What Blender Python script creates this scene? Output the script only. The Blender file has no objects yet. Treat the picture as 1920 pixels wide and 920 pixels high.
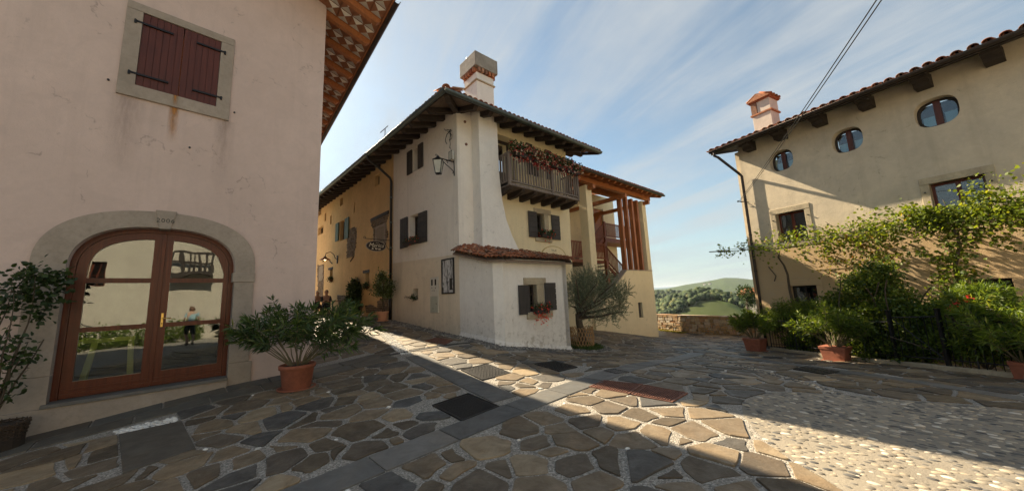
import bpy, bmesh, math, random
import numpy as np
from mathutils import Vector, Matrix, noise
from mathutils.geometry import tessellate_polygon
random.seed(7); rng = np.random.default_rng(7)
SC = bpy.context.scene
COL = SC.collection
R = math.radians

# ------------------------------------------------------------------ camera
CAM_Z = 1.3; PITCH = R(8.34); ROLL = R(2.49); FPX = 640.0
vF = np.array([0, math.cos(PITCH), math.sin(PITCH)])
_r = np.array([1.0, 0, 0]); _u = np.array([0, -math.sin(PITCH), math.cos(PITCH)])
vR = math.cos(ROLL)*_r - math.sin(ROLL)*_u
vU = math.cos(ROLL)*_u + math.sin(ROLL)*_r
CAM = np.array([0, 0, CAM_Z])
cd = bpy.data.cameras.new('camera'); cam = bpy.data.objects.new('camera', cd); COL.objects.link(cam)
cam.matrix_world = Matrix(((vR[0], vU[0], -vF[0], 0), (vR[1], vU[1], -vF[1], 0), (vR[2], vU[2], -vF[2], CAM_Z), (0, 0, 0, 1)))
cd.sensor_width = 36; cd.lens = 12.0; cd.clip_start = 0.05; cd.clip_end = 20000
SC.camera = cam

# ------------------------------------------------------------------ sky, sun, exposure
SUN_AZ = -43.0; SUN_EL = 37.0
w = bpy.data.worlds.new('World'); SC.world = w; w.use_nodes = True
nt = w.node_tree; nt.nodes.clear(); N = nt.nodes.new; L = nt.links.new
out = N('ShaderNodeOutputWorld'); bg = N('ShaderNodeBackground'); sky = N('ShaderNodeTexSky')
sky.sky_type = 'NISHITA'; sky.sun_disc = False; sky.sun_elevation = R(SUN_EL); sky.sun_rotation = R(SUN_AZ)
sky.altitude = 200; sky.air_density = 1.0; sky.dust_density = 0.45; sky.ozone_density = 1.0
tc = N('ShaderNodeTexCoord')
# streaky cirrus: direction projected on a high flat layer
sep = N('ShaderNodeSeparateXYZ'); L(tc.outputs['Generated'], sep.inputs[0])
mx = N('ShaderNodeMath'); mx.operation = 'MAXIMUM'; L(sep.outputs[2], mx.inputs[0]); mx.inputs[1].default_value = 0.0
ad = N('ShaderNodeMath'); ad.operation = 'ADD'; L(mx.outputs[0], ad.inputs[0]); ad.inputs[1].default_value = 0.12
dv = N('ShaderNodeVectorMath'); dv.operation = 'DIVIDE'
cmb = N('ShaderNodeCombineXYZ'); L(ad.outputs[0], cmb.inputs[0]); L(ad.outputs[0], cmb.inputs[1]); L(ad.outputs[0], cmb.inputs[2])
L(tc.outputs['Generated'], dv.inputs[0]); L(cmb.outputs[0], dv.inputs[1])
mp0 = N('ShaderNodeMapping'); mp0.inputs['Rotation'].default_value = (0, 0, R(-116)); L(dv.outputs[0], mp0.inputs[0])
mp = N('ShaderNodeMapping'); mp.inputs['Scale'].default_value = (0.30, 1.7, 0.0)
L(mp0.outputs[0], mp.inputs[0])
n1 = N('ShaderNodeTexNoise'); n1.inputs['Scale'].default_value = 1.5; n1.inputs['Detail'].default_value = 8; n1.inputs['Roughness'].default_value = 0.62; n1.inputs['Distortion'].default_value = 0.45
L(mp.outputs[0], n1.inputs['Vector'])
mp2 = N('ShaderNodeMapping'); mp2.inputs['Location'].default_value = (3.1, 0.4, 0); mp2.inputs['Scale'].default_value = (0.8, 0.8, 0)
L(dv.outputs[0], mp2.inputs[0])
n2 = N('ShaderNodeTexNoise'); n2.inputs['Scale'].default_value = 0.8; n2.inputs['Detail'].default_value = 6; n2.inputs['Roughness'].default_value = 0.6
L(mp2.outputs[0], n2.inputs['Vector'])
mm = N('ShaderNodeMath'); mm.operation = 'ADD'; L(n1.outputs[0], mm.inputs[0]); L(n2.outputs[0], mm.inputs[1])
cr = N('ShaderNodeMapRange'); cr.inputs[1].default_value = 0.80; cr.inputs[2].default_value = 1.28; cr.inputs[3].default_value = 0.12; cr.inputs[4].default_value = 0.80; cr.interpolation_type = 'SMOOTHSTEP'
L(mm.outputs[0], cr.inputs[0])
tint = N('ShaderNodeMix'); tint.data_type = 'RGBA'; tint.blend_type = 'MULTIPLY'; tint.inputs[0].default_value = 1.0
L(sky.outputs[0], tint.inputs[6]); tint.inputs[7].default_value = (0.93, 0.975, 0.86, 1)
cl = N('ShaderNodeMix'); cl.data_type = 'RGBA'; cl.blend_type = 'MIX'
L(cr.outputs[0], cl.inputs[0]); L(tint.outputs[2], cl.inputs[6]); cl.inputs[7].default_value = (3.7, 3.85, 3.85, 1)
hzf = N('ShaderNodeMapRange'); hzf.inputs[1].default_value = 0.32; hzf.inputs[2].default_value = 0.0; hzf.inputs[3].default_value = 0.0; hzf.inputs[4].default_value = 0.75; L(mx.outputs[0], hzf.inputs[0])
hzm = N('ShaderNodeMix'); hzm.data_type = 'RGBA'; L(hzf.outputs[0], hzm.inputs[0]); L(cl.outputs[2], hzm.inputs[6]); hzm.inputs[7].default_value = (3.0, 3.65, 3.95, 1)   # milky blue air low over the land
L(hzm.outputs[2], bg.inputs[0]); bg.inputs[1].default_value = 0.061
L(bg.outputs[0], out.inputs[0])
sd = bpy.data.lights.new('sun', 'SUN'); sd.energy = 5.0; sd.angle = R(0.53); sd.color = (1.0, 0.84, 0.60)
so = bpy.data.objects.new('sun', sd); COL.objects.link(so)
sdir = Vector((math.sin(R(SUN_AZ))*math.cos(R(SUN_EL)), math.cos(R(SUN_AZ))*math.cos(R(SUN_EL)), math.sin(R(SUN_EL))))
so.rotation_euler = sdir.to_track_quat('Z', 'Y').to_euler(); so.location = sdir*60
SC.view_settings.view_transform = 'Standard'; SC.view_settings.look = 'None'
SC.view_settings.exposure = 1.58; SC.view_settings.gamma = 1.0

# ------------------------------------------------------------------ measuring: a pixel of the photograph to a ray
def ray(x, y):
    d = vF*FPX + vR*(x-960) + vU*(460-y); return d/np.linalg.norm(d)
def on_level(x, y, z):
    d = ray(x, y); return CAM + d*((z-CAM_Z)/d[2])
def on_plane(x, y, p, az):
    a = R(az); n = np.array([math.cos(a), -math.sin(a), 0]); d = ray(x, y)
    return CAM + d*(((np.asarray(p)-CAM) @ n)/(d @ n))
def at_depth(x, y, dep):
    d = ray(x, y); return CAM + d*(dep/(d @ vF))

# ------------------------------------------------------------------ ground relief (thin plate through measured points)
A0 = on_level(864, 630, .12); B0 = on_plane(929, 643, A0, -44)
C0 = on_plane(948, 651, B0, 100); D0 = on_plane(1071, 656, C0, 49)
P0 = on_level(585, 692, -.1); S0 = on_level(1118, 619, -.5); S1 = on_plane(1235, 632, S0, 49)
_c = [A0, B0, C0, D0, P0, S0, S1, on_plane(737, 600, A0, -44), on_plane(656, 590, A0, -44), (-17, 27, .9), (-30, 40, 1.3),
      on_plane(430, 722, P0, 45), on_plane(30, 824, P0, 45), (-9, 3.2, -.5), on_level(1232, 618, -1.4), on_level(1360, 622, -1.4),
      on_level(1418, 659, -.85), on_level(1570, 677, -.72), on_level(1880, 705, -.55), (0, 0, -.25), (3, 3, -.24), (-3, 3, -.30), (0, 4.5, -.21),
      (0, -8, -.45), (12, -6, -.6), (-12, -8, -.9), (9, 2, -.42), (5, 4.5, -.3), (20, 10, -.8), (20, 30, -1.8), (-9, 11, .15), (-14, 20, .7), (6, -14, -.8), (12, 30, -1.9), (-30, 5, -.5), (30, -12, -.9), (2.5, 7.3, -.27)]
_c = np.array([np.asarray(p, float) for p in _c]); _X = _c[:, :2]
def _k(r2): return r2*np.log(np.maximum(r2, 1e-9))*.5
def _K(a, b): return _k(((a[:, None, :]-b[None])**2).sum(2))
_n = len(_c); _P = np.hstack([np.ones((_n, 1)), _X])
_M = np.zeros((_n+3, _n+3)); _M[:_n, :_n] = _K(_X, _X)+np.eye(_n)*.35; _M[:_n, _n:] = _P; _M[_n:, :_n] = _P.T
_W = np.linalg.solve(_M, np.concatenate([_c[:, 2], [0, 0, 0]]))
def gz_arr(X):
    X = np.asarray(X, float).reshape(-1, 2)
    z = _K(X, _X) @ _W[:_n] + _W[_n] + X @ _W[_n+1:]
    return np.clip(z, -2.4, 1.8)
def gz(x, y): return float(gz_arr([[x, y]])[0])
def on_ground(px, py):
    z = -.4
    for _ in range(25):
        p = on_level(px, py, z); z = .5*z+.5*gz(p[0], p[1])
    p[2] = gz(p[0], p[1]); return p

# ------------------------------------------------------------------ wall frames: u along the wall, n outwards, z up
class Fr:
    def __init__(s, o, az, side=1):
        a = R(az); s.o = np.array([o[0], o[1], 0.0]); s.az = az
        s.u = np.array([math.sin(a), math.cos(a), 0]); s.n = np.array([math.cos(a), -math.sin(a), 0])*side
        s.M = Matrix(((s.u[0], s.n[0], 0, s.o[0]), (s.u[1], s.n[1], 0, s.o[1]), (0, 0, 1, 0), (0, 0, 0, 1)))
    def P(s, u, n, z): return tuple(s.o + s.u*u + s.n*n + np.array([0, 0, z]))
    def uz(s, x, y, n=0.0):
        d = ray(x, y); p = CAM + d*(((s.o+s.n*n-CAM) @ s.n)/(d @ s.n)); q = p-s.o
        return float(q @ s.u), float(p[2])
    def U(s, x, n=0.0, y=None): return s.uz(x, 500 if y is None else y, n)[0]

# ------------------------------------------------------------------ mesh builder
class MB:
    def __init__(s): s.v = []; s.f = []; s.r = []
    def face(s, pts, rnd=0.0):
        k = len(s.v); s.v += [tuple(map(float, p)) for p in pts]; s.f.append(tuple(range(k, k+len(pts)))); s.r.append(rnd)
    def add(s, vs, fs, rnd=0.0):
        k = len(s.v); s.v += [tuple(map(float, p)) for p in vs]
        s.f += [tuple(i+k for i in f) for f in fs]; s.r += [rnd]*len(fs)
    def hexa(s, c, rnd=0.0):   # 8 corners: 0-3 bottom loop, 4-7 top loop
        s.add(c, [(3, 2, 1, 0), (4, 5, 6, 7), (0, 1, 5, 4), (1, 2, 6, 5), (2, 3, 7, 6), (3, 0, 4, 7)], rnd)
    def box(s, fr, u0, u1, n0, n1, z0, z1, rnd=0.0):
        s.hexa([fr.P(*q) for q in ((u0, n0, z0), (u1, n0, z0), (u1, n1, z0), (u0, n1, z0), (u0, n0, z1), (u1, n0, z1), (u1, n1, z1), (u0, n1, z1))], rnd)
    def prism_uz(s, fr, poly, n0, n1, rnd=0.0):   # polygon in (u,z) extruded along n
        k = len(poly); a = [fr.P(u, n1, z) for u, z in poly]; b = [fr.P(u, n0, z) for u, z in poly]
        s.add(a+b, [tuple(range(k)), tuple(range(2*k-1, k-1, -1))]+[(i, (i+1) % k, k+(i+1) % k, k+i) for i in range(k)], rnd)
    def prism_nz(s, fr, poly, u0, u1, rnd=0.0):   # polygon in (n,z) extruded along u
        k = len(poly); a = [fr.P(u1, n, z) for n, z in poly]; b = [fr.P(u0, n, z) for n, z in poly]
        s.add(a+b, [tuple(range(k)), tuple(range(2*k-1, k-1, -1))]+[(i, (i+1) % k, k+(i+1) % k, k+i) for i in range(k)], rnd)
    def slab(s, pts, th, rnd=0.0, shrink=0.0):    # 3-D polygon with thickness downwards; chamfered top if shrink
        k = len(pts); pts = [np.asarray(p, float) for p in pts]; c = sum(pts)/k
        lo = [p-np.array([0, 0, th]) for p in pts]
        if shrink:
            mid = [p-np.array([0, 0, shrink*.7]) for p in pts]
            top = [p+(c-p)/max(np.linalg.norm(c-p), 1e-6)*shrink for p in pts]
            s.add(lo+mid+top, [tuple(range(2*k, 3*k))]+[(i, (i+1) % k, k+(i+1) % k, k+i) for i in range(k)]+[(k+i, k+(i+1) % k, 2*k+(i+1) % k, 2*k+i) for i in range(k)], rnd)
        else:
            s.add(lo+pts, [tuple(range(k, 2*k)), tuple(range(k-1, -1, -1))]+[(i, (i+1) % k, k+(i+1) % k, k+i) for i in range(k)], rnd)
    def tube(s, pts, r, seg=8, rnd=0.0, caps=True):
        pts = [np.asarray(p, float) for p in pts]; m = len(pts); rr = r if hasattr(r, '__len__') else [r]*m
        vs = []; up = np.array([0, 0, 1.0]); prev = None
        for i in range(m):
            t = pts[min(i+1, m-1)]-pts[max(i-1, 0)]; t = t/max(np.linalg.norm(t), 1e-9)
            if prev is None:
                a = np.cross(t, up if abs(t[2]) < .95 else np.array([1.0, 0, 0]))
            else: a = prev-t*(prev @ t)
            a = a/max(np.linalg.norm(a), 1e-9); prev = a; b = np.cross(t, a)
            vs += [pts[i]+rr[i]*(a*math.cos(2*math.pi*j/seg)+b*math.sin(2*math.pi*j/seg)) for j in range(seg)]
        fs = [(i*seg+j, i*seg+(j+1) % seg, (i+1)*seg+(j+1) % seg, (i+1)*seg+j) for i in range(m-1) for j in range(seg)]
        if caps: fs += [tuple(range(seg-1, -1, -1)), tuple(range((m-1)*seg, m*seg))]
        s.add(vs, fs, rnd)
    def lathe(s, c, prof, seg=20, rnd=0.0, sq=0.0, rot=0.0, axu=1.0, axv=1.0):  # prof [(r,z)]
        vs = []
        for r, z in prof:
            for j in range(seg):
                a = 2*math.pi*j/seg+rot
                k = 1.0
                if sq: k = 1/max(abs(math.cos(2*math.pi*j/seg)), abs(math.sin(2*math.pi*j/seg)))*sq+(1-sq)
                x = r*k*math.cos(2*math.pi*j/seg)*axu; y = r*k*math.sin(2*math.pi*j/seg)*axv
                vs.append((c[0]+x*math.cos(rot)-y*math.sin(rot), c[1]+x*math.sin(rot)+y*math.cos(rot), c[2]+z))
        m = len(prof)
        s.add(vs, [(i*seg+j, i*seg+(j+1) % seg, (i+1)*seg+(j+1) % seg, (i+1)*seg+j) for i in range(m-1) for j in range(seg)]+[tuple(range(seg-1, -1, -1)), tuple(range((m-1)*seg, m*seg))], rnd)
    def blob(s, c, rx, ry, rz, rnd=0.0, seg=8, rings=5, jit=.12, top=False):
        vs = []; c = np.asarray(c, float)
        for i in range(1, rings):
            ph = math.pi*i/rings
            for j in range(seg):
                a = 2*math.pi*j/seg; k = 1+random.uniform(-jit, jit)
                vs.append(c+np.array([rx*math.sin(ph)*math.cos(a)*k, ry*math.sin(ph)*math.sin(a)*k, rz*math.cos(ph)*k]))
        t = len(vs); vs += [c+np.array([0, 0, rz]), c-np.array([0, 0, rz])]
        fs = [(i*seg+j, (i+1)*seg+j, (i+1)*seg+(j+1) % seg, i*seg+(j+1) % seg) for i in range(rings-2) for j in range(seg)]
        fs += [(t, j, (j+1) % seg) for j in range(seg)]+[(t+1, (rings-2)*seg+(j+1) % seg, (rings-2)*seg+j) for j in range(seg)]
        s.add(vs, fs, rnd)

ORG = {}
def mesh_from(v, f, mat, rnd=None, smooth=False, name='m'):
    me = bpy.data.meshes.new(name); me.from_pydata(v, [], f); me.materials.append(mat)
    if rnd is not None and any(rnd):
        at = me.attributes.new('rnd', 'FLOAT', 'FACE'); at.data.foreach_set('value', rnd)
    if smooth: me.polygons.foreach_set('use_smooth', [True]*len(me.polygons))
    me.update(); return me
def thing(name, label, cat, loc=(0, 0, 0), group=None):
    o = bpy.data.objects.new(name, None); COL.objects.link(o); o.location = tuple(map(float, loc)); o.empty_display_size = .1
    o['label'] = label; o['category'] = cat
    if group: o['group'] = group
    ORG[o] = np.asarray(loc, float); return o
def part(name, mb, mat, parent=None, smooth=False, bevel=0.0, kind=None, label=None, loc=None, fixn=False):
    org = ORG[parent] if parent is not None else np.asarray(loc if loc is not None else (0, 0, 0), float)
    v = [(p[0]-org[0], p[1]-org[1], p[2]-org[2]) for p in mb.v]
    me = mesh_from(v, mb.f, mat, mb.r, smooth, name)
    if fixn:
        bm = bmesh.new(); bm.from_mesh(me); bmesh.ops.recalc_face_normals(bm, faces=bm.faces); bm.to_mesh(me); bm.free()
    o = bpy.data.objects.new(name, me); COL.objects.link(o)
    if parent is not None: o.parent = parent
    else: o.location = tuple(org)
    ORG[o] = org
    if bevel:
        b = o.modifiers.new('b', 'BEVEL'); b.width = bevel; b.segments = 2; b.limit_method = 'ANGLE'; b.angle_limit = R(40)
    if kind: o['kind'] = kind
    if label: o['label'] = label
    return o
def solo(name, mb, mat, label, cat, loc=(0, 0, 0), group=None, **k):
    o = part(name, mb, mat, None, loc=loc, **k); o['label'] = label; o['category'] = cat
    if group: o['group'] = group
    return o
_unit = {}
def bpart(name, fr, u0, u1, n0, n1, z0, z1, mat, parent, tilt=0.0, label=None):   # shared-mesh box piece
    if mat.name not in _unit:
        m = MB(); q = .5; e = .5
        m.hexa([(-q, -q, -q), (q, -q, -q), (q, q, -q), (-q, q, -q), (-q, -q, q), (q, -q, q), (q, q, q), (-q, q, q)])
        _unit[mat.name] = mesh_from(m.v, m.f, mat, None, False, 'piece_'+mat.name)
    o = bpy.data.objects.new(name, _unit[mat.name]); COL.objects.link(o); o.parent = parent
    M = fr.M @ Matrix.Translation(((u0+u1)/2, (n0+n1)/2, (z0+z1)/2)) @ Matrix.Rotation(tilt, 4, 'Y') @ Matrix.Diagonal((abs(u1-u0), abs(n1-n0), abs(z1-z0), 1))
    o.matrix_local = Matrix.Translation(tuple(-ORG[parent])) @ M
    ORG[o] = ORG[parent]
    if label: o['label'] = label
    return o
def mpart(name, me, M, parent, label=None):    # shared mesh at a world matrix
    o = bpy.data.objects.new(name, me); COL.objects.link(o); o.parent = parent
    o.matrix_local = Matrix.Translation(tuple(-ORG[parent])) @ M; ORG[o] = ORG[parent]
    if label: o['label'] = label
    return o
def struct(name, mb, mat, **k):
    o = part(name, mb, mat, None, **k); o['kind'] = 'structure'; return o

# ------------------------------------------------------------------ materials
def _mat(name):
    m = bpy.data.materials.new(name); m.use_nodes = True; t = m.node_tree; b = t.nodes['Principled BSDF']; return m, t, b
def _pos(t, scale=(1, 1, 1), obj=False):
    if obj:
        c = t.nodes.new('ShaderNodeTexCoord'); o = c.outputs['Object']
    else:
        g = t.nodes.new('ShaderNodeNewGeometry'); o = g.outputs['Position']
    mp = t.nodes.new('ShaderNodeMapping'); mp.inputs['Scale'].default_value = scale; t.links.new(o, mp.inputs[0]); return mp.outputs[0]
def _noise(t, vec, scale, detail=5, rough=.6, dist=0.0):
    n = t.nodes.new('ShaderNodeTexNoise'); n.inputs['Scale'].default_value = scale; n.inputs['Detail'].default_value = detail
    n.inputs['Roughness'].default_value = rough; n.inputs['Distortion'].default_value = dist; t.links.new(vec, n.inputs['Vector']); return n.outputs[0]
def _ramp(t, fac, stops, interp='LINEAR'):
    r = t.nodes.new('ShaderNodeValToRGB'); r.color_ramp.interpolation = interp
    while len(r.color_ramp.elements) < len(stops): r.color_ramp.elements.new(.5)
    for e, (p, c) in zip(r.color_ramp.elements, stops):
        e.position = p; e.color = (*c, 1) if hasattr(c, '__len__') else (c, c, c, 1)
    t.links.new(fac, r.inputs[0]); return r.outputs[0]
def _mix(t, fac, a, b, mode='MIX'):
    m = t.nodes.new('ShaderNodeMix'); m.data_type = 'RGBA'; m.blend_type = mode
    for s, v in ((0, fac), (6, a), (7, b)):
        if isinstance(v, bpy.types.NodeSocket): t.links.new(v, m.inputs[s])
        elif s == 0: m.inputs[0].default_value = v
        else: m.inputs[s].default_value = (*v, 1)
    return m.outputs[2]
def _math(t, op, a, b=0.0):
    m = t.nodes.new('ShaderNodeMath'); m.operation = op
    for i, v in enumerate((a, b)):
        if isinstance(v, bpy.types.NodeSocket): t.links.new(v, m.inputs[i])
        else: m.inputs[i].default_value = v
    return m.outputs[0]
def _bump(t, b, h, dist=.01, strength=.6):
    n = t.nodes.new('ShaderNodeBump'); n.inputs['Distance'].default_value = dist; n.inputs['Strength'].default_value = strength
    t.links.new(h, n.inputs['Height']); t.links.new(n.outputs[0], b.inputs['Normal'])
def _sepz(t):
    g = t.nodes.new('ShaderNodeNewGeometry'); s = t.nodes.new('ShaderNodeSeparateXYZ'); t.links.new(g.outputs['Position'], s.inputs[0]); return s.outputs
def mul(c, k): return tuple(min(1, x*k) for x in c)
def plaster(name, c, c2=None, dirt=.25, streak=.2, bump=.5, spots=False, bscale=60, low=None, foot=None):
    m, t, b = _mat(name); p = _pos(t)
    c2 = c2 or mul(c, .78)
    n1 = _noise(t, p, .55, 6, .65); base = _mix(t, _ramp(t, n1, [(.36, 0), (.66, 1)]), c, c2)
    n3 = _noise(t, p, 4.5, 6, .7, .5); base = _mix(t, _math(t, 'MULTIPLY', _ramp(t, n3, [(.42, 0), (.75, 1)]), dirt), base, mul(c, .55))
    ps = _pos(t, (2.2, 2.2, .16)); n4 = _noise(t, ps, 1.6, 5, .6)
    base = _mix(t, _math(t, 'MULTIPLY', _ramp(t, n4, [(.52, 0), (.74, 1)]), streak), base, mul(c, .5))
    pf = _noise(t, p, 22, 3, .6); base = _mix(t, _math(t, 'MULTIPLY', _ramp(t, pf, [(.35, 0), (.7, 1)]), .12), base, mul(c, .7))
    if low:      # an older differently coloured coat on the lower wall: (z, colour)
        zz = t.nodes.new('ShaderNodeMapRange'); t.links.new(_math(t, 'ADD', _sepz(t)[2], _math(t, 'MULTIPLY', _noise(t, p, .9, 5, .6), 1.4)), zz.inputs[0]); zz.inputs[1].default_value = low[0]+1.1; zz.inputs[2].default_value = low[0]+.2
        base = _mix(t, _math(t, 'MULTIPLY', zz.outputs[0], .85), base, low[1])
    if foot:     # splash dirt at the foot
        zz = t.nodes.new('ShaderNodeMapRange'); t.links.new(_math(t, 'ADD', _sepz(t)[2], _math(t, 'MULTIPLY', _noise(t, p, 3, 5, .7), -.5)), zz.inputs[0]); zz.inputs[1].default_value = foot[1]-.25; zz.inputs[2].default_value = foot[0]-.25
        base = _mix(t, _math(t, 'MULTIPLY', zz.outputs[0], .55), base, mul(c, .45))
    if spots:
        n5 = _noise(t, p, 2.7, 4, .55, 1.2); z = _sepz(t)[2]
        low = t.nodes.new('ShaderNodeMapRange'); t.links.new(z, low.inputs[0]); low.inputs[1].default_value = 1.1; low.inputs[2].default_value = -.5
        base = _mix(t, _math(t, 'MULTIPLY', _ramp(t, _math(t, 'ADD', n5, _math(t, 'MULTIPLY', low.outputs[0], .12)), [(.70, 0), (.74, 1)]), .5), base, (.36, .30, .22))
        n6 = _noise(t, p, 9, 5, .7)
        base = _mix(t, _math(t, 'MULTIPLY', _math(t, 'MULTIPLY', _ramp(t, n6, [(.5, 0), (.66, 1)]), low.outputs[0]), .6), base, (.33, .28, .21))
    vo = t.nodes.new('ShaderNodeTexVoronoi'); vo.feature = 'DISTANCE_TO_EDGE'; vo.inputs['Scale'].default_value = .45
    dn = t.nodes.new('ShaderNodeTexNoise'); dn.inputs['Scale'].default_value = 1.7; dn.inputs['Detail'].default_value = 6; t.links.new(p, dn.inputs['Vector'])
    va = t.nodes.new('ShaderNodeVectorMath'); va.operation = 'ADD'; t.links.new(p, va.inputs[0]); t.links.new(dn.outputs['Color'], va.inputs[1]); t.links.new(va.outputs[0], vo.inputs['Vector'])
    ck = _math(t, 'MULTIPLY', _ramp(t, vo.outputs[0], [(0, 1), (.006, 0)]), _ramp(t, n3, [(.5, 0), (.6, 1)]))
    base = _mix(t, _math(t, 'MULTIPLY', ck, .55), base, mul(c, .35))
    n7 = _noise(t, p, 1.6, 3, .5, 1.5); base = _mix(t, _math(t, 'MULTIPLY', _ramp(t, n7, [(.55, 0), (.60, 1)]), .16), base, mul(c2, .86))
    t.links.new(base, b.inputs['Base Color']); b.inputs['Roughness'].default_value = .92; b.inputs['Specular IOR Level'].default_value = .15
    h = _mix(t, .45, _noise(t, p, bscale, 4, .65), _noise(t, p, 7, 4, .6, .6)); _bump(t, b, h, .012, bump); return m
def wood(name, c, c2=None, rough=.6, axis=2, var=.35, grain=1.0):
    m, t, b = _mat(name); sc = [30, 30, 30]; sc[axis] = 1.5; p = _pos(t, tuple(sc))
    n = _noise(t, p, 1.0, 5, .6, .3); c2 = c2 or mul(c, .45)
    col = _mix(t, _ramp(t, n, [(.3, 0), (.72, 1)]), c, c2)
    oi = t.nodes.new('ShaderNodeObjectInfo'); col = _mix(t, _math(t, 'MULTIPLY', oi.outputs['Random'], var), col, mul(c, .4))
    n2 = _noise(t, _pos(t), 3, 4, .6); col = _mix(t, _math(t, 'MULTIPLY', _ramp(t, n2, [(.45, 0), (.75, 1)]), .3), col, mul(c2, .6))
    t.links.new(col, b.inputs['Base Color']); b.inputs['Roughness'].default_value = rough; b.inputs['Specular IOR Level'].default_value = .3
    _bump(t, b, n, .004*grain, .5); return m
def stone(name, c, c2, scale=6, bump=.6, rough=.85, attr=False, crack=False):
    m, t, b = _mat(name); p = _pos(t)
    n = _noise(t, p, scale*.35, 6, .65, .4); col = _mix(t, _ramp(t, n, [(.34, 0), (.68, 1)]), c, c2)
    n2 = _noise(t, p, scale*3, 5, .7); col = _mix(t, _math(t, 'MULTIPLY', _ramp(t, n2, [(.45, 0), (.7, 1)]), .35), col, mul(c2, .55))
    oi = t.nodes.new('ShaderNodeObjectInfo'); col = _mix(t, _math(t, 'MULTIPLY', oi.outputs['Random'], .35), col, mul(c, .62))
    t.links.new(col, b.inputs['Base Color']); b.inputs['Roughness'].default_value = rough; b.inputs['Specular IOR Level'].default_value = .25
    _bump(t, b, _mix(t, .5, n2, _noise(t, p, scale*9, 3, .6)), .012, bump); return m
def plain(name, c, rough=.5, metal=0.0, var=.15, bump=0.0, spec=.4, emit=None):
    m, t, b = _mat(name); p = _pos(t); n = _noise(t, p, 9, 5, .65)
    col = _mix(t, _math(t, 'MULTIPLY', _ramp(t, n, [(.35, 0), (.7, 1)]), var*2), c, mul(c, .55))
    t.links.new(col, b.inputs['Base Color']); b.inputs['Roughness'].default_value = rough; b.inputs['Metallic'].default_value = metal; b.inputs['Specular IOR Level'].default_value = spec
    if bump: _bump(t, b, _noise(t, p, 60, 3), .004, bump)
    if emit: b.inputs['Emission Color'].default_value = (*emit[0], 1); b.inputs['Emission Strength'].default_value = emit[1]
    return m
def byattr(name, stops, rough=.8, spec=.2, nscale=8, nv=.4, bump=.5, bd=.01, useobj=False, bscale=30, layered=False, rr=None):
    m, t, b = _mat(name); p = _pos(t)
    if useobj: f = t.nodes.new('ShaderNodeObjectInfo').outputs['Random']
    else:
        a = t.nodes.new('ShaderNodeAttribute'); a.attribute_name = 'rnd'; f = a.outputs['Fac']
    col = _ramp(t, f, stops); n = _noise(t, p, nscale, 6, .68, .5)
    dark = _mix(t, 1.0, col, (.5, .46, .42), 'MULTIPLY'); col = _mix(t, _math(t, 'MULTIPLY', _ramp(t, n, [(.34, 0), (.68, 1)]), nv*1.6), col, dark)
    n2 = _noise(t, p, nscale*.3, 4, .6, 1.0); lt = _mix(t, 1.0, col, (1.45, 1.3, 1.1), 'MULTIPLY'); col = _mix(t, _math(t, 'MULTIPLY', _ramp(t, n2, [(.48, 0), (.7, 1)]), .5), col, lt)
    t.links.new(col, b.inputs['Base Color']); b.inputs['Specular IOR Level'].default_value = spec; b.inputs['Roughness'].default_value = rough
    if rr:
        r = t.nodes.new('ShaderNodeMapRange'); t.links.new(n, r.inputs[0]); r.inputs[1].default_value = .3; r.inputs[2].default_value = .7; r.inputs[3].default_value = rr[0]; r.inputs[4].default_value = rr[1]; t.links.new(r.outputs[0], b.inputs['Roughness'])
    h = _mix(t, .4, n, _noise(t, p, bscale, 5, .7)); _bump(t, b, h, bd, bump); return m
def leafmat(name, stops, trans=.35, rough=.45, spec=.4):
    m, t, b = _mat(name); a = t.nodes.new('ShaderNodeAttribute'); a.attribute_name = 'rnd'
    col = _ramp(t, a.outputs['Fac'], stops); t.links.new(col, b.inputs['Base Color']); b.inputs['Roughness'].default_value = rough; b.inputs['Specular IOR Level'].default_value = spec
    tr = t.nodes.new('ShaderNodeBsdfTranslucent'); t.links.new(_mix(t, 1.0, col, (1.6, 1.5, .5), 'MULTIPLY'), tr.inputs[0])
    ms = t.nodes.new('ShaderNodeMixShader'); ms.inputs[0].default_value = trans; t.links.new(b.outputs[0], ms.inputs[1]); t.links.new(tr.outputs[0], ms.inputs[2])
    t.links.new(ms.outputs[0], t.nodes['Material Output'].inputs[0]); return m
def glassmat(name, tintc=(.9, .95, .95), refl=1.0, rough=0.0, wav=0.0, base=.08):
    m, t, b = _mat(name); t.nodes.remove(b)
    tr = t.nodes.new('ShaderNodeBsdfTransparent'); tr.inputs[0].default_value = (*tintc, 1)
    gl = t.nodes.new('ShaderNodeBsdfGlossy'); gl.inputs['Roughness'].default_value = rough; gl.inputs[0].default_value = (.95, .97, 1, 1)
    fr = t.nodes.new('ShaderNodeFresnel'); fr.inputs[0].default_value = 1.6
    f = _math(t, 'MINIMUM', _math(t, 'ADD', _math(t, 'MULTIPLY', fr.outputs[0], refl), base), 1.0)
    if wav:
        bp = t.nodes.new('ShaderNodeBump'); bp.inputs['Distance'].default_value = wav; bp.inputs['Strength'].default_value = 1
        t.links.new(_noise(t, _pos(t), 2.2, 1, .4), bp.inputs['Height']); t.links.new(bp.outputs[0], gl.inputs['Normal'])
    ms = t.nodes.new('ShaderNodeMixShader'); t.links.new(f, ms.inputs[0]); t.links.new(tr.outputs[0], ms.inputs[1]); t.links.new(gl.outputs[0], ms.inputs[2])
    t.links.new(ms.outputs[0], t.nodes['Material Output'].inputs[0]); return m

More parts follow.
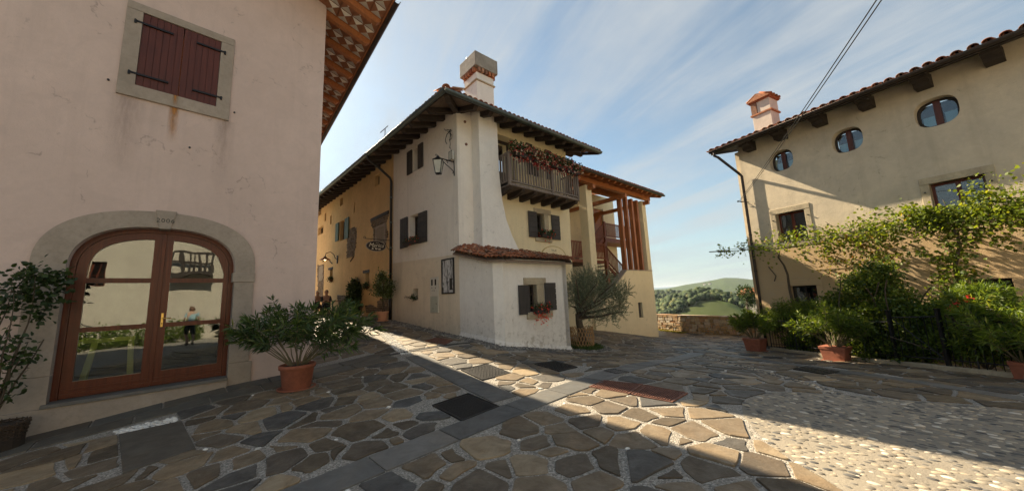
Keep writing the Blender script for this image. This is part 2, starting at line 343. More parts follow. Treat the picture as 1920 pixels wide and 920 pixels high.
# ================================================================== MATERIALS IN USE
M_pink = plaster('pink_plaster', (.64, .50, .44), (.565, .44, .385), dirt=.15, streak=.22, bump=.6, foot=(-.5, .35))
M_white = plaster('white_plaster', (.83, .77, .69), (.77, .70, .62), dirt=.15, streak=.3, bump=.45, spots=True)
M_breast = plaster('whitewash', (.83, .79, .73), (.76, .71, .65), dirt=.18, streak=.2, bump=.5, spots=True)
M_cream = plaster('cream_plaster', (.80, .68, .44), (.73, .61, .40), dirt=.12, streak=.22, bump=.4)
M_ochre = plaster('ochre_plaster', (.72, .505, .25), (.61, .42, .21), dirt=.3, streak=.3, bump=.6)
M_yellow = plaster('yellow_plaster', (.76, .65, .44), (.70, .60, .40), dirt=.1, streak=.15, bump=.3)
M_right = plaster('weathered_plaster', (.64, .54, .40), (.50, .43, .33), dirt=.35, streak=.35, bump=1.0, low=(2.9, (.52, .36, .20)))
M_backwall = plaster('pale_plaster', (.50, .46, .38), (.42, .38, .32), dirt=.2, streak=.2, bump=.3)
M_greystone = stone('grey_sandstone', (.40, .335, .275), (.31, .26, .21), 5, .35)
M_limestone = stone('limestone', (.50, .42, .29), (.34, .28, .20), 7, .9)
M_rubble = byattr('rubble_masonry', [(0, (.12, .085, .05)), (.4, (.22, .16, .10)), (.7, (.17, .14, .11)), (1, (.30, .22, .13))], nscale=10, bump=.8, bd=.02)
M_parapet = byattr('parapet_stone', [(0, (.22, .15, .08)), (.3, (.40, .27, .14)), (.55, (.5, .42, .30)), (.8, (.36, .20, .10)), (1, (.55, .5, .42))], nscale=9, bump=.8, bd=.02, useobj=True)
M_parapetm = byattr('parapet_rubble', [(0, (.22, .15, .08)), (.3, (.40, .27, .14)), (.55, (.5, .42, .30)), (.8, (.36, .20, .10)), (1, (.55, .5, .42))], nscale=9, bump=.8, bd=.02)
M_mortar = plaster('lime_mortar', (.36, .31, .24), (.26, .22, .17), .3, .1, .9)
_fs = [(0, (.09, .072, .050)), (.22, (.175, .135, .09)), (.42, (.25, .192, .125)), (.6, (.12, .096, .07)), (.74, (.088, .09, .09)), (.82, (.18, .14, .095)), (1, (.36, .28, .18))]
M_flag = byattr('flagstone', _fs, rough=.62, spec=.35, nscale=5, nv=.5, bump=.9, bd=.02, useobj=True, bscale=22, rr=(.45, .8))
M_flagm = byattr('flagstone_field', _fs, rough=.62, spec=.35, nscale=5, nv=.5, bump=.9, bd=.02, bscale=22, rr=(.45, .8))
M_slab = byattr('paving_slab', [(0, (.115, .115, .112)), (.5, (.15, .147, .138)), (1, (.19, .18, .165))], rough=.6, spec=.3, nscale=4, nv=.35, bump=.5, bd=.008, useobj=True, rr=(.5, .75))
M_row = byattr('border_slab', [(0, (.10, .09, .075)), (.5, (.14, .125, .10)), (1, (.11, .11, .10))], rough=.65, spec=.3, nscale=5, nv=.45, bump=.6, bd=.01, useobj=True)
M_cobble = byattr('cobbles', [(0, (.10, .098, .095)), (.5, (.19, .18, .165)), (.85, (.27, .25, .22)), (1, (.4, .38, .34))], nscale=14, nv=.3, bump=.4)
M_pebble = byattr('river_pebbles', [(0, (.09, .09, .09)), (.25, (.15, .145, .135)), (.6, (.34, .29, .22)), (.85, (.44, .38, .29)), (1, (.62, .57, .49))], nscale=14, nv=.25, bump=.3)
M_wpeb = byattr('white_pebbles', [(0, (.55, .54, .5)), (1, (.8, .78, .74))], nscale=14, nv=.2, bump=.2)
M_iron = plain('wrought_iron', (.03, .03, .032), .5, .7, bump=.3)
M_cast = plain('cast_iron', (.045, .043, .042), .55, .6, bump=.5)
M_rust = plain('rusted_iron', (.24, .11, .075), .75, .2, var=.5, bump=1.0)
M_dkwood = wood('dark_oak', (.060, .045, .036), (.022, .018, .016), .7, 2, .3)
M_dkwoodn = wood('dark_oak_beam', (.070, .048, .036), (.026, .020, .017), .75, 1, .3)
M_dkgreyw = wood('dark_shutter_wood', (.085, .074, .068), (.038, .034, .032), .7, 2, .3)
M_balw = wood('weathered_balcony_wood', (.27, .215, .175), (.13, .10, .085), .75, 2, .4)
M_redwood = wood('mahogany_joinery', (.14, .034, .014), (.065, .015, .008), .32, 2, .15, .4)
M_shut = wood('maroon_shutter_paint', (.125, .034, .022), (.075, .022, .016), .5, 2, .2, .6)
M_orwood = wood('orange_larch', (.46, .17, .06), (.24, .08, .03), .5, 2, .25)
M_orwoodn = wood('orange_larch_beam', (.50, .19, .07), (.28, .10, .04), .5, 1, .25)
M_redfloor = wood('red_brown_timber', (.28, .085, .035), (.14, .04, .02), .5, 2, .3)
M_tile = byattr('terracotta_tile', [(0, (.30, .10, .055)), (.35, (.42, .16, .08)), (.65, (.50, .23, .13)), (.85, (.22, .12, .085)), (1, (.55, .33, .22))], rough=.85, nscale=12, nv=.6, useobj=True, bump=.6)
M_tilem = byattr('terracotta_roof', [(0, (.30, .10, .055)), (.35, (.42, .16, .08)), (.65, (.50, .23, .13)), (.85, (.22, .12, .085)), (1, (.55, .33, .22))], rough=.85, nscale=12, nv=.6, bump=.6)
M_soffit = plain('terracotta_soffit', (.30, .12, .06), .85, var=.3)
M_soffitg = plain('aged_soffit_boards', (.24, .17, .12), .85, var=.4, bump=.5)
M_soffw = plain('painted_white_tile', (.78, .73, .66), .8, var=.1)
M_soffg = plain('painted_grey_tile', (.42, .36, .31), .8, var=.1)
M_gutter = plain('patinated_gutter', (.13, .155, .15), .4, .75, var=.3)
M_gutterb = plain('brown_gutter', (.055, .042, .036), .4, .6, var=.3)
M_pipe = plain('dark_drainpipe', (.030, .027, .026), .4, .6, var=.2)
M_terra = plain('terracotta_pot', (.31, .105, .06), .8, var=.35, bump=.4)
M_terral = plain('pale_terracotta_pot', (.62, .30, .17), .75, var=.2, bump=.4)
M_soil = plain('potting_soil', (.04, .03, .022), .95, bump=1)
M_brass = plain('brass', (.65, .42, .13), .3, 1.0, var=.1)
M_glass = glassmat('door_glass', (.85, .9, .88), 1.0, 0.0, .0022, .05)
M_wglass = glassmat('window_glass', (.5, .56, .56), 1.0, 0.0, .006, .05)
M_oglass = glassmat('attic_glass', (.8, .86, .88), .7, 0.0, .006, .03)
M_lampg = plain('frosted_lamp_glass', (.50, .48, .40), .35, var=.2)
M_dark = plain('dark_room', (.02, .019, .018), .9)  # near-black; also stands in for unlit depth behind openings
M_bark = plain('bark', (.10, .075, .05), .9, var=.4, bump=1)
M_stem = plain('green_stem', (.16, .13, .07), .7)
M_olean = leafmat('oleander_leaf', [(0, (.022, .045, .014)), (.5, (.055, .095, .028)), (.85, (.11, .16, .045)), (1, (.20, .22, .07))], .30, .38)
M_oleanl = leafmat('sunlit_oleander_leaf', [(0, (.045, .085, .018)), (.5, (.11, .165, .028)), (.9, (.20, .25, .04)), (1, (.30, .32, .07))], .45, .4)  # paler copy of the oleander leaf, sunlight put into its colour
M_olive = leafmat('olive_leaf', [(0, (.08, .10, .065)), (.5, (.18, .21, .145)), (1, (.36, .39, .29))], .25, .5)
M_vine = leafmat('vine_leaf', [(0, (.045, .08, .014)), (.45, (.12, .165, .025)), (.8, (.25, .27, .04)), (.92, (.32, .18, .04)), (1, (.26, .07, .03))], .48, .5)
M_redvine = leafmat('reddish_vine_leaf', [(0, (.08, .09, .02)), (.4, (.14, .16, .03)), (.7, (.22, .12, .035)), (1, (.30, .10, .035))], .4, .5)
M_rose = leafmat('climber_leaf', [(0, (.016, .032, .010)), (.6, (.035, .062, .016)), (1, (.08, .12, .03))], .25, .45)
M_citrus = leafmat('citrus_leaf', [(0, (.03, .06, .015)), (.5, (.09, .12, .03)), (1, (.3, .33, .22))], .3, .35)
M_redfl = leafmat('red_petal', [(0, (.55, .02, .02)), (.6, (.75, .07, .04)), (1, (.8, .25, .2))], .3, .5)
M_mixfl = leafmat('mixed_petal', [(0, (.22, .015, .02)), (.4, (.42, .035, .04)), (.6, (.55, .15, .12)), (.75, (.62, .42, .36)), (1, (.78, .70, .62))], .3, .5)
M_pinkfl = leafmat('pale_pink_petal', [(0, (.7, .5, .5)), (1, (.85, .75, .74))], .3, .5)
M_grass = leafmat('ground_cover', [(0, (.03, .06, .012)), (1, (.09, .14, .03))], .3, .6)

# ================================================================== FRAMES
PF = Fr(P0, 45); LW = Fr(A0, -44, -1); FW = Fr(A0, 49); RHO = at_depth(1422, 545, 13.0); RH = Fr(RHO, -29, -1)
ST = Fr(S0, 49); EX = Fr(C0, 49)

# ================================================================== GROUND SHEET
def _gm():
    m, t, b = _mat('pebble_mortar'); p = _pos(t)
    v = t.nodes.new('ShaderNodeTexVoronoi'); v.inputs['Scale'].default_value = 75; t.links.new(p, v.inputs['Vector'])
    hs = t.nodes.new('ShaderNodeSeparateColor'); t.links.new(v.outputs['Color'], hs.inputs[0])
    col = _ramp(t, hs.outputs[0], [(0, (.14, .13, .11)), (.4, (.28, .255, .22)), (.8, (.39, .355, .305)), (1, (.54, .50, .44))])
    n = _noise(t, p, 1.3, 5, .6); col = _mix(t, _math(t, 'MULTIPLY', _ramp(t, n, [(.35, 0), (.7, 1)]), .35), col, (.24, .215, .18))
    t.links.new(col, b.inputs['Base Color']); b.inputs['Roughness'].default_value = .9; b.inputs['Specular IOR Level'].default_value = .2
    h = t.nodes.new('ShaderNodeMath'); h.operation = 'SUBTRACT'; h.inputs[0].default_value = 1; t.links.new(v.outputs['Distance'], h.inputs[1])
    _bump(t, b, h.outputs[0], .008, .9); return m
M_ground = _gm()
PAR_A = on_level(1232, 618, -1.4); PAR_B = on_level(1360, 622, -1.22)
PAR = Fr(PAR_A, math.degrees(math.atan2(PAR_B[0]-PAR_A[0], PAR_B[1]-PAR_A[1])))   # outward n faces ... set below
if (CAM-PAR.o) @ PAR.n < 0: PAR.n = -PAR.n; PAR.M = Matrix(((PAR.u[0], PAR.n[0], 0, PAR.o[0]), (PAR.u[1], PAR.n[1], 0, PAR.o[1]), (0, 0, 1, 0), (0, 0, 0, 1)))
gx = np.arange(-36, 40.01, .5); gy = np.arange(-26, 44.01, .5)
XX, YY = np.meshgrid(gx, gy, indexing='ij'); ZZ = gz_arr(np.stack([XX.ravel(), YY.ravel()], 1)).reshape(XX.shape)
_beyond = -((XX-PAR.o[0])*PAR.n[0]+(YY-PAR.o[1])*PAR.n[1])-.6
ZZ = ZZ - np.clip(_beyond, 0, 30)*.45
mb = MB(); ny = len(gy)
mb.v = [tuple(p) for p in np.stack([XX.ravel(), YY.ravel(), ZZ.ravel()], 1)]
for i in range(len(gx)-1):
    for j in range(ny-1): mb.f.append((i*ny+j, (i+1)*ny+j, (i+1)*ny+j+1, i*ny+j+1))
mb.r = [0.0]*len(mb.f)
ground = struct('pavement', mb, M_ground, smooth=True)
ground['label'] = 'pale pebbly mortar bed of the crazy paving of the village square'

# ---- exclusion shapes on the ground (convex, xy)
EXC = []
def g2(px, py): p = on_ground(px, py); return np.array([p[0], p[1]])
def hull_order(P): c = sum(P)/len(P); return sorted(P, key=lambda q: math.atan2(q[1]-c[1], q[0]-c[0]))
def gslab(name, quad, mat, lift=.014, th=.05, parent=ground, chamf=.004, label=None, rnd=0.0):
    pts = [np.array([q[0], q[1], gz(q[0], q[1])+lift]) for q in quad]
    m = MB(); m.slab(hull_order(pts), th, rnd, chamf); return part(name, m, mat, parent, label=label)
def band(p0, p1, wdt, step, mat, name='paving_slab', gap=.008):
    p0, p1 = np.asarray(p0), np.asarray(p1); d = p1-p0; Ln = np.linalg.norm(d); d /= Ln; n = np.array([-d[1], d[0]])*wdt/2
    EXC.append([p0+n*1.06, p1+n*1.06, p1-n*1.06, p0-n*1.06])
    k = max(1, round(Ln/step)); cuts = [0]+[(i+random.uniform(-.12, .12))/k*Ln for i in range(1, k)]+[Ln]
    for a, b in zip(cuts, cuts[1:]):
        a += gap; b -= gap; q = [p0+d*a+n, p0+d*b+n, p0+d*b-n, p0+d*a-n]
        gslab(name, q, mat)
def mid(a, b): return (g2(*a)+g2(*b))/2
def ext(a, b, k): return a+(b-a)*k
# band across the foreground, then on to the far right
b0 = mid((590, 940), (720, 905)); b0 = mid((670, 868), (738, 871)); b1 = mid((880, 770), (930, 787)); bj = mid((1078, 700), (1112, 718)); b2 = mid((1240, 668), (1256, 679))
def gw(a, b): return np.linalg.norm(g2(*a)-g2(*b))
wA = .42
_q1 = mid((735, 838), (795, 856)); _q2 = mid((1098, 708), (1128, 716)); _d = (_q2-_q1)/np.linalg.norm(_q2-_q1)
band(_q1-_d*3.2, _q2, wA, .95, M_slab)
_q3 = mid((1305, 655), (1318, 668)); band(_q2+(_q3-_q2)*.004, _q3, wA, .95, M_slab)
_r0 = mid((1350, 658), (1352, 670)); _r1 = mid((1910, 741), (1900, 752)); _rd = (_r1-_r0)/np.linalg.norm(_r1-_r0)
band(_r0, _r1+_rd*5, .34, 1.0, M_slab)
_s0 = mid((763, 671), (789.5, 662.6)); _s1 = mid((929, 755), (965, 742.6)); band(_s0, _s1, .42, .95, M_slab)
# border rows along the pink facade
for k, (na, nb) in enumerate(((.06, .50), (.525, .98))):
    u = -7.6+k*.37
    while u < .9:
        ln = random.uniform(.62, .95); q = [PF.P(a, b, 0)[:2] for a, b in ((u+.013, na), (u+ln-.013, na), (u+ln-.013, nb), (u+.013, nb))]
        gslab('border_slab', q, M_row, .02); u += ln
EXC.append([np.array(PF.P(a, b, 0)[:2]) for a, b in ((-8, -.3), (1.05, -.3), (1.05, 1.0), (-8, 1.0))])
# large square slab before the glass door
_sq = [g2(223, 815), g2(340, 790), g2(367, 842), g2(230, 888)]
gslab('flagstone', _sq, M_row, .016, label='large square dark slab of the paving'); EXC.append(_sq)
_pst = [g2(213, 807), g2(220, 815), g2(338, 789), g2(332, 780)]; EXC.append(_pst)

# ---- manhole covers and drains
def cover(quad, label, mat, name='manhole_cover', cat='manhole cover', group=None, kind='grid', nx=10, nyy=10):
    Q = [g2(*q) for q in quad]; c = sum(Q)/4; EXC.append([c+(q-c)*1.03 for q in Q])
    Z = lambda q, l: np.array([q[0], q[1], gz(q[0], q[1])+l])
    t = thing(name, label, cat, (c[0], c[1], gz(*c)), group)
    m = MB(); m.slab(hull_order([Z(q, .010) for q in Q]), .05, 0, .002); part('plate', m, mat, t)
    fm = MB()
    for i in range(4):
        a, b = Q[i], Q[(i+1) % 4]; ai, bi = c+(a-c)*.95, c+(b-c)*.95
        fm.slab([Z(a, .02), Z(b, .02), Z(bi, .02), Z(ai, .02)], .03)
    part('frame', fm, mat, t, fixn=True)
    st = MB(); o, ex, ey = Q[0], Q[1]-Q[0], Q[3]-Q[0]; s = .5*.8
    for i in range(nx):
        for j in range(nyy):
            u, v = .07+.86*(i+.5)/nx, .07+.86*(j+.5)/nyy; du, dv = .86/nx, .86/nyy
            p = (1-u)*(1-v)*Q[0]+u*(1-v)*Q[1]+u*v*Q[2]+(1-u)*v*Q[3]
            if kind == 'grid':
                k = .34 if (i+j) % 2 else .2; kk = .2 if (i+j) % 2 else .34
                st.slab([Z(p+ex*du*a+ey*dv*b, .016) for a, b in ((-k, -kk), (k, -kk), (k, kk), (-k, kk))], .008, 0, .001)
            else:
                st.slab([Z(p+ex*du*a+ey*dv*b, .022) for a, b in ((-.36, -.12), (.36, -.36), (.36, .12), (-.36, .36))], .014, 0, .002)
    part('tread_pattern', st, mat, t, kind='stuff', fixn=True)
    return t
cover([(810, 760.6), (878, 738), (936.6, 762.7), (867.7, 790.5)], 'big square black iron cover in shadow beside the grey slab band', M_cast, nx=22, nyy=22)
cover([(864, 694), (913, 682), (958, 700), (904, 713)], 'iron grate cover half in sun and half in shadow', M_cast, nx=16, nyy=14)
cover([(1001.6, 682.7), (1040, 677), (1083, 688.6), (1048.5, 696.6)], 'dark iron cover in shade in front of the window with red flowers', M_cast, nx=10, nyy=10)
cover([(1132, 695.6), (1149, 692), (1179, 698), (1156, 701.5)], 'smallest dark cover, at the edge of the grey slab band', M_cast, nx=6, nyy=6)
cover([(1104, 726), (1132, 714), (1206, 721.7), (1180, 739.5)], 'left one of two reddish rusty covers side by side', M_rust, group='pair of rusty covers', kind='rib', nx=9, nyy=14)
cover([(1183, 740), (1208, 722.2), (1290, 738), (1260, 755.5)], 'right one of two reddish rusty covers side by side', M_rust, group='pair of rusty covers', kind='rib', nx=9, nyy=14)
cover([(1487, 692.5), (1511, 687), (1575, 697), (1545, 702)], 'long dark cover in the shade before the potted oleander by the iron fence', M_cast, nx=8, nyy=6)
cover([(797, 640), (815, 633.5), (850, 638), (835, 646)], 'reddish sunlit cover near the cobbled strip of the white house', M_rust, nx=6, nyy=6, kind='rib')
for cx, cy, rx, lb in ((1404, 665.5, 20, 'smaller dark round cover left of its twin by the terracotta pot'), (1449, 670.5, 23, 'larger dark round cover right of its twin by the terracotta pot')):
    c = g2(cx, cy); r = np.linalg.norm(g2(cx+rx, cy+1.5)-g2(cx-rx, cy-1.5))/2*.8; m = MB()
    ring = [np.array([c[0]+r*math.cos(a), c[1]+r*math.sin(a), 0]) for a in np.linspace(0, 2*math.pi, 25)[:-1]]
    for q in ring: q[2] = gz(q[0], q[1])+.02
    m.slab(ring, .05, 0, .006)
    t = thing('round_cover', lb, 'manhole cover', (c[0], c[1], gz(*c)), 'round covers beside the fence'); part('lid', m, M_cast, t)
    m2 = MB(); rr = [(r*1.0+.012, .0), (r+.045, .0), (r+.045, .016), (r+.012, .016), (r+.012, 0)]; m2.lathe((c[0], c[1], gz(*c)), rr, 24); part('rim', m2, M_slab, t)
    EXC.append([q[:2]+(q[:2]-c)*.15 for q in ring[::3]])
# slot drain crossing the lane mouth
d0, d1 = g2(585, 694.5), g2(906, 641); m = MB(); dd = (d1-d0)/np.linalg.norm(d1-d0); dn = np.array([-dd[1], dd[0]])
dt = thing('slot_drain', 'long narrow iron drain channel across the mouth of the lane', 'drain', (*(d0+d1)/2, gz(*(d0+d1)/2)))
K = 16
for i in range(K):
    a, b = d0+(d1-d0)*i/K, d0+(d1-d0)*(i+1)/K-dd*.01
    m = MB(); m.slab([np.array([q[0], q[1], gz(*q)+.012]) for q in (a+dn*.05, a-dn*.05, b-dn*.05, b+dn*.05)], .05); part('grate', m, M_cast, dt, fixn=True)
EXC.append([d0+dn*.065, d0-dn*.065, d1-dn*.065, d1+dn*.065])

# ---- oval of river pebbles, right foreground
_ov = [g2(*q) for q in ((1391, 765), (1397, 755), (1410, 745), (1440, 737), (1492, 734.5), (1575, 740), (1725, 752), (1918, 778), (1394, 778), (1417, 808), (1455, 842), (1504, 867), (1560, 892))]
_ovc = _ov[7]*.5+_ov[12]*.5
_ov += [_ov[7]+np.array([2.6, -.9]), _ov[7]+np.array([4.0, -3.2]), _ov[12]+np.array([-.15, -1.9]), _ov[12]+np.array([1.5, -3.2]), _ov[12]+np.array([4.5, -3.2])]
def convex_hull(pts):
    P = sorted([tuple(p) for p in pts])
    def half(Q):
        h = []
        for p in Q:
            while len(h) > 1 and (h[-1][0]-h[-2][0])*(p[1]-h[-2][1])-(h[-1][1]-h[-2][1])*(p[0]-h[-2][0]) <= 0: h.pop()
            h.append(p)
        return h[:-1]
    return [np.array(p) for p in half(P)+half(P[::-1])]
OV = convex_hull(_ov); EXC.append(OV)
def inside(poly, p, m=0.0):
    for i in range(len(poly)):
        a, b = poly[i], poly[(i+1) % len(poly)]; e = b-a
        if (e[0]*(p[1]-a[1])-e[1]*(p[0]-a[0]))/max(np.hypot(*e), 1e-9) < m: return False
    return True
def ccw(Q):
    Q = hull_order([np.asarray(q, float)[:2] for q in Q]); return Q
EXC = [ccw(q) for q in EXC]; OV = ccw(OV)
def pebbles(name, pts, size, mat, rn=None, flat=.35, elong=(1.1, 1.9), lift=.0, parent=ground, seg=7, rings=4, ang=None, label=None):
    m = MB()
    zz = gz_arr(np.array(pts)[:, :2])
    for (x, y), z in zip(pts, zz):
        s = size*random.uniform(.6, 1.35); e = random.uniform(*elong); a = random.uniform(0, math.pi) if ang is None else ang+random.uniform(-.35, .35)
        k = len(m.v); m.blob((0, 0, 0), s*e/2, s/2, s*flat/1.0, random.random() if rn is None else rn(), seg, rings, .1)
        ca, sa = math.cos(a), math.sin(a)
        for i in range(k, len(m.v)):
            vx, vy, vz = m.v[i]; m.v[i] = (x+vx*ca-vy*sa, y+vx*sa+vy*ca, z+lift+vz)
    return part(name, m, mat, parent, smooth=True, kind='stuff', label=label)
def scatter(poly, sp, tries=1.0, filt=None):
    P = np.array(poly); lo, hi = P.min(0), P.max(0); pts = []; x = lo[0]; r = 0
    while x < hi[0]:
        y = lo[1]+(sp/2 if r % 2 else 0)
        while y < hi[1]:
            q = np.array([x+random.uniform(-.33, .33)*sp, y+random.uniform(-.33, .33)*sp])
            if inside(poly, q, .01) and (filt is None or filt(q)): pts.append(q)
            y += sp
        x += sp*.9; r += 1
    return pts
_obm = MB(); _oc2 = sum(OV)/len(OV)
for k in range(len(OV)):
    a, b = OV[k], OV[(k+1) % len(OV)]; nst_ = 12
    for i in range(nst_):
        f0, f1 = i/nst_, (i+1)/nst_; q = [_oc2+(a-_oc2)*f0, _oc2+(a-_oc2)*f1, _oc2+(b-_oc2)*f1, _oc2+(b-_oc2)*f0]
        if i == 0: q = [q[0], q[1], q[2]]
        _obm.face([(x[0], x[1], gz(x[0], x[1])+.005) for x in q])
part('pebble_bed', _obm, plaster('tan_concrete', (.32, .28, .22), (.24, .21, .17), .4, .1, 1.0), ground, fixn=False)
_near = lambda q: np.hypot(*q) < 11 and np.hypot(*q) > 1.8
pebbles('river_pebble', [q for q in scatter(OV, .078, filt=_near) if random.random() < .88], .043, M_pebble, flat=.30, elong=(1.2, 2.4), ang=2.3, label='rounded light and dark river pebbles set in concrete')
pebbles('white_pebble_strip', scatter(ccw(_pst), .045), .045, M_wpeb, flat=.35)
_l0, _l1 = mid((1301, 661), (1318, 667)), mid((1560, 741), (1590, 739)); _ld = (_l1-_l0)/np.linalg.norm(_l1-_l0); _ln = np.array([-_ld[1], _ld[0]])*.10
_pl = ccw([_l0+_ln, _l0-_ln, _l1-_ln, _l1+_ln]); EXC.append(_pl)
pebbles('white_pebble_line', scatter(_pl, .055), .042, M_pebble, flat=.35)
_l2 = mid((712, 624), (726, 624)); _l3 = mid((752, 666), (770, 662)); _ld = (_l3-_l2)/np.linalg.norm(_l3-_l2); _ln = np.array([-_ld[1], _ld[0]])*.13
_pl2 = ccw([_l2+_ln, _l2-_ln, _l3-_ln, _l3+_ln]); EXC.append(_pl2); pebbles('white_pebble_line', scatter(_pl2, .055), .045, M_wpeb, flat=.3)

# ---- cobbled strip along the houses
_cb = []
uB = (np.asarray(B0)-LW.o) @ LW.u
strip = [([LW.P(uB-.1, .02, 0), LW.P(14, .02, 0)], .46, LW)]
wd = .46
polyS = [ccw([LW.P(uB-.2, .02, 0)[:2], LW.P(14, .02, 0)[:2], LW.P(14, wd, 0)[:2], LW.P(uB-.35, wd, 0)[:2]])]
uD = (np.asarray(D0)-EX.o) @ EX.u
polyS.append(ccw([EX.P(-.25, .02, 0)[:2], EX.P(uD+.05, .02, 0)[:2], EX.P(uD+.05, wd, 0)[:2], EX.P(-.35, wd+.05, 0)[:2]]))
polyS.append(ccw([LW.P(uB-.2, 0, 0)[:2], LW.P(uB-.35, wd, 0)[:2], EX.P(-.35, wd+.05, 0)[:2], EX.P(0, 0, 0)[:2]]))
tree_c = on_ground(1092, 650)
polyS.append(ccw([np.array(tree_c[:2])+np.array([math.cos(a), math.sin(a)])*1.0 for a in np.linspace(0, 2*math.pi, 13)[:-1]]))
for k, q in enumerate(polyS):
    EXC.append(q)
    P = scatter(q, .062, filt=lambda p: (k < 3 or np.hypot(*(p-np.array(tree_c[:2]))) > .72))
    pebbles('cobble', P, .060, M_cobble, flat=.5, elong=(1.0, 1.5), label='small dark cobbles set on edge along the house wall')
M_kerb = M_slab

# ---- crazy paving
seeds = []
for z, s, ox, oy in (([(90,335),(290,320),(150,372),(390,370),(135,428),(310,445),(490,430),(600,410),(100,500),(260,510),(420,515),(600,510),(220,595),(355,610),(550,605),(440,575),(400,660),(85,730),(245,710),(30,680),(100,800),(390,880),(550,795),(700,740),(890,675),(1050,585),(1230,530),(1170,665),(1250,720),(1340,650),(1300,580),(720,830),(960,820),(1150,790),(1340,790),(1510,600),(1600,770),(1720,640),(1450,865),(1180,890),(850,885),(1850,620),(1880,730),(1880,830),(1430,550),(1350,490),(1220,455),(1740,510),(1560,470),(1440,435),(1800,440),(640,885),(600,200),(700,225),(750,255),(980,345),(1080,390)], 2.876, 600, 600),
      ([(140,660),(160,750),(430,570),(600,570),(600,620),(440,665),(340,640),(520,720),(820,735),(1040,690),(620,785),(400,815),(1170,400),(1350,420),(1100,540),(1200,575),(1190,480),(1420,570),(1400,490),(1590,375),(1580,440),(1350,690),(1190,740),(1570,680),(1710,530),(1810,600),(1790,350),(1870,640),(1760,680),(1830,740),(1560,790),(1350,815),(970,820),(1280,340),(1550,295),(1690,300),(1820,275),(1760,430),(1820,460),(1870,390),(700,830),(200,830)], 3.0, 0, 640),
      ([(60,380),(340,365),(160,415),(250,445),(450,425),(460,520),(650,550),(190,565),(410,580),(150,660),(360,640),(580,620),(810,660),(50,620),(490,720),(200,740),(700,720),(190,480),(380,335),(60,310),(310,245),(400,265),(470,300),(300,280)], 2.667, 1200, 640)):
    for a, b in z:
        q = g2(a/s+ox, b/s+oy)
        if all(np.hypot(*(q-t)) > .13 for t in seeds): seeds.append(q)
nfix = len(seeds); S_ = np.array(seeds)
foot_ok = lambda q: True
def blocked(q):
    p = np.array([q[0], q[1], 0])
    if (p-LW.o) @ LW.n < -.1 and (p-FW.o) @ FW.n < 0 : return True           # under the corner house
    if (p-PF.o) @ PF.n < -.1 and ((p-LW.o) @ LW.n) > 4.0: return True
    if (p-RH.o) @ RH.n < -.1 and (p-RH.o) @ RH.u < 0.2: return True
    if (p-PAR.o) @ PAR.n < .05: return True
    if -.1 < (p-EX.o) @ EX.u < uD and (p-EX.o) @ EX.n < 0 and (p-FW.o) @ FW.n > -1: return True
    return False
cell = {}
def put(q): cell.setdefault((int(q[0]//.6), int(q[1]//.6)), []).append(q)
for q in seeds: put(q)
allp = list(seeds)
for _ in range(26000):
    rr_ = math.sqrt(random.random())*27; th_ = R(random.uniform(-60, 62)); q = np.array([rr_*math.sin(th_), rr_*math.cos(th_)])
    if rr_ < 1.2 or (blocked(q) and not (q[0] < -7 and q[1] > 9)): continue
    r0 = random.choice((.26, .34, .42, .5)); i, j = int(q[0]//.6), int(q[1]//.6); ok = True
    for a in (-1, 0, 1):
        for b in (-1, 0, 1):
            for t in cell.get((i+a, j+b), []):
                if np.hypot(*(q-t)) < r0: ok = False; break
            if not ok: break
        if not ok: break
    if ok: allp.append(q); put(q)
allp = np.array(allp)
def clip(poly, n, d):   # keep x.n <= d
    o = []; k = len(poly)
    for i in range(k):
        a, b = poly[i], poly[(i+1) % k]; da, db = a@n-d, b@n-d
        if da <= 0: o.append(a)
        if (da < 0 < db) or (db < 0 < da): o.append(a+(b-a)*(da/(da-db)))
    return o
exb = [(np.array(q).mean(0), max(np.hypot(*(p-np.array(q).mean(0))) for p in q)) for q in EXC]
pw_ = np.array([random.choice((0, .01, .03, .06)) for _ in allp])
class _G(dict):
    def get(self, k, d=0):
        if k not in self: self[k] = random.choice((0, .004, .010, .02))
        return self[k]
gapr = _G()
stones = []
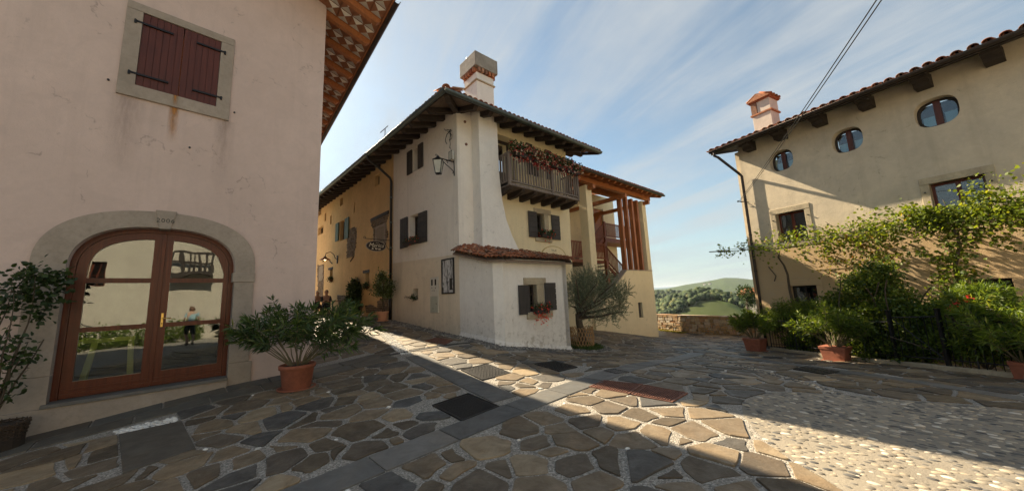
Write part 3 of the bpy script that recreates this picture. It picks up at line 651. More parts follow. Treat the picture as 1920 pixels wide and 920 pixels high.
for i, s in enumerate(allp):
    if blocked(s): continue
    d2 = ((allp-s)**2).sum(1); nb = np.argsort(d2)[1:26]
    poly = [s+np.array(c) for c in ((-.9, -.9), (.9, -.9), (.9, .9), (-.9, .9))]; gap = random.choice((.012, .018, .024, .032))
    for j in nb:
        v = allp[j]-s; Ld = np.hypot(*v); n = v/Ld; poly = clip(poly, n, n@s+Ld/2+np.clip((pw_[i]-pw_[j])/(2*Ld), -.3*Ld, .3*Ld)-gap-gapr.get((min(i, j), max(i, j)), 0))
        if len(poly) < 3: break
    if len(poly) < 3: continue
    bad = False
    for q, (c, r) in zip(EXC, exb):
        if np.hypot(*(s-c)) > r+.9: continue
        if inside(q, s, -.005): bad = True; break
        best, bn, bd = -1e9, None, None
        for k in range(len(q)):
            a, b = q[k], q[(k+1) % len(q)]; e = b-a; e = e/max(np.hypot(*e), 1e-9); n = np.array([e[1], -e[0]]); dd_ = (s-a)@n
            if dd_ > best: best, bn, bd = dd_, n, a@n
        if best < .9: poly = clip(poly, -bn, -(bd+.018))
        if len(poly) < 3: bad = True; break
    if bad or len(poly) < 3: continue
    P = np.array(poly); ar = .5*abs(sum(P[k][0]*P[(k+1) % len(P)][1]-P[(k+1) % len(P)][0]*P[k][1] for k in range(len(P))))
    if ar < .012: continue
    # drop near duplicates, break long edges, round the corners
    Q = []
    for k in range(len(P)):
        if np.hypot(*(P[k]-P[k-1])) > .035: Q.append(P[k])
    if len(Q) < 3: continue
    O = []; c = sum(Q)/len(Q)
    for k in range(len(Q)):
        a, b = Q[k], Q[(k+1) % len(Q)]; e = b-a; Ln = np.hypot(*e); t = min(.14, random.uniform(.008, .03)/Ln); nn = np.array([e[1], -e[0]])/Ln
        O.append(a+e*t)
        if Ln > .22: O.append(a+e*random.uniform(.35, .65)-nn*random.uniform(-.012, .022))
        O.append(b-e*t)
    stones.append((c, O, ar))
def sc_score(c, ar):
    v = np.array([c[0], c[1], gz(*c)])-CAM; dz = v@vF
    if dz < .3: return 0
    x = 960+FPX*(v@vR)/dz; y = 460-FPX*(v@vU)/dz
    if x < -60 or x > 1980 or y > 980: return 0
    return ar/dz**3
stones.sort(key=lambda t: -sc_score(t[0], t[2]))
far = MB(); sp = []
for i, (c, O, ar) in enumerate(stones):
    zs = gz_arr(np.array(O)); lift = random.uniform(.007, .020); tx, ty = random.gauss(0, .008), random.gauss(0, .008)
    pts = [np.array([p[0], p[1], z+lift+(p[0]-c[0])*tx+(p[1]-c[1])*ty]) for p, z in zip(O, zs)]
    if i < 285:
        m = MB(); m.slab(pts, .045, 0, .004); part('flagstone', m, M_flag, ground)
    else: far.slab(pts, .04, random.random(), .004)
    if random.random() < .18 and np.hypot(*c) < 9:
        p = O[random.randrange(len(O))]; v = p-c; q = p+v/np.hypot(*v)*.032; sp.append(q)
part('flagstone_field', far, M_flagm, ground, kind='stuff', label='smaller and farther flagstones of the crazy paving')
sp = [q for q in sp if not any(inside(e, q, -.02) for e in EXC)]
pebbles('joint_pebble', sp, .045, M_wpeb, flat=.28, lift=.004, label='white pebbles scattered in the joints')

# ================================================================== BUILDING HELPERS
def wall(name, fr, outer, holes, th, mat, parent, n=0.0, label=None):
    loops = [[Vector((u, z, 0)) for u, z in outer]]+[[Vector((u, z, 0)) for u, z in h] for h in holes]
    tri = tessellate_polygon(loops); flat = [p for l in loops for p in l]; m = MB(); k = len(flat)
    m.v = [fr.P(p[0], n, p[1]) for p in flat]+[fr.P(p[0], n-th, p[1]) for p in flat]
    for t in tri: m.f.append(tuple(t)); m.f.append((t[2]+k, t[1]+k, t[0]+k))
    o = 0
    for l in loops:
        q = len(l)
        for i in range(q): a, b = o+i, o+(i+1) % q; m.f.append((a, b, b+k, a+k))
        o += q
    m.r = [0.0]*len(m.f); return part(name, m, mat, parent, fixn=True, label=label)
def rect(u0, u1, z0, z1): return [(u0, z0), (u1, z0), (u1, z1), (u0, z1)]
def pxrect(fr, x0, x1, yt0, yt1, yb0, yb1, n=0.0):
    """opening seen with left edge x0, right x1; top y at left/right, bottom y at left/right"""
    a, b, c, d = fr.uz(x0, yt0, n), fr.uz(x1, yt1, n), fr.uz(x0, yb0, n), fr.uz(x1, yb1, n)
    u0, u1 = (a[0]+c[0])/2, (b[0]+d[0])/2; z1, z0 = (a[1]+b[1])/2, (c[1]+d[1])/2
    return (min(u0, u1), max(u0, u1), z0, z1)
def window(t, fr, r, depth=.14, mat=None, cols=2, rows=2, glass=None, fw=.055, curtain=None, bar=.022):
    u0, u1, z0, z1 = r; mat = mat or M_dkwood; glass = glass or M_wglass
    m = MB(); n0, n1 = -depth-.05, -depth
    m.box(fr, u0, u0+fw, n0, n1, z0, z1); m.box(fr, u1-fw, u1, n0, n1, z0, z1)
    m.box(fr, u0+fw, u1-fw, n0, n1, z1-fw, z1); m.box(fr, u0+fw, u1-fw, n0, n1, z0, z0+fw)
    w = part('window_frame', m, mat, t); iu0, iu1, iz0, iz1 = u0+fw, u1-fw, z0+fw, z1-fw
    for c in range(cols):
        a, b = iu0+(iu1-iu0)*c/cols, iu0+(iu1-iu0)*(c+1)/cols
        if c: bpart('mullion', fr, a-bar, a+bar, n0+.004, n1+.012, iz0, iz1, mat, w)
        for q in range(rows):
            za, zb = iz0+(iz1-iz0)*q/rows, iz0+(iz1-iz0)*(q+1)/rows
            if q: bpart('glazing_bar', fr, a+(bar if c else 0), b-(bar if c < cols-1 else 0), n0+.01, n1+.004, za-.012, za+.012, mat, w)
            bpart('pane', fr, a+(bar if c else 0), b-(bar if c < cols-1 else 0), -depth-.034, -depth-.028, za+(.012 if q else 0), zb-(.012 if q < rows-1 else 0), glass, w)
    if curtain: bpart('curtain', fr, u0+.03, u1-.03, -depth-.16, -depth-.15, z0, z1, curtain, w)
    bpart('dark_backing', fr, u0-.05, u1+.05, -depth-.60, -depth-.56, z0-.05, z1+.05, M_dark, t)  # dark plate stands in for the unlit depth of the room
    return w
def shutter(t, fr, u0, u1, z0, z1, n0=.01, mat=None, boards=3, horiz=False, th=.035, battens=True):
    mat = mat or M_dkgreyw; m = MB()
    m.box(fr, u0+.01, u1-.01, n0, n0+th*.5, z0+.01, z1-.01); s = part('shutter', m, mat, t)
    for i in range(boards):
        if horiz:
            a, b = z0+(z1-z0)*i/boards, z0+(z1-z0)*(i+1)/boards; bpart('board', fr, u0, u1, n0+th*.5, n0+th, a+.009, b-.009, mat, s)
        else:
            a, b = u0+(u1-u0)*i/boards, u0+(u1-u0)*(i+1)/boards; bpart('board', fr, a+.006, b-.006, n0+th*.5, n0+th, z0, z1, mat, s)
    return s
def half_tile(name, mat, r0=.095, r1=.075, ln=.44, th=.014, seg=7):
    m = MB(); vs = []
    for (y, r) in ((0, r0), (-ln, r1)):
        for rad in (r, r-th):
            for j in range(seg+1):
                a = math.pi*j/seg; vs.append((rad*math.cos(a), y, rad*math.sin(a)*.85))
    k = seg+1; f = []
    for j in range(seg):
        f += [(j, j+1, 2*k+j+1, 2*k+j), (k+j+1, k+j, 3*k+j, 3*k+j+1), (j+1, j, k+j, k+j+1), (2*k+j, 2*k+j+1, 3*k+j+1, 3*k+j)]
    f += [(0, 2*k, 3*k, k), (k-1, 2*k-1, 4*k-1, 3*k-1)]
    m.add(vs, f); return mesh_from(m.v, m.f, mat, None, True, name)
TILE = half_tile('roof_tile_mesh', M_tile)
def roof_edge(t, fr, u0, u1, zg, over, slope, sp=.205, rows=1, name='roof_tile', rise=.05, jit=.01, under=True):
    a = math.atan(slope); k = int((u1-u0)/sp)
    for i in range(k+1):
        u = u0+(u1-u0)*i/k
        for q in range(rows):
            n = over+.05-q*.36*math.cos(a)+random.uniform(-jit, jit); z = zg+rise+q*.36*math.sin(a)+(.012*q)+random.uniform(-.003, .004)
            M = fr.M @ Matrix.Translation((u+random.uniform(-jit, jit), n, z)) @ Matrix.Rotation(-a+random.uniform(-.02, .02), 4, 'X') @ Matrix.Rotation(random.uniform(-.04, .04), 4, 'Y')
            mpart(name, TILE, M, t)
        if under:   # the channel tile between two cover tiles
            n = over+.03; z = zg+rise-.004
            M = fr.M @ Matrix.Translation((u+sp/2, n, z+.055)) @ Matrix.Rotation(-a, 4, 'X') @ Matrix.Rotation(math.pi, 4, 'Y')
            mpart(name, TILE, M, t)
def roof_field(t, fr, u0, u1, zg, over, slope, depth, sp=.205, hip0=False, hip1=None, rise=.06, mat=None):
    m = MB(); k = int((u1-u0)/sp); r = .085
    for i in range(k+1):
        u = u0+(u1-u0)*i/k; ne = -depth
        if hip0: ne = max(ne, -u)
        if hip1 is not None: ne = max(ne, -(hip1-u))
        ns = over-.3
        if ns-ne < .1: continue
        segs = 5; nr = max(1, int((ns-ne)/.36)); rnd0 = random.random()
        for q in range(nr):
            a, b = ns-(ns-ne)*q/nr, ns-(ns-ne)*(q+1)/nr; za = zg+rise+slope*(over-a)+.02; zb = zg+rise+slope*(over-b)
            pts = [[fr.P(u+r*math.cos(math.pi*j/segs), x, z+r*.8*math.sin(math.pi*j/segs)) for j in range(segs+1)] for x, z in ((a, za), (b, zb))]
            rn = random.random()
            for j in range(segs): m.face([pts[0][j], pts[0][j+1], pts[1][j+1], pts[1][j]], rn)
    o = part('roof_tile_field', m, mat or M_tilem, t, kind='stuff', fixn=False); return o
def roof_deck(t, fr, u0, u1, zg, over, slope, depth, hip0=False, hip1=None, mat=None, th=.05, name='soffit'):
    zf = lambda n: zg+slope*(over-n)
    if hip0: pts = [(u0, over), (u1, over), (u1, -depth), (depth, -depth)]
    else: pts = [(u0, over), (u1, over), (u1, -depth), (u0, -depth)]
    if hip1 is not None: pts[2] = (hip1-depth, -depth)
    m = MB(); m.slab([np.array(fr.P(u, n, zf(n)+th)) for u, n in pts], th); return part(name, m, mat or M_soffitg, t, fixn=True)
def rafter_profile(over, zg, slope, rh=.13, inner=-.25, nose=.05):
    z = lambda n: zg+slope*(over-n)-.004
    return [(over-nose, z(over-nose)), (over-nose, z(over-nose)-rh*.35), (over-nose-.06, z(over)-rh*.55), (over-nose-.10, z(over-.1)-rh*.95), (over-nose-.16, z(over-.16)-rh*1.05), (over-nose-.22, z(over-.22)-rh*1.0), (inner, z(inner)-rh), (inner, z(inner))]
def rafters(t, fr, us, wdt, over, zg, slope, mat, rh=.13, inner=-.25, name='rafter'):
    prof = rafter_profile(over, zg, slope, rh, inner); m = MB(); I = Fr((0, 0), 90); 
    m.prism_nz(fr, prof, -wdt/2, wdt/2); o = fr.M.inverted()
    m.v = [tuple(o @ Vector(v)) for v in m.v]
    me = mesh_from(m.v, m.f, mat, None, False, name+'_mesh')
    for u in us: mpart(name, me, fr.M @ Matrix.Translation((u, 0, 0)), t)
def gutter(t, fr, u0, u1, zg, n, mat, r=.075, name='gutter', seg=8):
    m = MB(); pr = [(n+r*math.cos(a), zg+r*math.sin(a)) for a in np.linspace(math.pi, 2*math.pi, seg)]
    pi = [(n+(r-.008)*math.cos(a), zg+(r-.008)*math.sin(a)) for a in np.linspace(2*math.pi, math.pi, seg)]
    poly = pr+pi; m.prism_nz(fr, poly, u0, u1)
    # replace concave caps by quads
    m.f = [f for f in m.f if len(f) == 4]; m.r = [0]*len(m.f)
    k = seg
    for base in (0, 2*seg):
        for i in range(seg-1): m.f.append((base+i, base+i+1, base+2*seg-2-i, base+2*seg-1-i)); m.r.append(0)
    g = part(name, m, mat, t, smooth=False, fixn=True)
    mm = MB(); mm.tube([fr.P(u0, n+r, zg+.004), fr.P(u1, n+r, zg+.004)], .010, 6); part('gutter_bead', mm, mat, g, smooth=True)
    return g
def text_mb(string, size, font=None, ext=.004, shear=0.0, spacing=1.0, align='CENTER'):
    cu = bpy.data.curves.new('t', 'FONT'); cu.body = string; cu.size = size; cu.extrude = ext; cu.align_x = align; cu.align_y = 'CENTER'; cu.shear = shear; cu.space_character = spacing; cu.resolution_u = 3
    o = bpy.data.objects.new('t', cu); COL.objects.link(o); dg = bpy.context.evaluated_depsgraph_get(); dg.update()
    me = bpy.data.meshes.new_from_object(o.evaluated_get(dg)); bpy.data.objects.remove(o)
    v = [tuple(x.co) for x in me.vertices]; f = [tuple(p.vertices) for p in me.polygons]; bpy.data.meshes.remove(me); return v, f
def lettering(name, string, size, place, mat, parent, **k):
    v, f = text_mb(string, size, **k); m = MB(); m.add([place(*p) for p in v], f); return part(name, m, mat, parent, label=k.get('label'))

# ------------------------------------------------------------------ leaves
def mesh_np(name, V, F, mat, rnd=None, smooth=False):
    me = bpy.data.meshes.new(name); nv = len(V); nf, k = F.shape
    me.vertices.add(nv); me.vertices.foreach_set('co', np.ascontiguousarray(V, dtype=np.float32).ravel())
    me.loops.add(nf*k); me.loops.foreach_set('vertex_index', np.ascontiguousarray(F, dtype=np.int32).ravel())
    me.polygons.add(nf); me.polygons.foreach_set('loop_start', np.arange(0, nf*k, k, dtype=np.int32)); me.polygons.foreach_set('loop_total', np.full(nf, k, dtype=np.int32))
    if rnd is not None:
        at = me.attributes.new('rnd', 'FLOAT', 'FACE'); at.data.foreach_set('value', np.ascontiguousarray(rnd, dtype=np.float32))
    me.materials.append(mat); me.update(calc_edges=True); me.validate(); return me
def unit(a): return a/np.maximum(np.linalg.norm(a, axis=-1, keepdims=True), 1e-9)
def leaf_geo(P, D, Ln, Wd, fold=.25, droop=.15, rnd=None, wide=.45):
    """4-vertex folded leaves. P base points, D directions"""
    P = np.asarray(P, float); n = len(P); D = unit(np.asarray(D, float)); Ln = np.broadcast_to(Ln, n)[:, None]; Wd = np.broadcast_to(Wd, n)[:, None]
    rv = rng.normal(size=(n, 3))+np.array([0, 0, .6]); S = unit(np.cross(D, rv)); Nn = np.cross(S, D)
    tip = P+D*Ln-np.array([0, 0, 1])*Ln*droop; midp = P+D*Ln*wide
    Lf = midp+S*Wd*.5+Nn*Wd*fold; Rt = midp-S*Wd*.5+Nn*Wd*fold
    V = np.stack([P, Lf, tip, Rt], 1).reshape(-1, 3); b = np.arange(n)[:, None]*4
    F = np.concatenate([b+[0, 1, 2], b+[0, 2, 3]], 1).reshape(-1, 3)
    r = np.repeat(rng.random(n) if rnd is None else rnd, 2); return V, F, r
def leaf_geo6(P, D, Ln, Wd, rnd=None, up=.6):
    """broad leaves: hexagon outline folded along the midrib, 4 triangles"""
    P = np.asarray(P, float); n = len(P); D = unit(np.asarray(D, float)); Ln = np.broadcast_to(Ln, n)[:, None]; Wd = np.broadcast_to(Wd, n)[:, None]
    rv = rng.normal(size=(n, 3))*.7+np.array([0, 0, up]); S = unit(np.cross(D, rv)); Nn = np.cross(S, D)
    V = np.stack([P, P+D*Ln*.18+S*Wd*.42+Nn*Wd*.12, P+D*Ln*.6+S*Wd*.45+Nn*Wd*.1, P+D*Ln-Nn*Ln*.1, P+D*Ln*.6-S*Wd*.45+Nn*Wd*.1, P+D*Ln*.18-S*Wd*.42+Nn*Wd*.12], 1).reshape(-1, 3)
    b = np.arange(n)[:, None]*6; F = np.concatenate([b+[0, 1, 2], b+[0, 2, 3], b+[0, 3, 4], b+[0, 4, 5]], 1).reshape(-1, 3)
    r = np.repeat(rng.random(n) if rnd is None else rnd, 4); return V, F, r
def leaf_obj(name, geos, mat, parent, label=None):
    Vs, Fs, Rs, k = [], [], [], 0
    for V, F, r in geos: Vs.append(V); Fs.append(F+k); Rs.append(r); k += len(V)
    V = np.concatenate(Vs)-ORG[parent]; me = mesh_np(name, V, np.concatenate(Fs), mat, np.concatenate(Rs))
    o = bpy.data.objects.new(name, me); COL.objects.link(o); o.parent = parent; ORG[o] = ORG[parent]; o['kind'] = 'stuff'
    if label: o['label'] = label
    return o
def curve_pts(p0, d, ln, k=8, wander=.15, grav=0.0):
    p = np.asarray(p0, float); d = np.asarray(d, float)/np.linalg.norm(d); out_ = [p.copy()]
    for i in range(k):
        d = d+np.array([random.gauss(0, wander), random.gauss(0, wander), random.gauss(0, wander*.6)-grav]); d /= np.linalg.norm(d); p = p+d*ln/k; out_.append(p.copy())
    return out_
def oleander(name, label, base, pot_r, pot_h, height, spread, nst, mat=None, group=None, flowers=8, pot='round', flmat=None, leafL=.13, seed=1, pot_mat=None, wanted=None, rot=0., aim=(0, 0)):
    random.seed(seed); mat = mat or M_olean; pm = pot_mat or M_terra
    t = thing(name, label, 'potted shrub', base, group); bx, by, bz = base
    if pot == 'round':
        m = MB(); m.lathe(base, [(pot_r*.74, 0), (pot_r*.80, .02), (pot_r*.95, pot_h*.82), (pot_r*.97, pot_h*.83), (pot_r*1.04, pot_h*.84), (pot_r*1.06, pot_h*.98), (pot_r*1.02, pot_h), (pot_r*.93, pot_h), (pot_r*.9, pot_h*.9), (0.01, pot_h*.9)], 32)
        part('pot', m, pm, t, smooth=True); m = MB(); m.lathe(base, [(pot_r*.95, 0), (pot_r*1.08, .012), (pot_r*1.1, .035), (pot_r*1.04, .035), (pot_r*.9, .015)], 28); part('saucer', m, pm, t, smooth=True)
    elif pot == 'square':
        m = MB(); fr = Fr((bx, by), rot); w = pot_r
        for z0, z1, a, b in ((0, pot_h*.8, .84, 1.0), (pot_h*.8, pot_h, 1.05, 1.08)):
            m.hexa([fr.P(s*w*k, q*w*k*.8, bz+z) for z, k in ((z0, a), (z1, b)) for s, q in ((-1, -1), (1, -1), (1, 1), (-1, 1))])
        part('pot', m, pm, t, bevel=.008); m = MB(); m.box(fr, -w*1.0, w*1.0, -w*.85, w*.85, bz+.0, bz+.02); part('saucer', m, pm, t)
    m = MB(); m.lathe((bx, by, bz+pot_h*.9), [(0.005, 0), (pot_r*.85, .004), (pot_r*.85, .012), (.005, .02)], 16); part('soil', m, M_soil, t)
    st = MB(); G = []; FP = []
    for s in range(nst):
        a = random.uniform(0, 2*math.pi); e = random.uniform(.15, 1)**.7; out = np.array([math.cos(a)*spread*e+aim[0]*e, math.sin(a)*spread*e+aim[1]*e, height*(1-.45*e*e)*random.uniform(.7, 1.05)])
        p0 = np.array([bx+math.cos(a)*pot_r*.3, by+math.sin(a)*pot_r*.3, bz+pot_h*.88]); ln = np.linalg.norm(out)
        pts = curve_pts(p0, out+np.array([0, 0, ln*.25]), ln, 9, .07, .04); st.tube(pts, np.linspace(.011, .003, len(pts)), 5, caps=False)
        tips = [(pts, .42)]
        for b in range(random.randint(2, 4)):
            q = pts[random.randint(4, 7)]; dd = np.array([random.gauss(0, .7), random.gauss(0, .7), random.uniform(.1, .9)])+out/ln*.7
            pb = curve_pts(q, dd, ln*random.uniform(.2, .36), 5, .09, .02); st.tube(pb, np.linspace(.005, .002, len(pb)), 4, caps=False); tips.append((pb, .12))
        for pp, f0 in tips:
            pp = np.array(pp); K = len(pp)-1; Ltot = ln if f0 > .3 else ln*.28; nw = max(3, int(Ltot*(1-f0)/.038))
            for q in range(nw):
                f = f0+(1-f0)*(q+1)/nw; x = f*K; i = min(int(x), K-1); pos = pp[i]+(pp[i+1]-pp[i])*(x-i); ax = pp[min(i+1, K)]-pp[max(i-1, 0)]; ax = ax/np.linalg.norm(ax)
                e1 = np.cross(ax, [0, 0, 1.0]); e1 /= max(np.linalg.norm(e1), 1e-6); e2 = np.cross(ax, e1); a0 = random.uniform(0, 6.28)
                for w_ in range(3 if f < .95 else 7):
                    aa = a0+w_*2.094+random.uniform(-.3, .3); opn = random.uniform(.35, .8) if f > .9 else random.uniform(.8, 1.3)
                    G.append((pos, ax*math.cos(opn)+(e1*math.cos(aa)+e2*math.sin(aa))*math.sin(opn), min(1, max(0, random.gauss(.45, .22)+(f-.7)*.3))))
            FP.append(pp[-1])
    part('stems', st, M_stem, t, smooth=True, kind='stuff')
    P = np.array([g[0] for g in G]); D = np.array([g[1] for g in G]); rr = np.array([g[2] for g in G])
    leaf_obj('leaves', [leaf_geo(P, D, rng.uniform(leafL*.65, leafL*1.2, len(P)), leafL*.16, .2, .12, rr)], mat, t)
    if flowers:
        random.shuffle(FP); FL = []
        for p in FP[:flowers]:
            for _ in range(3):
                c = p+np.array([random.gauss(0, .03) for _ in range(3)])+np.array([0, 0, .03])
                for k in range(5): FL.append((c, (math.cos(k*1.257), math.sin(k*1.257), .35)))
        leaf_obj('flowers', [leaf_geo([f[0] for f in FL], [f[1] for f in FL], .024, .020, .1, .05)], flmat or M_pinkfl, t)
    return t
def flower_mass(t, centers, rad, nleaf, nfl, fl, lf=None, ll=.05, pl=.035, name='flowers', hang=.3):
    P = []; Q = []
    for i in range(nleaf):
        c = np.asarray(random.choice(centers)); r = rng.normal(size=3); r = r/np.linalg.norm(r)*random.random()**.4; P.append(c+r*np.asarray(rad))
    for i in range(nfl):
        c = np.asarray(random.choice(centers)); r = rng.normal(size=3); r = r/np.linalg.norm(r)*random.uniform(.75, 1.08); Q.append(c+r*np.asarray(rad)-np.array([0, 0, random.random()**2*hang]))
    P = np.array(P); a = leaf_obj('foliage', [leaf_geo6(P, rng.normal(size=P.shape), ll, ll*.85)], lf or M_citrus if False else (lf or M_rose), t)
    Qp = np.repeat(np.array(Q), 5, 0); D = rng.normal(size=Qp.shape)
    leaf_obj(name, [leaf_geo(Qp, D, pl, pl*.9, .1, .1, np.repeat(rng.random(len(Q)), 5))], fl, t)
def bush(t, centers, radii, n, L_, mat, name='leaves', clump=60, geo=6, wid=.75, shell=.5, dirup=.3, csize=.13):
    """leaves in many small clumps spread through ellipsoids, leaving gaps"""
    P = []; Dn = []; Rn = []; per = max(1, n//(clump*len(centers)))
    for c, r in zip(centers, radii):
        c = np.asarray(c); r = np.asarray(r)
        for k in range(clump):
            d = rng.normal(size=3); d /= np.linalg.norm(d); q = c+d*r*rng.uniform(shell, 1.0); tone = rng.normal(0, .16)
            p = q+rng.normal(size=(per, 3))*csize; P.append(p); Dn.append(rng.normal(size=(per, 3))*.8+d*.7+np.array([0, 0, dirup])); Rn.append(np.clip(rng.normal(.45, .2, per)+tone, 0, 1))
    P = np.concatenate(P); Dn = np.concatenate(Dn); Rn = np.concatenate(Rn); sz = rng.uniform(.6, 1.2, len(P))*L_
    g = leaf_geo6(P, Dn, sz, sz*wid, Rn) if geo == 6 else leaf_geo(P, Dn, sz, sz*wid, .2, .1, Rn)
    return leaf_obj(name, [g], mat, t)

# ================================================================== PINK HOUSE
pk = thing('pink_house', 'tall pale pink rendered house with arched glass door at the left of the square', 'house', P0)
def arch(u0, u1, zs, h, p=2.55, k=26, z_bot=None):
    c, a = (u0+u1)/2, (u1-u0)/2; pts = []
    for i in range(k+1):
        th = math.pi*i/k; x = math.cos(th); y = math.sin(th)
        pts.append((c+a*math.copysign(abs(x)**(2/p), x), zs+h*abs(y)**(2/p)))
    return pts   # from right (u1) over the top to left (u0)
DU0, DU1, DZB, DZS, DZT = -3.49, -1.44, .0, 1.98, 2.76
SU0, SU1, SZT = -3.83, -1.13, 3.04
door_open = [(DU0, DZB), (DU1, DZB)]+arch(DU0, DU1, DZS, DZT-DZS)
SH = (-3.03, -1.93, 5.30, 6.75)      # shutter opening
W_IN = .30
wall('wall', PF, [(-9.5, -1.6), (0, -1.6), (0, 9.35), (-9.5, 9.35)], [door_open, rect(*SH)], .35, M_pink, pk)
# side wall along the lane
PS = Fr(P0, -39.4)
wall('side_wall', PS, [(.0, -1.2), (13.6, -1.2), (13.6, 8.95), (.0, 8.95)], [], .3, M_pink, pk, n=-.004)
m = MB(); far = PS.P(13.3, -.3, 0); 
e = Fr((far[0], far[1]), -39.4-88); m.box(e, 0, 9.3, -.3, 0, -1, 9); part('rear_wall', m, M_pink, pk)
m = MB(); e2 = Fr(PF.P(-9.3, -.3, 0)[:2], -39.4); m.box(e2, 0, 13.3, -.15, .15, -1.5, 9); part('side_wall', m, M_pink, pk)
# stone portal blocks
n1 = .045
def ablock(name, poly, mat=M_greystone, n0=-.18, nn=n1, bev=.006, label=None, par=pk):
    m = MB(); m.prism_uz(PF, poly, n0, nn); return part(name, m, mat, par, bevel=bev, fixn=True, label=label)
gz0 = -.6
ablock('jamb_stone', rect(SU0-.05, DU0, gz0, .42)); ablock('jamb_stone', rect(SU0, DU0, .424, DZS))
ablock('jamb_stone', rect(DU1, SU1+.05, gz0, .26)); ablock('jamb_stone', rect(DU1, SU1, .264, 1.79)); ablock('impost_stone', rect(DU1-.03, SU1+.012, 1.794, DZS), nn=n1+.012)
inn = arch(DU0, DU1, DZS, DZT-DZS, k=52); outr = arch(SU0, SU1, DZS+.1, SZT-DZS-.1, p=2.4, k=52)
outr[0] = (SU1, DZS); outr[-1] = (SU0, DZS)
kc = (DU0+DU1)/2; 
ri = [i for i in range(53) if inn[i][0] > kc+.075]; li = [i for i in range(53) if inn[i][0] < kc-.075]
ro = [p for p in outr if p[0] > kc+.125]; lo = [p for p in outr if p[0] < kc-.125]
zt = lambda P, u: min(P, key=lambda q: abs(q[0]-u))[1]
def strip(name, a, b):
    m = MB()
    for i in range(len(a)-1):
        j0 = i*(len(b)-1)/(len(a)-1); j1 = (i+1)*(len(b)-1)/(len(a)-1)
        f = lambda j: tuple(np.array(b[int(j)])*(1-(j-int(j)))+np.array(b[min(int(j)+1, len(b)-1)])*(j-int(j)))
        q = [a[i], a[i+1], f(j1), f(j0)]
        for nn_, fl in ((n1, 1), (-.18, 0)):
            m.face([PF.P(u, nn_, z) for u, z in q])
        m.face([PF.P(q[0][0], n1, q[0][1]), PF.P(q[1][0], n1, q[1][1]), PF.P(q[1][0], -.18, q[1][1]), PF.P(q[0][0], -.18, q[0][1])])
        m.face([PF.P(q[3][0], n1, q[3][1]), PF.P(q[2][0], n1, q[2][1]), PF.P(q[2][0], -.18, q[2][1]), PF.P(q[3][0], -.18, q[3][1])])
    for q in ((a[0], f(0)), (a[-1], f(len(b)-1))):
        m.face([PF.P(*x) for x in ((q[0][0], n1, q[0][1]), (q[1][0], n1, q[1][1]), (q[1][0], -.18, q[1][1]), (q[0][0], -.18, q[0][1]))])
    bm = None; return part(name, m, M_greystone, pk, fixn=False)
strip('arch_stone', [inn[i] for i in ri]+[(kc+.075, zt(inn, kc))], ro+[(kc+.125, zt(outr, kc))])
strip('arch_stone', [(kc-.075, zt(inn, kc))]+[inn[i] for i in li], [(kc-.125, zt(outr, kc))]+lo)
ks = ablock('keystone', [(kc-.07, DZT-.02), (kc+.07, DZT-.02), (kc+.135, SZT+.03), (kc-.135, SZT+.03)], nn=n1+.02)
M_engr = plain('engraving_shade_and_lettering', (.05, .048, .042), .9)  # shade of cut numerals put into the colour; also plain sign lettering
lettering('numerals', '2006', .105, lambda x, y, z: PF.P(kc+x, n1+.0215+z*.3, 2.885+y), M_engr, ks, ext=.002, spacing=1.15)
# threshold
m = MB(); m.box(PF, SU0-.02, DU1+.0, -.2, .10, -.5, -.03); part('threshold_riser', m, M_greystone, pk, bevel=.008)
m = MB(); m.box(PF, SU0+.3, DU1-.0, -.2, .13, -.028, .022); part('threshold_slab', m, M_slab, pk, bevel=.006)
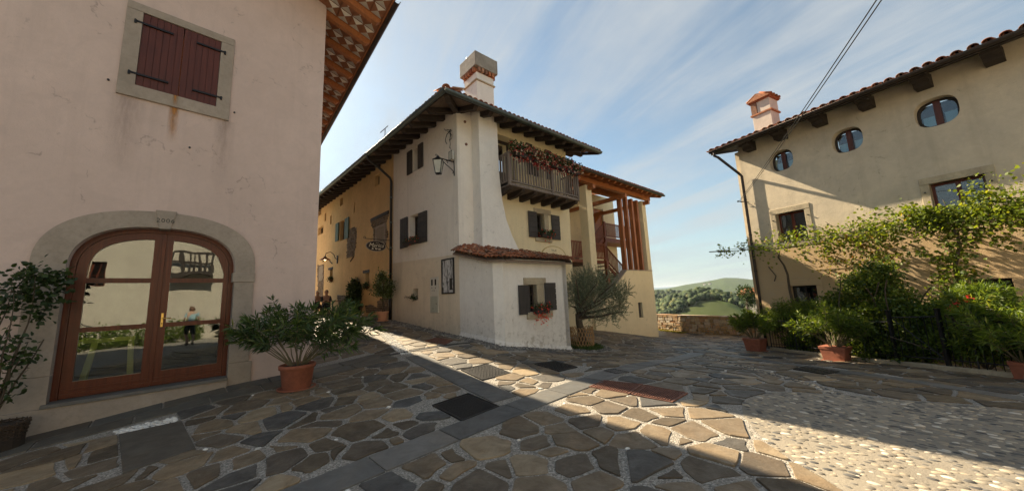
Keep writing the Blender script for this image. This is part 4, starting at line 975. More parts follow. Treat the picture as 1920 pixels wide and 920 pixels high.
# glass door
dr = MB(); dn0, dn1 = -.26, -.20; FWD = .07
def arch_in(off, k=30): return arch(DU0+off, DU1-off, DZS, DZT-DZS-off, k=k)
a, b = arch(DU0, DU1, DZS, DZT-DZS, k=30), arch_in(FWD)
for i in range(30):
    q = [a[i], a[i+1], b[i+1], b[i]]; dr.prism_uz(PF, q, dn0, dn1+.03)
for u0, u1 in ((DU0, DU0+FWD), (DU1-FWD, DU1)): dr.box(PF, u0, u1, dn0, dn1+.03, .02, DZS)
part('door_frame', dr, M_redwood, pk)
MID = -2.455
zt_at = lambda u, off: DZS+(DZT-DZS-off)*max(0, 1-abs((u-kc)/((DU1-DU0)/2-off))**2.55)**(1/2.55)
for (u0, u1, hinge) in ((DU0+FWD+.004, MID-.006, 'L'), (MID+.006, DU1-FWD-.004, 'R')):
    st_h = .115 if hinge == 'L' else .075; st_m = .115; lf = MB()
    gu0, gu1 = (u0+st_h, u1-st_m) if hinge == 'L' else (u0+st_m, u1-st_h)
    # stiles, following the arch
    def vstile(x0, x1):
        K = 6; bt = [(x0, .03), (x1, .03)]; tp = [(x1-(x1-x0)*i/K, zt_at(x1-(x1-x0)*i/K, FWD+.004)) for i in range(K+1)]
        lf.prism_uz(PF, bt+tp, dn0+.006, dn1+.012)
    vstile(u0, gu0); vstile(gu1, u1)
    zb = .27; lf.box(PF, gu0, gu1, dn0+.006, dn1+.012, .03, zb)
    r1 = (1.015, 1.09); r2 = (1.80, 1.88)
    lf.box(PF, gu0, gu1, dn0+.01, dn1+.008, *r1); lf.box(PF, gu0, gu1, dn0+.01, dn1+.008, *r2)
    K = 14
    for i in range(K):
        x0, x1 = gu0+(gu1-gu0)*i/K, gu0+(gu1-gu0)*(i+1)/K
        lf.prism_uz(PF, [(x0, zt_at(x0, FWD+.115)), (x1, zt_at(x1, FWD+.115)), (x1, zt_at(x1, FWD+.004)), (x0, zt_at(x0, FWD+.004))], dn0+.006, dn1+.012)
    leaf = part('door_leaf', lf, M_redwood, pk)
    bd = MB(); bd.box(PF, u0+.01, u1-.01, dn1+.012, dn1+.028, .06, .10); bd.box(PF, u0+.01, u1-.01, dn1+.012, dn1+.022, .15, .165); part('weather_bar', bd, M_redwood, leaf)
    for z0, z1 in ((zb, r1[0]), (r1[1], r2[0])): bpart('pane', PF, gu0, gu1, -.232, -.226, z0, z1, M_glass, leaf)
    top = [(gu0, r2[1]), (gu1, r2[1])]+[(gu1-(gu1-gu0)*i/K, zt_at(gu1-(gu1-gu0)*i/K, FWD+.115)) for i in range(K+1)]
    m = MB(); m.prism_uz(PF, top, -.232, -.226); part('pane', m, M_glass, leaf)
m = MB(); m.box(PF, MID-.028, MID+.028, dn1+.012, dn1+.03, .05, zt_at(MID, FWD+.005)-.01); part('meeting_stile', m, M_redwood, pk, bevel=.004)
hd = MB(); hd.box(PF, MID+.055, MID+.088, dn1+.012, dn1+.02, 1.02, 1.26); h = part('handle_plate', hd, M_brass, pk, bevel=.004)
hd = MB(); hd.tube([PF.P(MID+.072, dn1+.015, 1.17), PF.P(MID+.072, dn1+.07, 1.17), PF.P(MID+.085, dn1+.075, 1.17), PF.P(MID+.19, dn1+.072, 1.162)], .009, 8); part('handle', hd, M_brass, h, smooth=True)
hd = MB(); hd.tube([PF.P(MID+.072, dn1+.02, 1.08), PF.P(MID+.072, dn1+.027, 1.08)], .009, 8); part('keyhole', hd, M_cast, h)
# room behind the door
rm = MB(); 
for q in (((-4.6, -3.2), (-4.6, -.36)), ((-4.6, -3.2), (-.4, -3.2)), ((-.4, -3.2), (-.4, -.36))):
    (a0, c0), (a1, c1) = q; rm.face([PF.P(a0, c0, -.02), PF.P(a1, c1, -.02), PF.P(a1, c1, 3.1), PF.P(a0, c0, 3.1)])
rm.face([PF.P(-4.6, -3.2, 3.1), PF.P(-.4, -3.2, 3.1), PF.P(-.4, -.36, 3.1), PF.P(-4.6, -.36, 3.1)])
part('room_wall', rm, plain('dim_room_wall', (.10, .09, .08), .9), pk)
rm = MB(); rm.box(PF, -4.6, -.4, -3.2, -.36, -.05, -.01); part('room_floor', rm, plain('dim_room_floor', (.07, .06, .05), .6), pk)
# upper window: four stone blocks and shutters
WO = (-3.235, -1.72, 5.07, 6.90)
m = MB(); m.box(PF, WO[0], WO[1], -.2, .03, SH[3], WO[3]); part('window_lintel', m, M_greystone, pk, bevel=.006)
m = MB(); m.box(PF, WO[0]-.0, WO[1]+.0, -.2, .045, WO[2], SH[2]); part('window_sill', m, M_greystone, pk, bevel=.006)
m = MB(); m.box(PF, WO[0], SH[0], -.2, .028, SH[2]+.003, SH[3]-.003); part('window_jamb', m, M_greystone, pk, bevel=.005)
m = MB(); m.box(PF, SH[1], WO[1], -.2, .028, SH[2]+.003, SH[3]-.003); part('window_jamb', m, M_greystone, pk, bevel=.005)
mid_ = (SH[0]+SH[1])/2
for a, b in ((SH[0]+.005, mid_-.006), (mid_+.006, SH[1]-.005)):
    bk = MB(); bk.box(PF, a, b, -.035, -.012, SH[2]+.02, SH[3]-.02); s = part('shutter', bk, M_shut, pk)
    for i in range(6):
        x0, x1 = a+(b-a)*i/6, a+(b-a)*(i+1)/6; bpart('plank', PF, x0+.0035, x1-.0035, -.012, .006, SH[2]+.012, SH[3]-.008, M_shut, s)
    for z in (SH[2]+.22, SH[3]-.22):
        lft = a < mid_-.3; m = MB()
        x0, x1 = (a-.09, a+.40) if lft else (b-.36, b+.07)
        m.box(PF, x0, x1, .007, .040, z-.017, z+.017); xx = x0 if lft else x1
        m.tube([PF.P(xx, .045, z-.05), PF.P(xx, .045, z+.02)], .016, 8); m.box(PF, xx-.012, xx+.012, .0, .05, z-.035, z-.012)
        for k in range(4): u = x0+(x1-x0)*(k+.5)/4; m.tube([PF.P(u, .040, z), PF.P(u, .045, z)], .008, 6)
        part('strap_hinge', m, M_iron, s)
# rust streak below the sill: a thin stain of its own
def stainmat(name, c, seed=0., a=.7):
    m, t, b = _mat(name); b.inputs['Base Color'].default_value = (*c, 1); b.inputs['Roughness'].default_value = .95
    cdn = t.nodes.new('ShaderNodeTexCoord'); s = t.nodes.new('ShaderNodeSeparateXYZ'); t.links.new(cdn.outputs['UV'], s.inputs[0])
    n = _noise(t, _pos(t, (6, 6, 1)), 4, 4, .6)
    x = _math(t, 'SUBTRACT', 1.0, _math(t, 'MULTIPLY', _math(t, 'ABSOLUTE', _math(t, 'SUBTRACT', s.outputs[0], .5)), 2.0))
    al = _math(t, 'MULTIPLY', _math(t, 'MULTIPLY', x, s.outputs[1]), _math(t, 'MULTIPLY', n, 1.9*a)); al = _math(t, 'MINIMUM', al, 1.0)
    t.links.new(al, b.inputs['Alpha']); return m
def stain(fr, u, w, z0, z1, n, mat, par, name='rust_stain'):
    me = bpy.data.meshes.new(name); P = [fr.P(u-w/2, n, z0), fr.P(u+w/2, n, z0), fr.P(u+w/2, n, z1), fr.P(u-w/2, n, z1)]
    me.from_pydata([tuple(np.array(p)-ORG[par]) for p in P], [], [(0, 1, 2, 3)]); uv = me.uv_layers.new(); uv.data.foreach_set('uv', [0, 0, 1, 0, 1, 1, 0, 1]); me.materials.append(mat)
    o = bpy.data.objects.new(name, me); COL.objects.link(o); o.parent = par; return o
M_rusts = stainmat('rust_stain', (.42, .19, .05), a=1.0); M_dirts = stainmat('grime_stain', (.30, .23, .19), a=.30)
stain(PF, mid_-.03, .16, 4.35, WO[2], .004, M_rusts, pk); stain(PF, mid_-.03, .09, WO[2], SH[2]+.0, .048, M_rusts, pk)
stain(PF, WO[0]+.15, .5, 3.4, WO[2], .003, M_dirts, pk, 'grime_stain'); stain(PF, WO[1]-.05, .35, 3.6, WO[2], .003, M_dirts, pk, 'grime_stain')
for u, z in ((WO[0]-.10, WO[2]+.20), (WO[1]+.08, WO[2]+.22), (-2.25, 4.35)):
    m = MB(); m.tube([PF.P(u, -.0, z), PF.P(u, .03, z)], .016, 8); part('wall_plug', m, M_cast, pk)
# eaves over the lane
OV_, ZG, SL = 1.16, 8.42, .33
roof_deck(pk, PS, -1.6, 14.3, ZG, OV_, SL, 6.0, mat=M_soffit)
rafters(pk, PS, [-.75+.89*i for i in range(17)], .13, OV_, ZG, SL, M_orwoodn, rh=.17)
sf = MB(); wp = MB()
for i in range(-1, 10):
    ua = -.75+.89*i+.08; ub = ua+.73
    for j in range(4):
        na = -.02+.285*j; nb = na+.265
        for q in range(2):
            x0, x1 = ua+(ub-ua)*q/2+.012, ua+(ub-ua)*(q+1)/2-.012; zf = lambda n: ZG+SL*(OV_-n)-.012
            sf_ = MB(); sf_.hexa([PS.P(*p) for p in ((x0, na, zf(na)-.008), (x1, na, zf(na)-.008), (x1, nb, zf(nb)-.008), (x0, nb, zf(nb)-.008), (x0, na, zf(na)+.006), (x1, na, zf(na)+.006), (x1, nb, zf(nb)+.006), (x0, nb, zf(nb)+.006))])
            if (i, j, q) != (99, 0, 0): part('soffit_tile', sf_, M_soffit, pk)
            xm = (x0+x1)/2; nm = (na+nb)/2; z = lambda n: zf(n)-.0115
            L_ = [(x0, na), (xm, nm), (x0, nb)], [(x1, na), (xm, nm), (x1, nb)]
            for tr, w in ((L_[0], 0), (L_[1], 1)): (wp if w == 0 else wp).face([PS.P(a, b, z(b)) for a, b in tr], w)
part('painted_triangles', wp, byattr('painted_tile_white', [(0, (.78, .73, .66)), (1, (.50, .44, .38))], nv=.15, bump=.1), pk, kind='stuff')
gutter(pk, PS, -1.6, 14.3, ZG+.02, OV_+.07, M_gutterb, .08)
m = MB(); m.box(PS, -1.6, 14.3, OV_-.02, OV_+.0, ZG-.03, ZG+.06); part('fascia', m, M_orwoodn, pk)
roof_edge(pk, PS, -1.6, 14.2, ZG, OV_, SL, sp=.22, under=False)
roof_field(pk, PS, -1.6, 14.2, ZG, OV_, SL, 6.0)
# trestle seen through the door
tr = thing('trestle', 'yellow painted wooden trestle standing inside behind the arched glass door', 'trestle', PF.P(-3.0, -.85, 0))
M_yel = wood('yellow_paint', (.62, .56, .16), (.5, .45, .12), .6, 2, .1)
m = MB(); m.box(PF, -3.38, -2.72, -.95, -.85, .80, .87); part('top_rail', m, M_yel, tr, bevel=.004)
for u, du in ((-3.22, -.12), (-2.80, .04)):
    for dn in (0, 1):
        m = MB(); m.hexa([PF.P(u+du, -.86-dn*.3, .0), PF.P(u+du+.07, -.86-dn*.3, .0), PF.P(u+du+.07, -.90-dn*.3, .0), PF.P(u+du, -.90-dn*.3, .0), PF.P(u, -.86-dn*.05, .81), PF.P(u+.07, -.86-dn*.05, .81), PF.P(u+.07, -.90-dn*.05, .81), PF.P(u, -.90-dn*.05, .81)]); part('leg', m, M_yel, tr, fixn=True)
m = MB(); m.box(PF, -3.28, -2.74, -.885, -.87, .13, .17); part('stretcher', m, M_yel, tr)

# ================================================================== WHITE CORNER HOUSE
wh = thing('corner_house', 'whitewashed three storey corner house with balcony and flower boxes', 'house', A0)
ZG2, OV2, SL2 = 7.42, 1.08, .33; ZW = ZG2+SL2*OV2+.03
UDP = 4.84
wd_lo = pxrect(LW, 768, 787, 405.5, 398, 457, 453); wd_up = pxrect(LW, 774.5, 785.5, 281, 275, 322, 317)
nich = pxrect(LW, 774, 784, 541, 541, 561, 563)
# the plastered lane wall, two tones split by a sloping line
b1, b0 = LW.uz(739, 493)[1], LW.uz(860, 476)[1]
def clipz(u): return b0+(b1-b0)*u/UDP
wall('wall', LW, [(0, clipz(0)), (UDP, clipz(UDP)), (UDP, ZW), (0, ZW)], [rect(*wd_lo), rect(*wd_up)], .4, M_white, wh)
M_beige = plaster('beige_plaster', (.76, .66, .52), (.68, .58, .45), dirt=.2, streak=.3, bump=.5, spots=True)
wall('plinth_wall', LW, [(0, -1), (UDP, -1), (UDP, clipz(UDP)-.002), (0, clipz(0)-.002)], [rect(*nich)], .4, M_beige, wh, n=.002)
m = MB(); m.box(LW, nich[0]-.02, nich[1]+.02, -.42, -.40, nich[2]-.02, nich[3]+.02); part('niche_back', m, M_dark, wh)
for r in (wd_lo, wd_up): window(wh, LW, r, .24, M_dkwood, 1, 1)
def sh_px(fr, x0, x1, yt, yb, **k):
    a, b = fr.uz(x0, yt), fr.uz(x1, yt); z1 = fr.uz((x0+x1)/2, yt)[1]; z0 = fr.uz((x0+x1)/2, yb)[1]
    return shutter(wh, fr, min(a[0], b[0]), max(a[0], b[0]), z0, z1, **k)
sh_px(LW, 752.3, 765.5, 409, 465, boards=3, th=.05); sh_px(LW, 786.5, 801.7, 397, 455, boards=6, horiz=True, th=.05)
sh_px(LW, 764.9, 774, 284, 327, boards=2, th=.05); sh_px(LW, 785.4, 794.4, 270, 315, boards=2, th=.05)
# front wall
uR = FW.uz(1061, 300)[0]; uRl = FW.uz(1073, 495)[0]
bd = (1.79, 2.63, 5.14, 7.33)   # balcony door
bw = pxrect(FW, 998, 1015.5, 272, 280, 306, 310); bw = (bw[0], bw[1], 6.05, FW.uz(1007, 276)[1])
lw_ = pxrect(FW, 1005, 1020.5, 399, 402, 444, 447)
xw = pxrect(EX, 990.5, 1006.5, 533.5, 533.5, 585, 584)
wall('wall', FW, [(0, -1.6), (uRl, -1.6), (uRl, 3.2), (uR, 5.2), (uR, ZW), (0, ZW)], [rect(*bd), rect(*bw), rect(*lw_)], .45, M_cream, wh, n=.001)
e = Fr(FW.P(uR, -.1, 0)[:2], -41); m = MB(); m.box(e, 0, 9, -.1, 0.0, -2, ZW); part('side_wall', m, M_cream, wh)
window(wh, FW, bw, .28, M_dkwood, 1, 1); window(wh, FW, lw_, .2, M_dkwood, 2, 3, curtain=None)
m = MB(); m.box(FW, bd[0]+.0, bd[1]-.0, -.42, -.38, bd[2], bd[3]); bdoor = part('balcony_door', m, M_dkwood, wh)
m = MB(); m.box(FW, bd[0]+.12, bd[1]-.12, -.379, -.372, bd[2]+.9, bd[3]-.15); part('pane', m, M_wglass, bdoor)
# the plaster corner strip is white like the lane wall
m = MB(); m.box(FW, 0.0, .62, -.02, .012, -1.2, ZW-.002); part('corner_pilaster', m, M_white, wh)
ww = [FW.uz(*p)[0] for p in ((986.5, 300), (998, 300), (1022, 300), (1033.5, 305))]
shutter(wh, FW, ww[0], ww[1], bw[2], FW.uz(992, 270)[1], boards=3); shutter(wh, FW, ww[2], ww[3], bw[2], FW.uz(1028, 283)[1], boards=3)
ll = [FW.uz(*p)[0] for p in ((989.6, 420), (1005.5, 420), (1033, 425), (1048, 425))]; zt_, zb_ = lw_[3]+.03, lw_[2]-.03
shutter(wh, FW, ll[0], ll[1], zb_, zt_, boards=5, horiz=True, n0=.03); shutter(wh, FW, ll[2], ll[3], zb_, zt_, boards=5, horiz=True, n0=.03)
def stone_box(fr, u0, u1, z0, z1, par, name, nn=.03, n0=-.22, mat=M_limestone, bev=.012):
    m = MB(); m.box(fr, u0, u1, n0, nn, z0, z1); return part(name, m, mat, par, bevel=bev)
stone_box(FW, lw_[0]-.09, lw_[1]+.42, lw_[3], lw_[3]+.20, wh, 'window_lintel'); stone_box(FW, lw_[1], lw_[1]+.26, lw_[2], lw_[3]-.004, wh, 'window_jamb')
stone_box(FW, lw_[0]-.09, lw_[1]+.38, lw_[2]-.16, lw_[2]-.002, wh, 'window_sill', .06)
# roof and eaves
UE1 = uR+1.05
hipo = 0
raf1 = [.15+.60*i for i in range(8)]; rafters(wh, LW, raf1, .15, OV2, ZG2, SL2, M_dkwoodn, rh=.17)
rafters(wh, FW, [.12+.62*i for i in range(10)], .15, OV2, ZG2, SL2, M_dkwoodn, rh=.17)
# hip rafter on the corner
hd_ = -(LW.n+FW.n); hd_ = LW.n+FW.n; hd_ = hd_/np.linalg.norm(hd_); hF = Fr(A0[:2], math.degrees(math.atan2(hd_[0], hd_[1])))
m = MB(); Lh = OV2*1.414
zz_ = lambda s: ZG2+SL2*(OV2-s/1.414)-.006
m.add([hF.P(s, w, z) for s, z in ((-.4, zz_(-.4)), (Lh-.12, zz_(Lh-.12)), (Lh-.12, zz_(Lh)-.09), (Lh-.3, zz_(Lh)-.20), (Lh-.55, zz_(Lh-.5)-.22), (-.4, zz_(-.4)-.2)) for w in (-.08, .08)],
      [(0, 2, 4, 6, 8, 10), (11, 9, 7, 5, 3, 1)]+[(2*i, 2*i+1, (2*i+3) % 12, (2*i+2) % 12) for i in range(6)]); part('hip_rafter', m, M_dkwoodn, wh, fixn=True)
def hip_deck(fr, u_end, sgn_hip_end=None, depth=4.2, name='soffit'):
    zf = lambda n: ZG2+SL2*(OV2-n)
    pts = [(-OV2*1.0, OV2), (u_end, OV2), (u_end if sgn_hip_end is None else sgn_hip_end, -depth), (depth, -depth)]
    m = MB(); m.slab([np.array(fr.P(u, n, zf(n)+.05)) for u, n in pts], .05); return part(name, m, M_soffitg, wh, fixn=True)
hip_deck(LW, UDP); hip_deck(FW, UE1, UE1-OV2-4.2+1.0)
for fr, u0, u1, k in ((LW, -OV2+.05, UDP, 0), (FW, -OV2+.05, UE1, 1)):
    gutter(wh, fr, u0-.1 if k else u0-.1, u1, ZG2+.01, OV2+.07, M_gutter, .085)
    m = MB(); m.box(fr, u0, u1, OV2-.03, OV2-.005, ZG2-.05, ZG2+.06); part('fascia', m, M_dkwood, wh)
    roof_edge(wh, fr, u0+.05, u1-.05, ZG2, OV2, SL2, sp=.20, rows=2, rise=.075, name='eaves_tile')
    roof_field(wh, fr, u0, u1, ZG2, OV2, SL2, 4.2, hip0=True, rise=.07)
# ridge cap tiles along the hip
for i in range(7):
    s = Lh-.05-i*.34; M = hF.M @ Matrix.Translation((s, 0, ZG2+SL2*(OV2-s/1.414)+.13)) @ Matrix.Rotation(-R(90), 4, 'Z') @ Matrix.Rotation(-math.atan(SL2/1.414)*1, 4, 'X') @ Matrix.Scale(1.35, 4)
    mpart('hip_tile', TILE, M, wh)
# right end of the eaves: barge and sloping underside
m = MB(); zf2 = lambda n: ZG2+SL2*(OV2-n)
m.prism_nz(FW, [(OV2, zf2(OV2)+.04), (OV2, zf2(OV2)-.08), (-2.8, zf2(-2.8)-.08), (-2.8, zf2(-2.8)+.04)], UE1-.06, UE1-.005); part('barge_board', m, M_dkwood, wh, fixn=True)
for k in range(3): m = MB(); m.box(FW, uR-.2, UE1-.08, .15-.55*k-.07, .15-.55*k+.07, zf2(.15-.55*k)-.17, zf2(.15-.55*k)-.03); part('purlin_end', m, M_dkwoodn, wh)
for s in (0.0,):
    for k in range(9):
        z = ZG2+.01
# gutter brackets
for fr, u0, u1 in ((LW, -.8, UDP-.1), (FW, -.8, UE1-.1)):
    k = int((u1-u0)/.62)
    for i in range(k+1):
        u = u0+(u1-u0)*i/k; m = MB(); pr = [fr.P(u, OV2+.07+.092*math.cos(a), ZG2+.01+.092*math.sin(a)) for a in np.linspace(math.pi, 2*math.pi, 7)]
        m.tube(pr, .006, 4); part('gutter_bracket', m, M_gutter, wh)
# chimney breast: outer fireplace stack, flared at the foot
BU0, BU1, BN = .60, 1.42, .46
m = MB(); ztop = ZW-.03
prof = [(ztop, BU0, BU1, BN), (5.6, BU0, BU1+.02, BN), (4.6, BU0, BU1+.10, BN+.01), (3.9, BU0+.0, BU1+.24, BN+.03), (3.35, BU0-.02, BU1+.46, BN+.05), (2.9, BU0-.05, BU1+.70, BN+.08), (2.3, BU0-.06, BU1+.9, BN+.1)]
vs = []
for z, a, b, n in prof: vs += [FW.P(a, -.05, z), FW.P(a, n, z), FW.P(b, n, z), FW.P(b, -.05, z)]
fs = []
for i in range(len(prof)-1):
    for j in range(3): fs.append((i*4+j, i*4+j+1, (i+1)*4+j+1, (i+1)*4+j))
fs += [(0, 3, 2, 1), tuple(len(vs)-4+j for j in range(4))]
m.add(vs, fs); part('chimney_breast', m, M_breast, wh, fixn=True, bevel=.03)
# chimney above the roof
cu0, cz = FW.uz(894, 160, -.15)[0], 0
ch = MB(); cf = Fr(FW.P(cu0, -.15, 0)[:2], 49)
s_r = cf.uz(926, 175)[0]; zl = lambda x, y: cf.uz(x, y)[1]
zb_c, zn0, zn1, zc0, zc1 = ZW-.1, zl(894, 150), zl(894, 143), zl(894, 127), zl(894, 101)
LD = s_r*1.02   # depth of the stack
def cbox(m, g, z0, z1): m.box(cf, -g, s_r+g, -LD-g, g, z0, z1)
m = MB(); cbox(m, 0, zb_c, zn0); chm = part('chimney_stack', m, M_breast, wh, bevel=.01)
m = MB(); cbox(m, .05, zn0, zn0+.05); part('chimney_collar', m, M_limestone, chm, bevel=.01)
m = MB(); cbox(m, -.0, zn0+.05, zc0-.16); part('chimney_neck', m, M_breast, chm)
m = MB(); cbox(m, -.10, zc0-.16, zc0); part('smoke_chamber', m, M_dark, chm)
m = MB(); cbox(m, .13, zc0, zc1); part('chimney_cap', m, stone('weathered_render', (.36, .33, .28), (.22, .19, .16), 9, .8), chm, bevel=.02)
for i in range(5):
    for f_ in range(4):
        x = (i+.5)/5*s_r; q = .14
        m = MB()
        if f_ == 0: a = (x-.05, x+.05, -.10, .11)
        elif f_ == 1: a = (x-.05, x+.05, -LD-.11, -LD+.10)
        elif f_ == 2: a = (-.11, .10, -x-.05, -x+.05)
        else: a = (s_r-.10, s_r+.11, -x-.05, -x+.05)
        o0 = [cf.P(a[0]*1, a[2], zc0-.165), cf.P(a[1], a[2], zc0-.165), cf.P(a[1], a[3], zc0-.165), cf.P(a[0], a[3], zc0-.165)]
        m.box(cf, *a, zc0-.155, zc0-.002); part('corbel_brick', m, M_tile, chm, bevel=.008)
m = MB(); m.tube([cf.P(.1, -LD*.95, zc1), cf.P(.1, -LD*.95, zc1+.35)], .01, 5); part('lightning_rod', m, M_gutter, chm)
# ---- fireplace annex at the foot with its own tiled roof
uB = (np.asarray(B0)-LW.o) @ LW.u; uDx = (np.asarray(D0)-EX.o) @ EX.u; ZL = 2.36
XL = np.array([LW.P(0, .012, 0), (B0[0]+LW.n[0]*.012, B0[1]+LW.n[1]*.012, 0), C0, D0])[:, :2]
back = np.array(FW.P(uRl-.35, -.1, 0))[:2]
def vwall(name, a, b, z0, z1, holes=(), mat=M_breast, th=.25, side=1, fr=None):
    f = fr or Fr(a, math.degrees(math.atan2(b[0]-a[0], b[1]-a[1])), side); ln = float(np.hypot(*(np.array(b)-np.array(a))))
    return wall(name, f, [(0, z0), (ln, z0), (ln, z1), (0, z1)], list(holes), th, mat, wh)
xw = pxrect(EX, 990.5, 1006.5, 533.5, 533.5, 585, 584)
vwall('annex_wall', XL[2], XL[3], -1.4, ZL, [rect(*xw)], fr=EX)
f1 = Fr(XL[1], math.degrees(math.atan2(*(XL[2]-XL[1]))), 1); vwall('annex_wall', XL[1], XL[2], -1.2, ZL, fr=f1, th=.1)
f2 = Fr(XL[0], math.degrees(math.atan2(*(XL[1]-XL[0]))), 1)
if (CAM-f2.o) @ f2.n < 0: f2 = Fr(XL[0], math.degrees(math.atan2(*(XL[1]-XL[0]))), -1)
Lside = float(np.hypot(*(XL[1]-XL[0])))
wall('annex_wall', f2, [(0, -1.2), (Lside, -1.2), (Lside, ZL), (0, ZL+.36)], [], .25, M_breast, wh)
f3 = Fr(D0[:2], -41); m = MB(); m.box(f3, 0, 3.2, -.2, .0, -1.6, ZL); part('annex_wall', m, M_breast, wh)
m = MB(); m.box(EX, .05, uDx-.0, 0, .022, ZL-.13, ZL-.02); part('annex_cornice', m, M_breast, wh, bevel=.008)
# white flared foot
for fr, a, b in ((EX, .0, uDx), (f2, 0, Lside), (f1, 0, float(np.hypot(*(XL[2]-XL[1]))))):
    K = 12
    m = MB()
    for i in range(K):
        u0_, u1_ = a+(b-a)*i/K, a+(b-a)*(i+1)/K; g0, g1 = gz(*fr.P(u0_, .05, 0)[:2]), gz(*fr.P(u1_, .05, 0)[:2])
        m.add([fr.P(u, n, z) for u, n, z in ((u0_, .0, g0+.13), (u1_, .0, g1+.13), (u1_, .05, g1+.03), (u0_, .05, g0+.03), (u1_, .055, g1-.1), (u0_, .055, g0-.1))], [(0, 1, 2, 3), (3, 2, 4, 5)])
    part('wall_foot', m, M_breast, wh, smooth=True)
window(wh, EX, xw, .14, M_dkwood, 2, 3, curtain=plain('net_curtain', (.55, .53, .48), .9))
stone_box(EX, xw[0]-.17, xw[1]+.42, xw[3], xw[3]+.21, wh, 'window_lintel'); stone_box(EX, xw[1], xw[1]+.31, xw[2], xw[3]-.004, wh, 'window_jamb')
stone_box(EX, xw[0]-.1, xw[1]+.62, xw[2]-.20, xw[2]-.002, wh, 'window_sill', .07)
q = [EX.uz(*p)[0] for p in ((970.8, 560), (990.2, 560), (1020.5, 560), (1040.5, 560))]
shutter(wh, EX, q[0], q[1], xw[2]-.06, xw[3]+.0, boards=5, horiz=True, n0=.03); shutter(wh, EX, q[2], q[3], xw[2]-.0, xw[3]+.06, boards=5, horiz=True, n0=.03)
# annex roof: fans out from the breast, tiles one by one
def hang_pt(x, y): return None
eL = np.array(f2.P(-.05, .22, ZL+.42)); eC = np.array((*(XL[1]+f2.n[:2]*.20+EX.n[:2]*.05), ZL+.02)); eC2 = np.array(EX.P(-.10, .26, ZL-.0)); eR = np.array(EX.P(uDx+.10, .26, ZL+.0))
tL = np.array(FW.P(.05, -.02, ZL+.62)); tM = np.array(FW.P(.62, -.02, ZL+.70)); tM2 = np.array(FW.P(1.0, -.02, ZL+.72)); tR = np.array(FW.P(uRl-.10, -.02, ZL+.46))
m = MB()
for a, b, c, d in ((eL, eC, tM, tL), (eC, eC2, tM2, tM), (eC2, eR, tR, tM2)): m.slab([p-np.array([0, 0, .07])-(p-(a+b+c+d)/4)*.03*np.array([1, 1, 0]) for p in (a, b, c, d)], .05)
part('annex_roof_deck', m, M_soffitg, wh, fixn=True)
TS = half_tile('annex_tile_mesh', M_tile, .066, .056, .38, .012)
def tiles_between(e0, e1, t0, t1, ncol, name='annex_tile'):
    for i in range(ncol+1):
        f = i/ncol; e = e0+(e1-e0)*f; t = t0+(t1-t0)*f; d = e-t; Ln = np.linalg.norm(d); d /= Ln; nr = max(1, int(Ln/.33))
        sd_ = np.cross(d, [0, 0, 1.0]); sd_ /= np.linalg.norm(sd_); nn = np.cross(sd_, d); nn = nn if nn[2] > 0 else -nn; sd_ = np.cross(d, nn)
        for k in range(nr):
            p = e-d*k*.33+nn*(.012*k*0+.008)+np.array([random.uniform(-.012, .012) for _ in range(3)])
            M = Matrix(((sd_[0], d[0], nn[0], p[0]), (sd_[1], d[1], nn[1], p[1]), (sd_[2], d[2], nn[2], p[2]+.01), (0, 0, 0, 1))) @ Matrix.Rotation(R(2.5)+random.uniform(-.03, .03), 4, 'X') @ Matrix.Rotation(random.uniform(-.08, .08), 4, 'Z')
            mpart(name, TS, M, wh)
tiles_between(eL, eC, tL, tM, 12); tiles_between(eC, eC2, tM, tM2, 3); tiles_between(eC2, eR, tM2, tR, 21)
# oval painted sign high on the wall behind the annex roof
so_ = thing('oval_house_sign', 'half hidden oval cream sign with ochre rim above the small tiled annex roof', 'sign', FW.P(4.2, .03, 3.0))
c_u, c_z = (FW.uz(1014, 475)[0]+FW.uz(1061, 480)[0])/2, FW.uz(1037, 480)[1]; ru = (FW.uz(1061, 480)[0]-FW.uz(1014, 475)[0])/2; rz = FW.uz(1037, 461)[1]-c_z
for nm, k, n_, mt in (('rim', 1.0, .02, plain('ochre_rim', (.45, .33, .12), .7)), ('board', .93, .026, M_cream)):
    m = MB(); m.prism_uz(FW, [(c_u+ru*k*math.cos(a), c_z+rz*k*math.sin(a)) for a in np.linspace(0, 2*math.pi, 33)[:-1]], .0, n_); part(nm, m, mt, so_)
lettering('lettering', 'VILA', .13, lambda x, y, z: FW.P(c_u+x, .028+z*.3, c_z+rz*.55+y), M_engr, so_, ext=.002, spacing=1.2)
# ---- balcony
bc = thing('balcony', 'weathered dark timber balcony on carved brackets under the eaves', 'balcony', FW.P(3.4, 0, 5.0))
BP = .86; BU = (1.50, 5.30); ZF = 5.10
bc['label'] = 'weathered dark timber balcony on six carved brackets with vertical bars'
for i in range(7):
    a = i/6; u = BU[0]+.12+(BU[1]-BU[0]-.24)*a; m = MB()
    m.prism_nz(FW, [(0, ZF-.27), (BP*.45, ZF-.27), (BP*.55, ZF-.25), (BP*.8, ZF-.17), (BP*.92, ZF-.17), (BP*.97, ZF-.10), (BP*.97, ZF-.06), (0, ZF-.06)], u-.075, u+.075); part('bracket', m, M_dkwoodn, bc, fixn=True)
for i in range(4): bpart('floor_board', FW, BU[0], BU[1], .02+i*(BP-.04)/4, .02+(i+1)*(BP-.04)/4-.008, ZF-.06, ZF-.025, M_balw, bc)
bpart('edge_beam', FW, BU[0], BU[1], BP-.03, BP+.03, ZF-.055, ZF+.04, M_balw, bc)
ZR = FW.uz(952, 284, BP)[1]; 
for n in (0,): bpart('bottom_rail', FW, BU[0]+.05, BU[1]-.05, BP-.03, BP+.03, ZF+.09, ZF+.14, M_balw, bc)
bpart('top_rail', FW, BU[0]-.01, BU[1]+.01, BP-.045, BP+.045, ZR-.05, ZR, M_balw, bc)
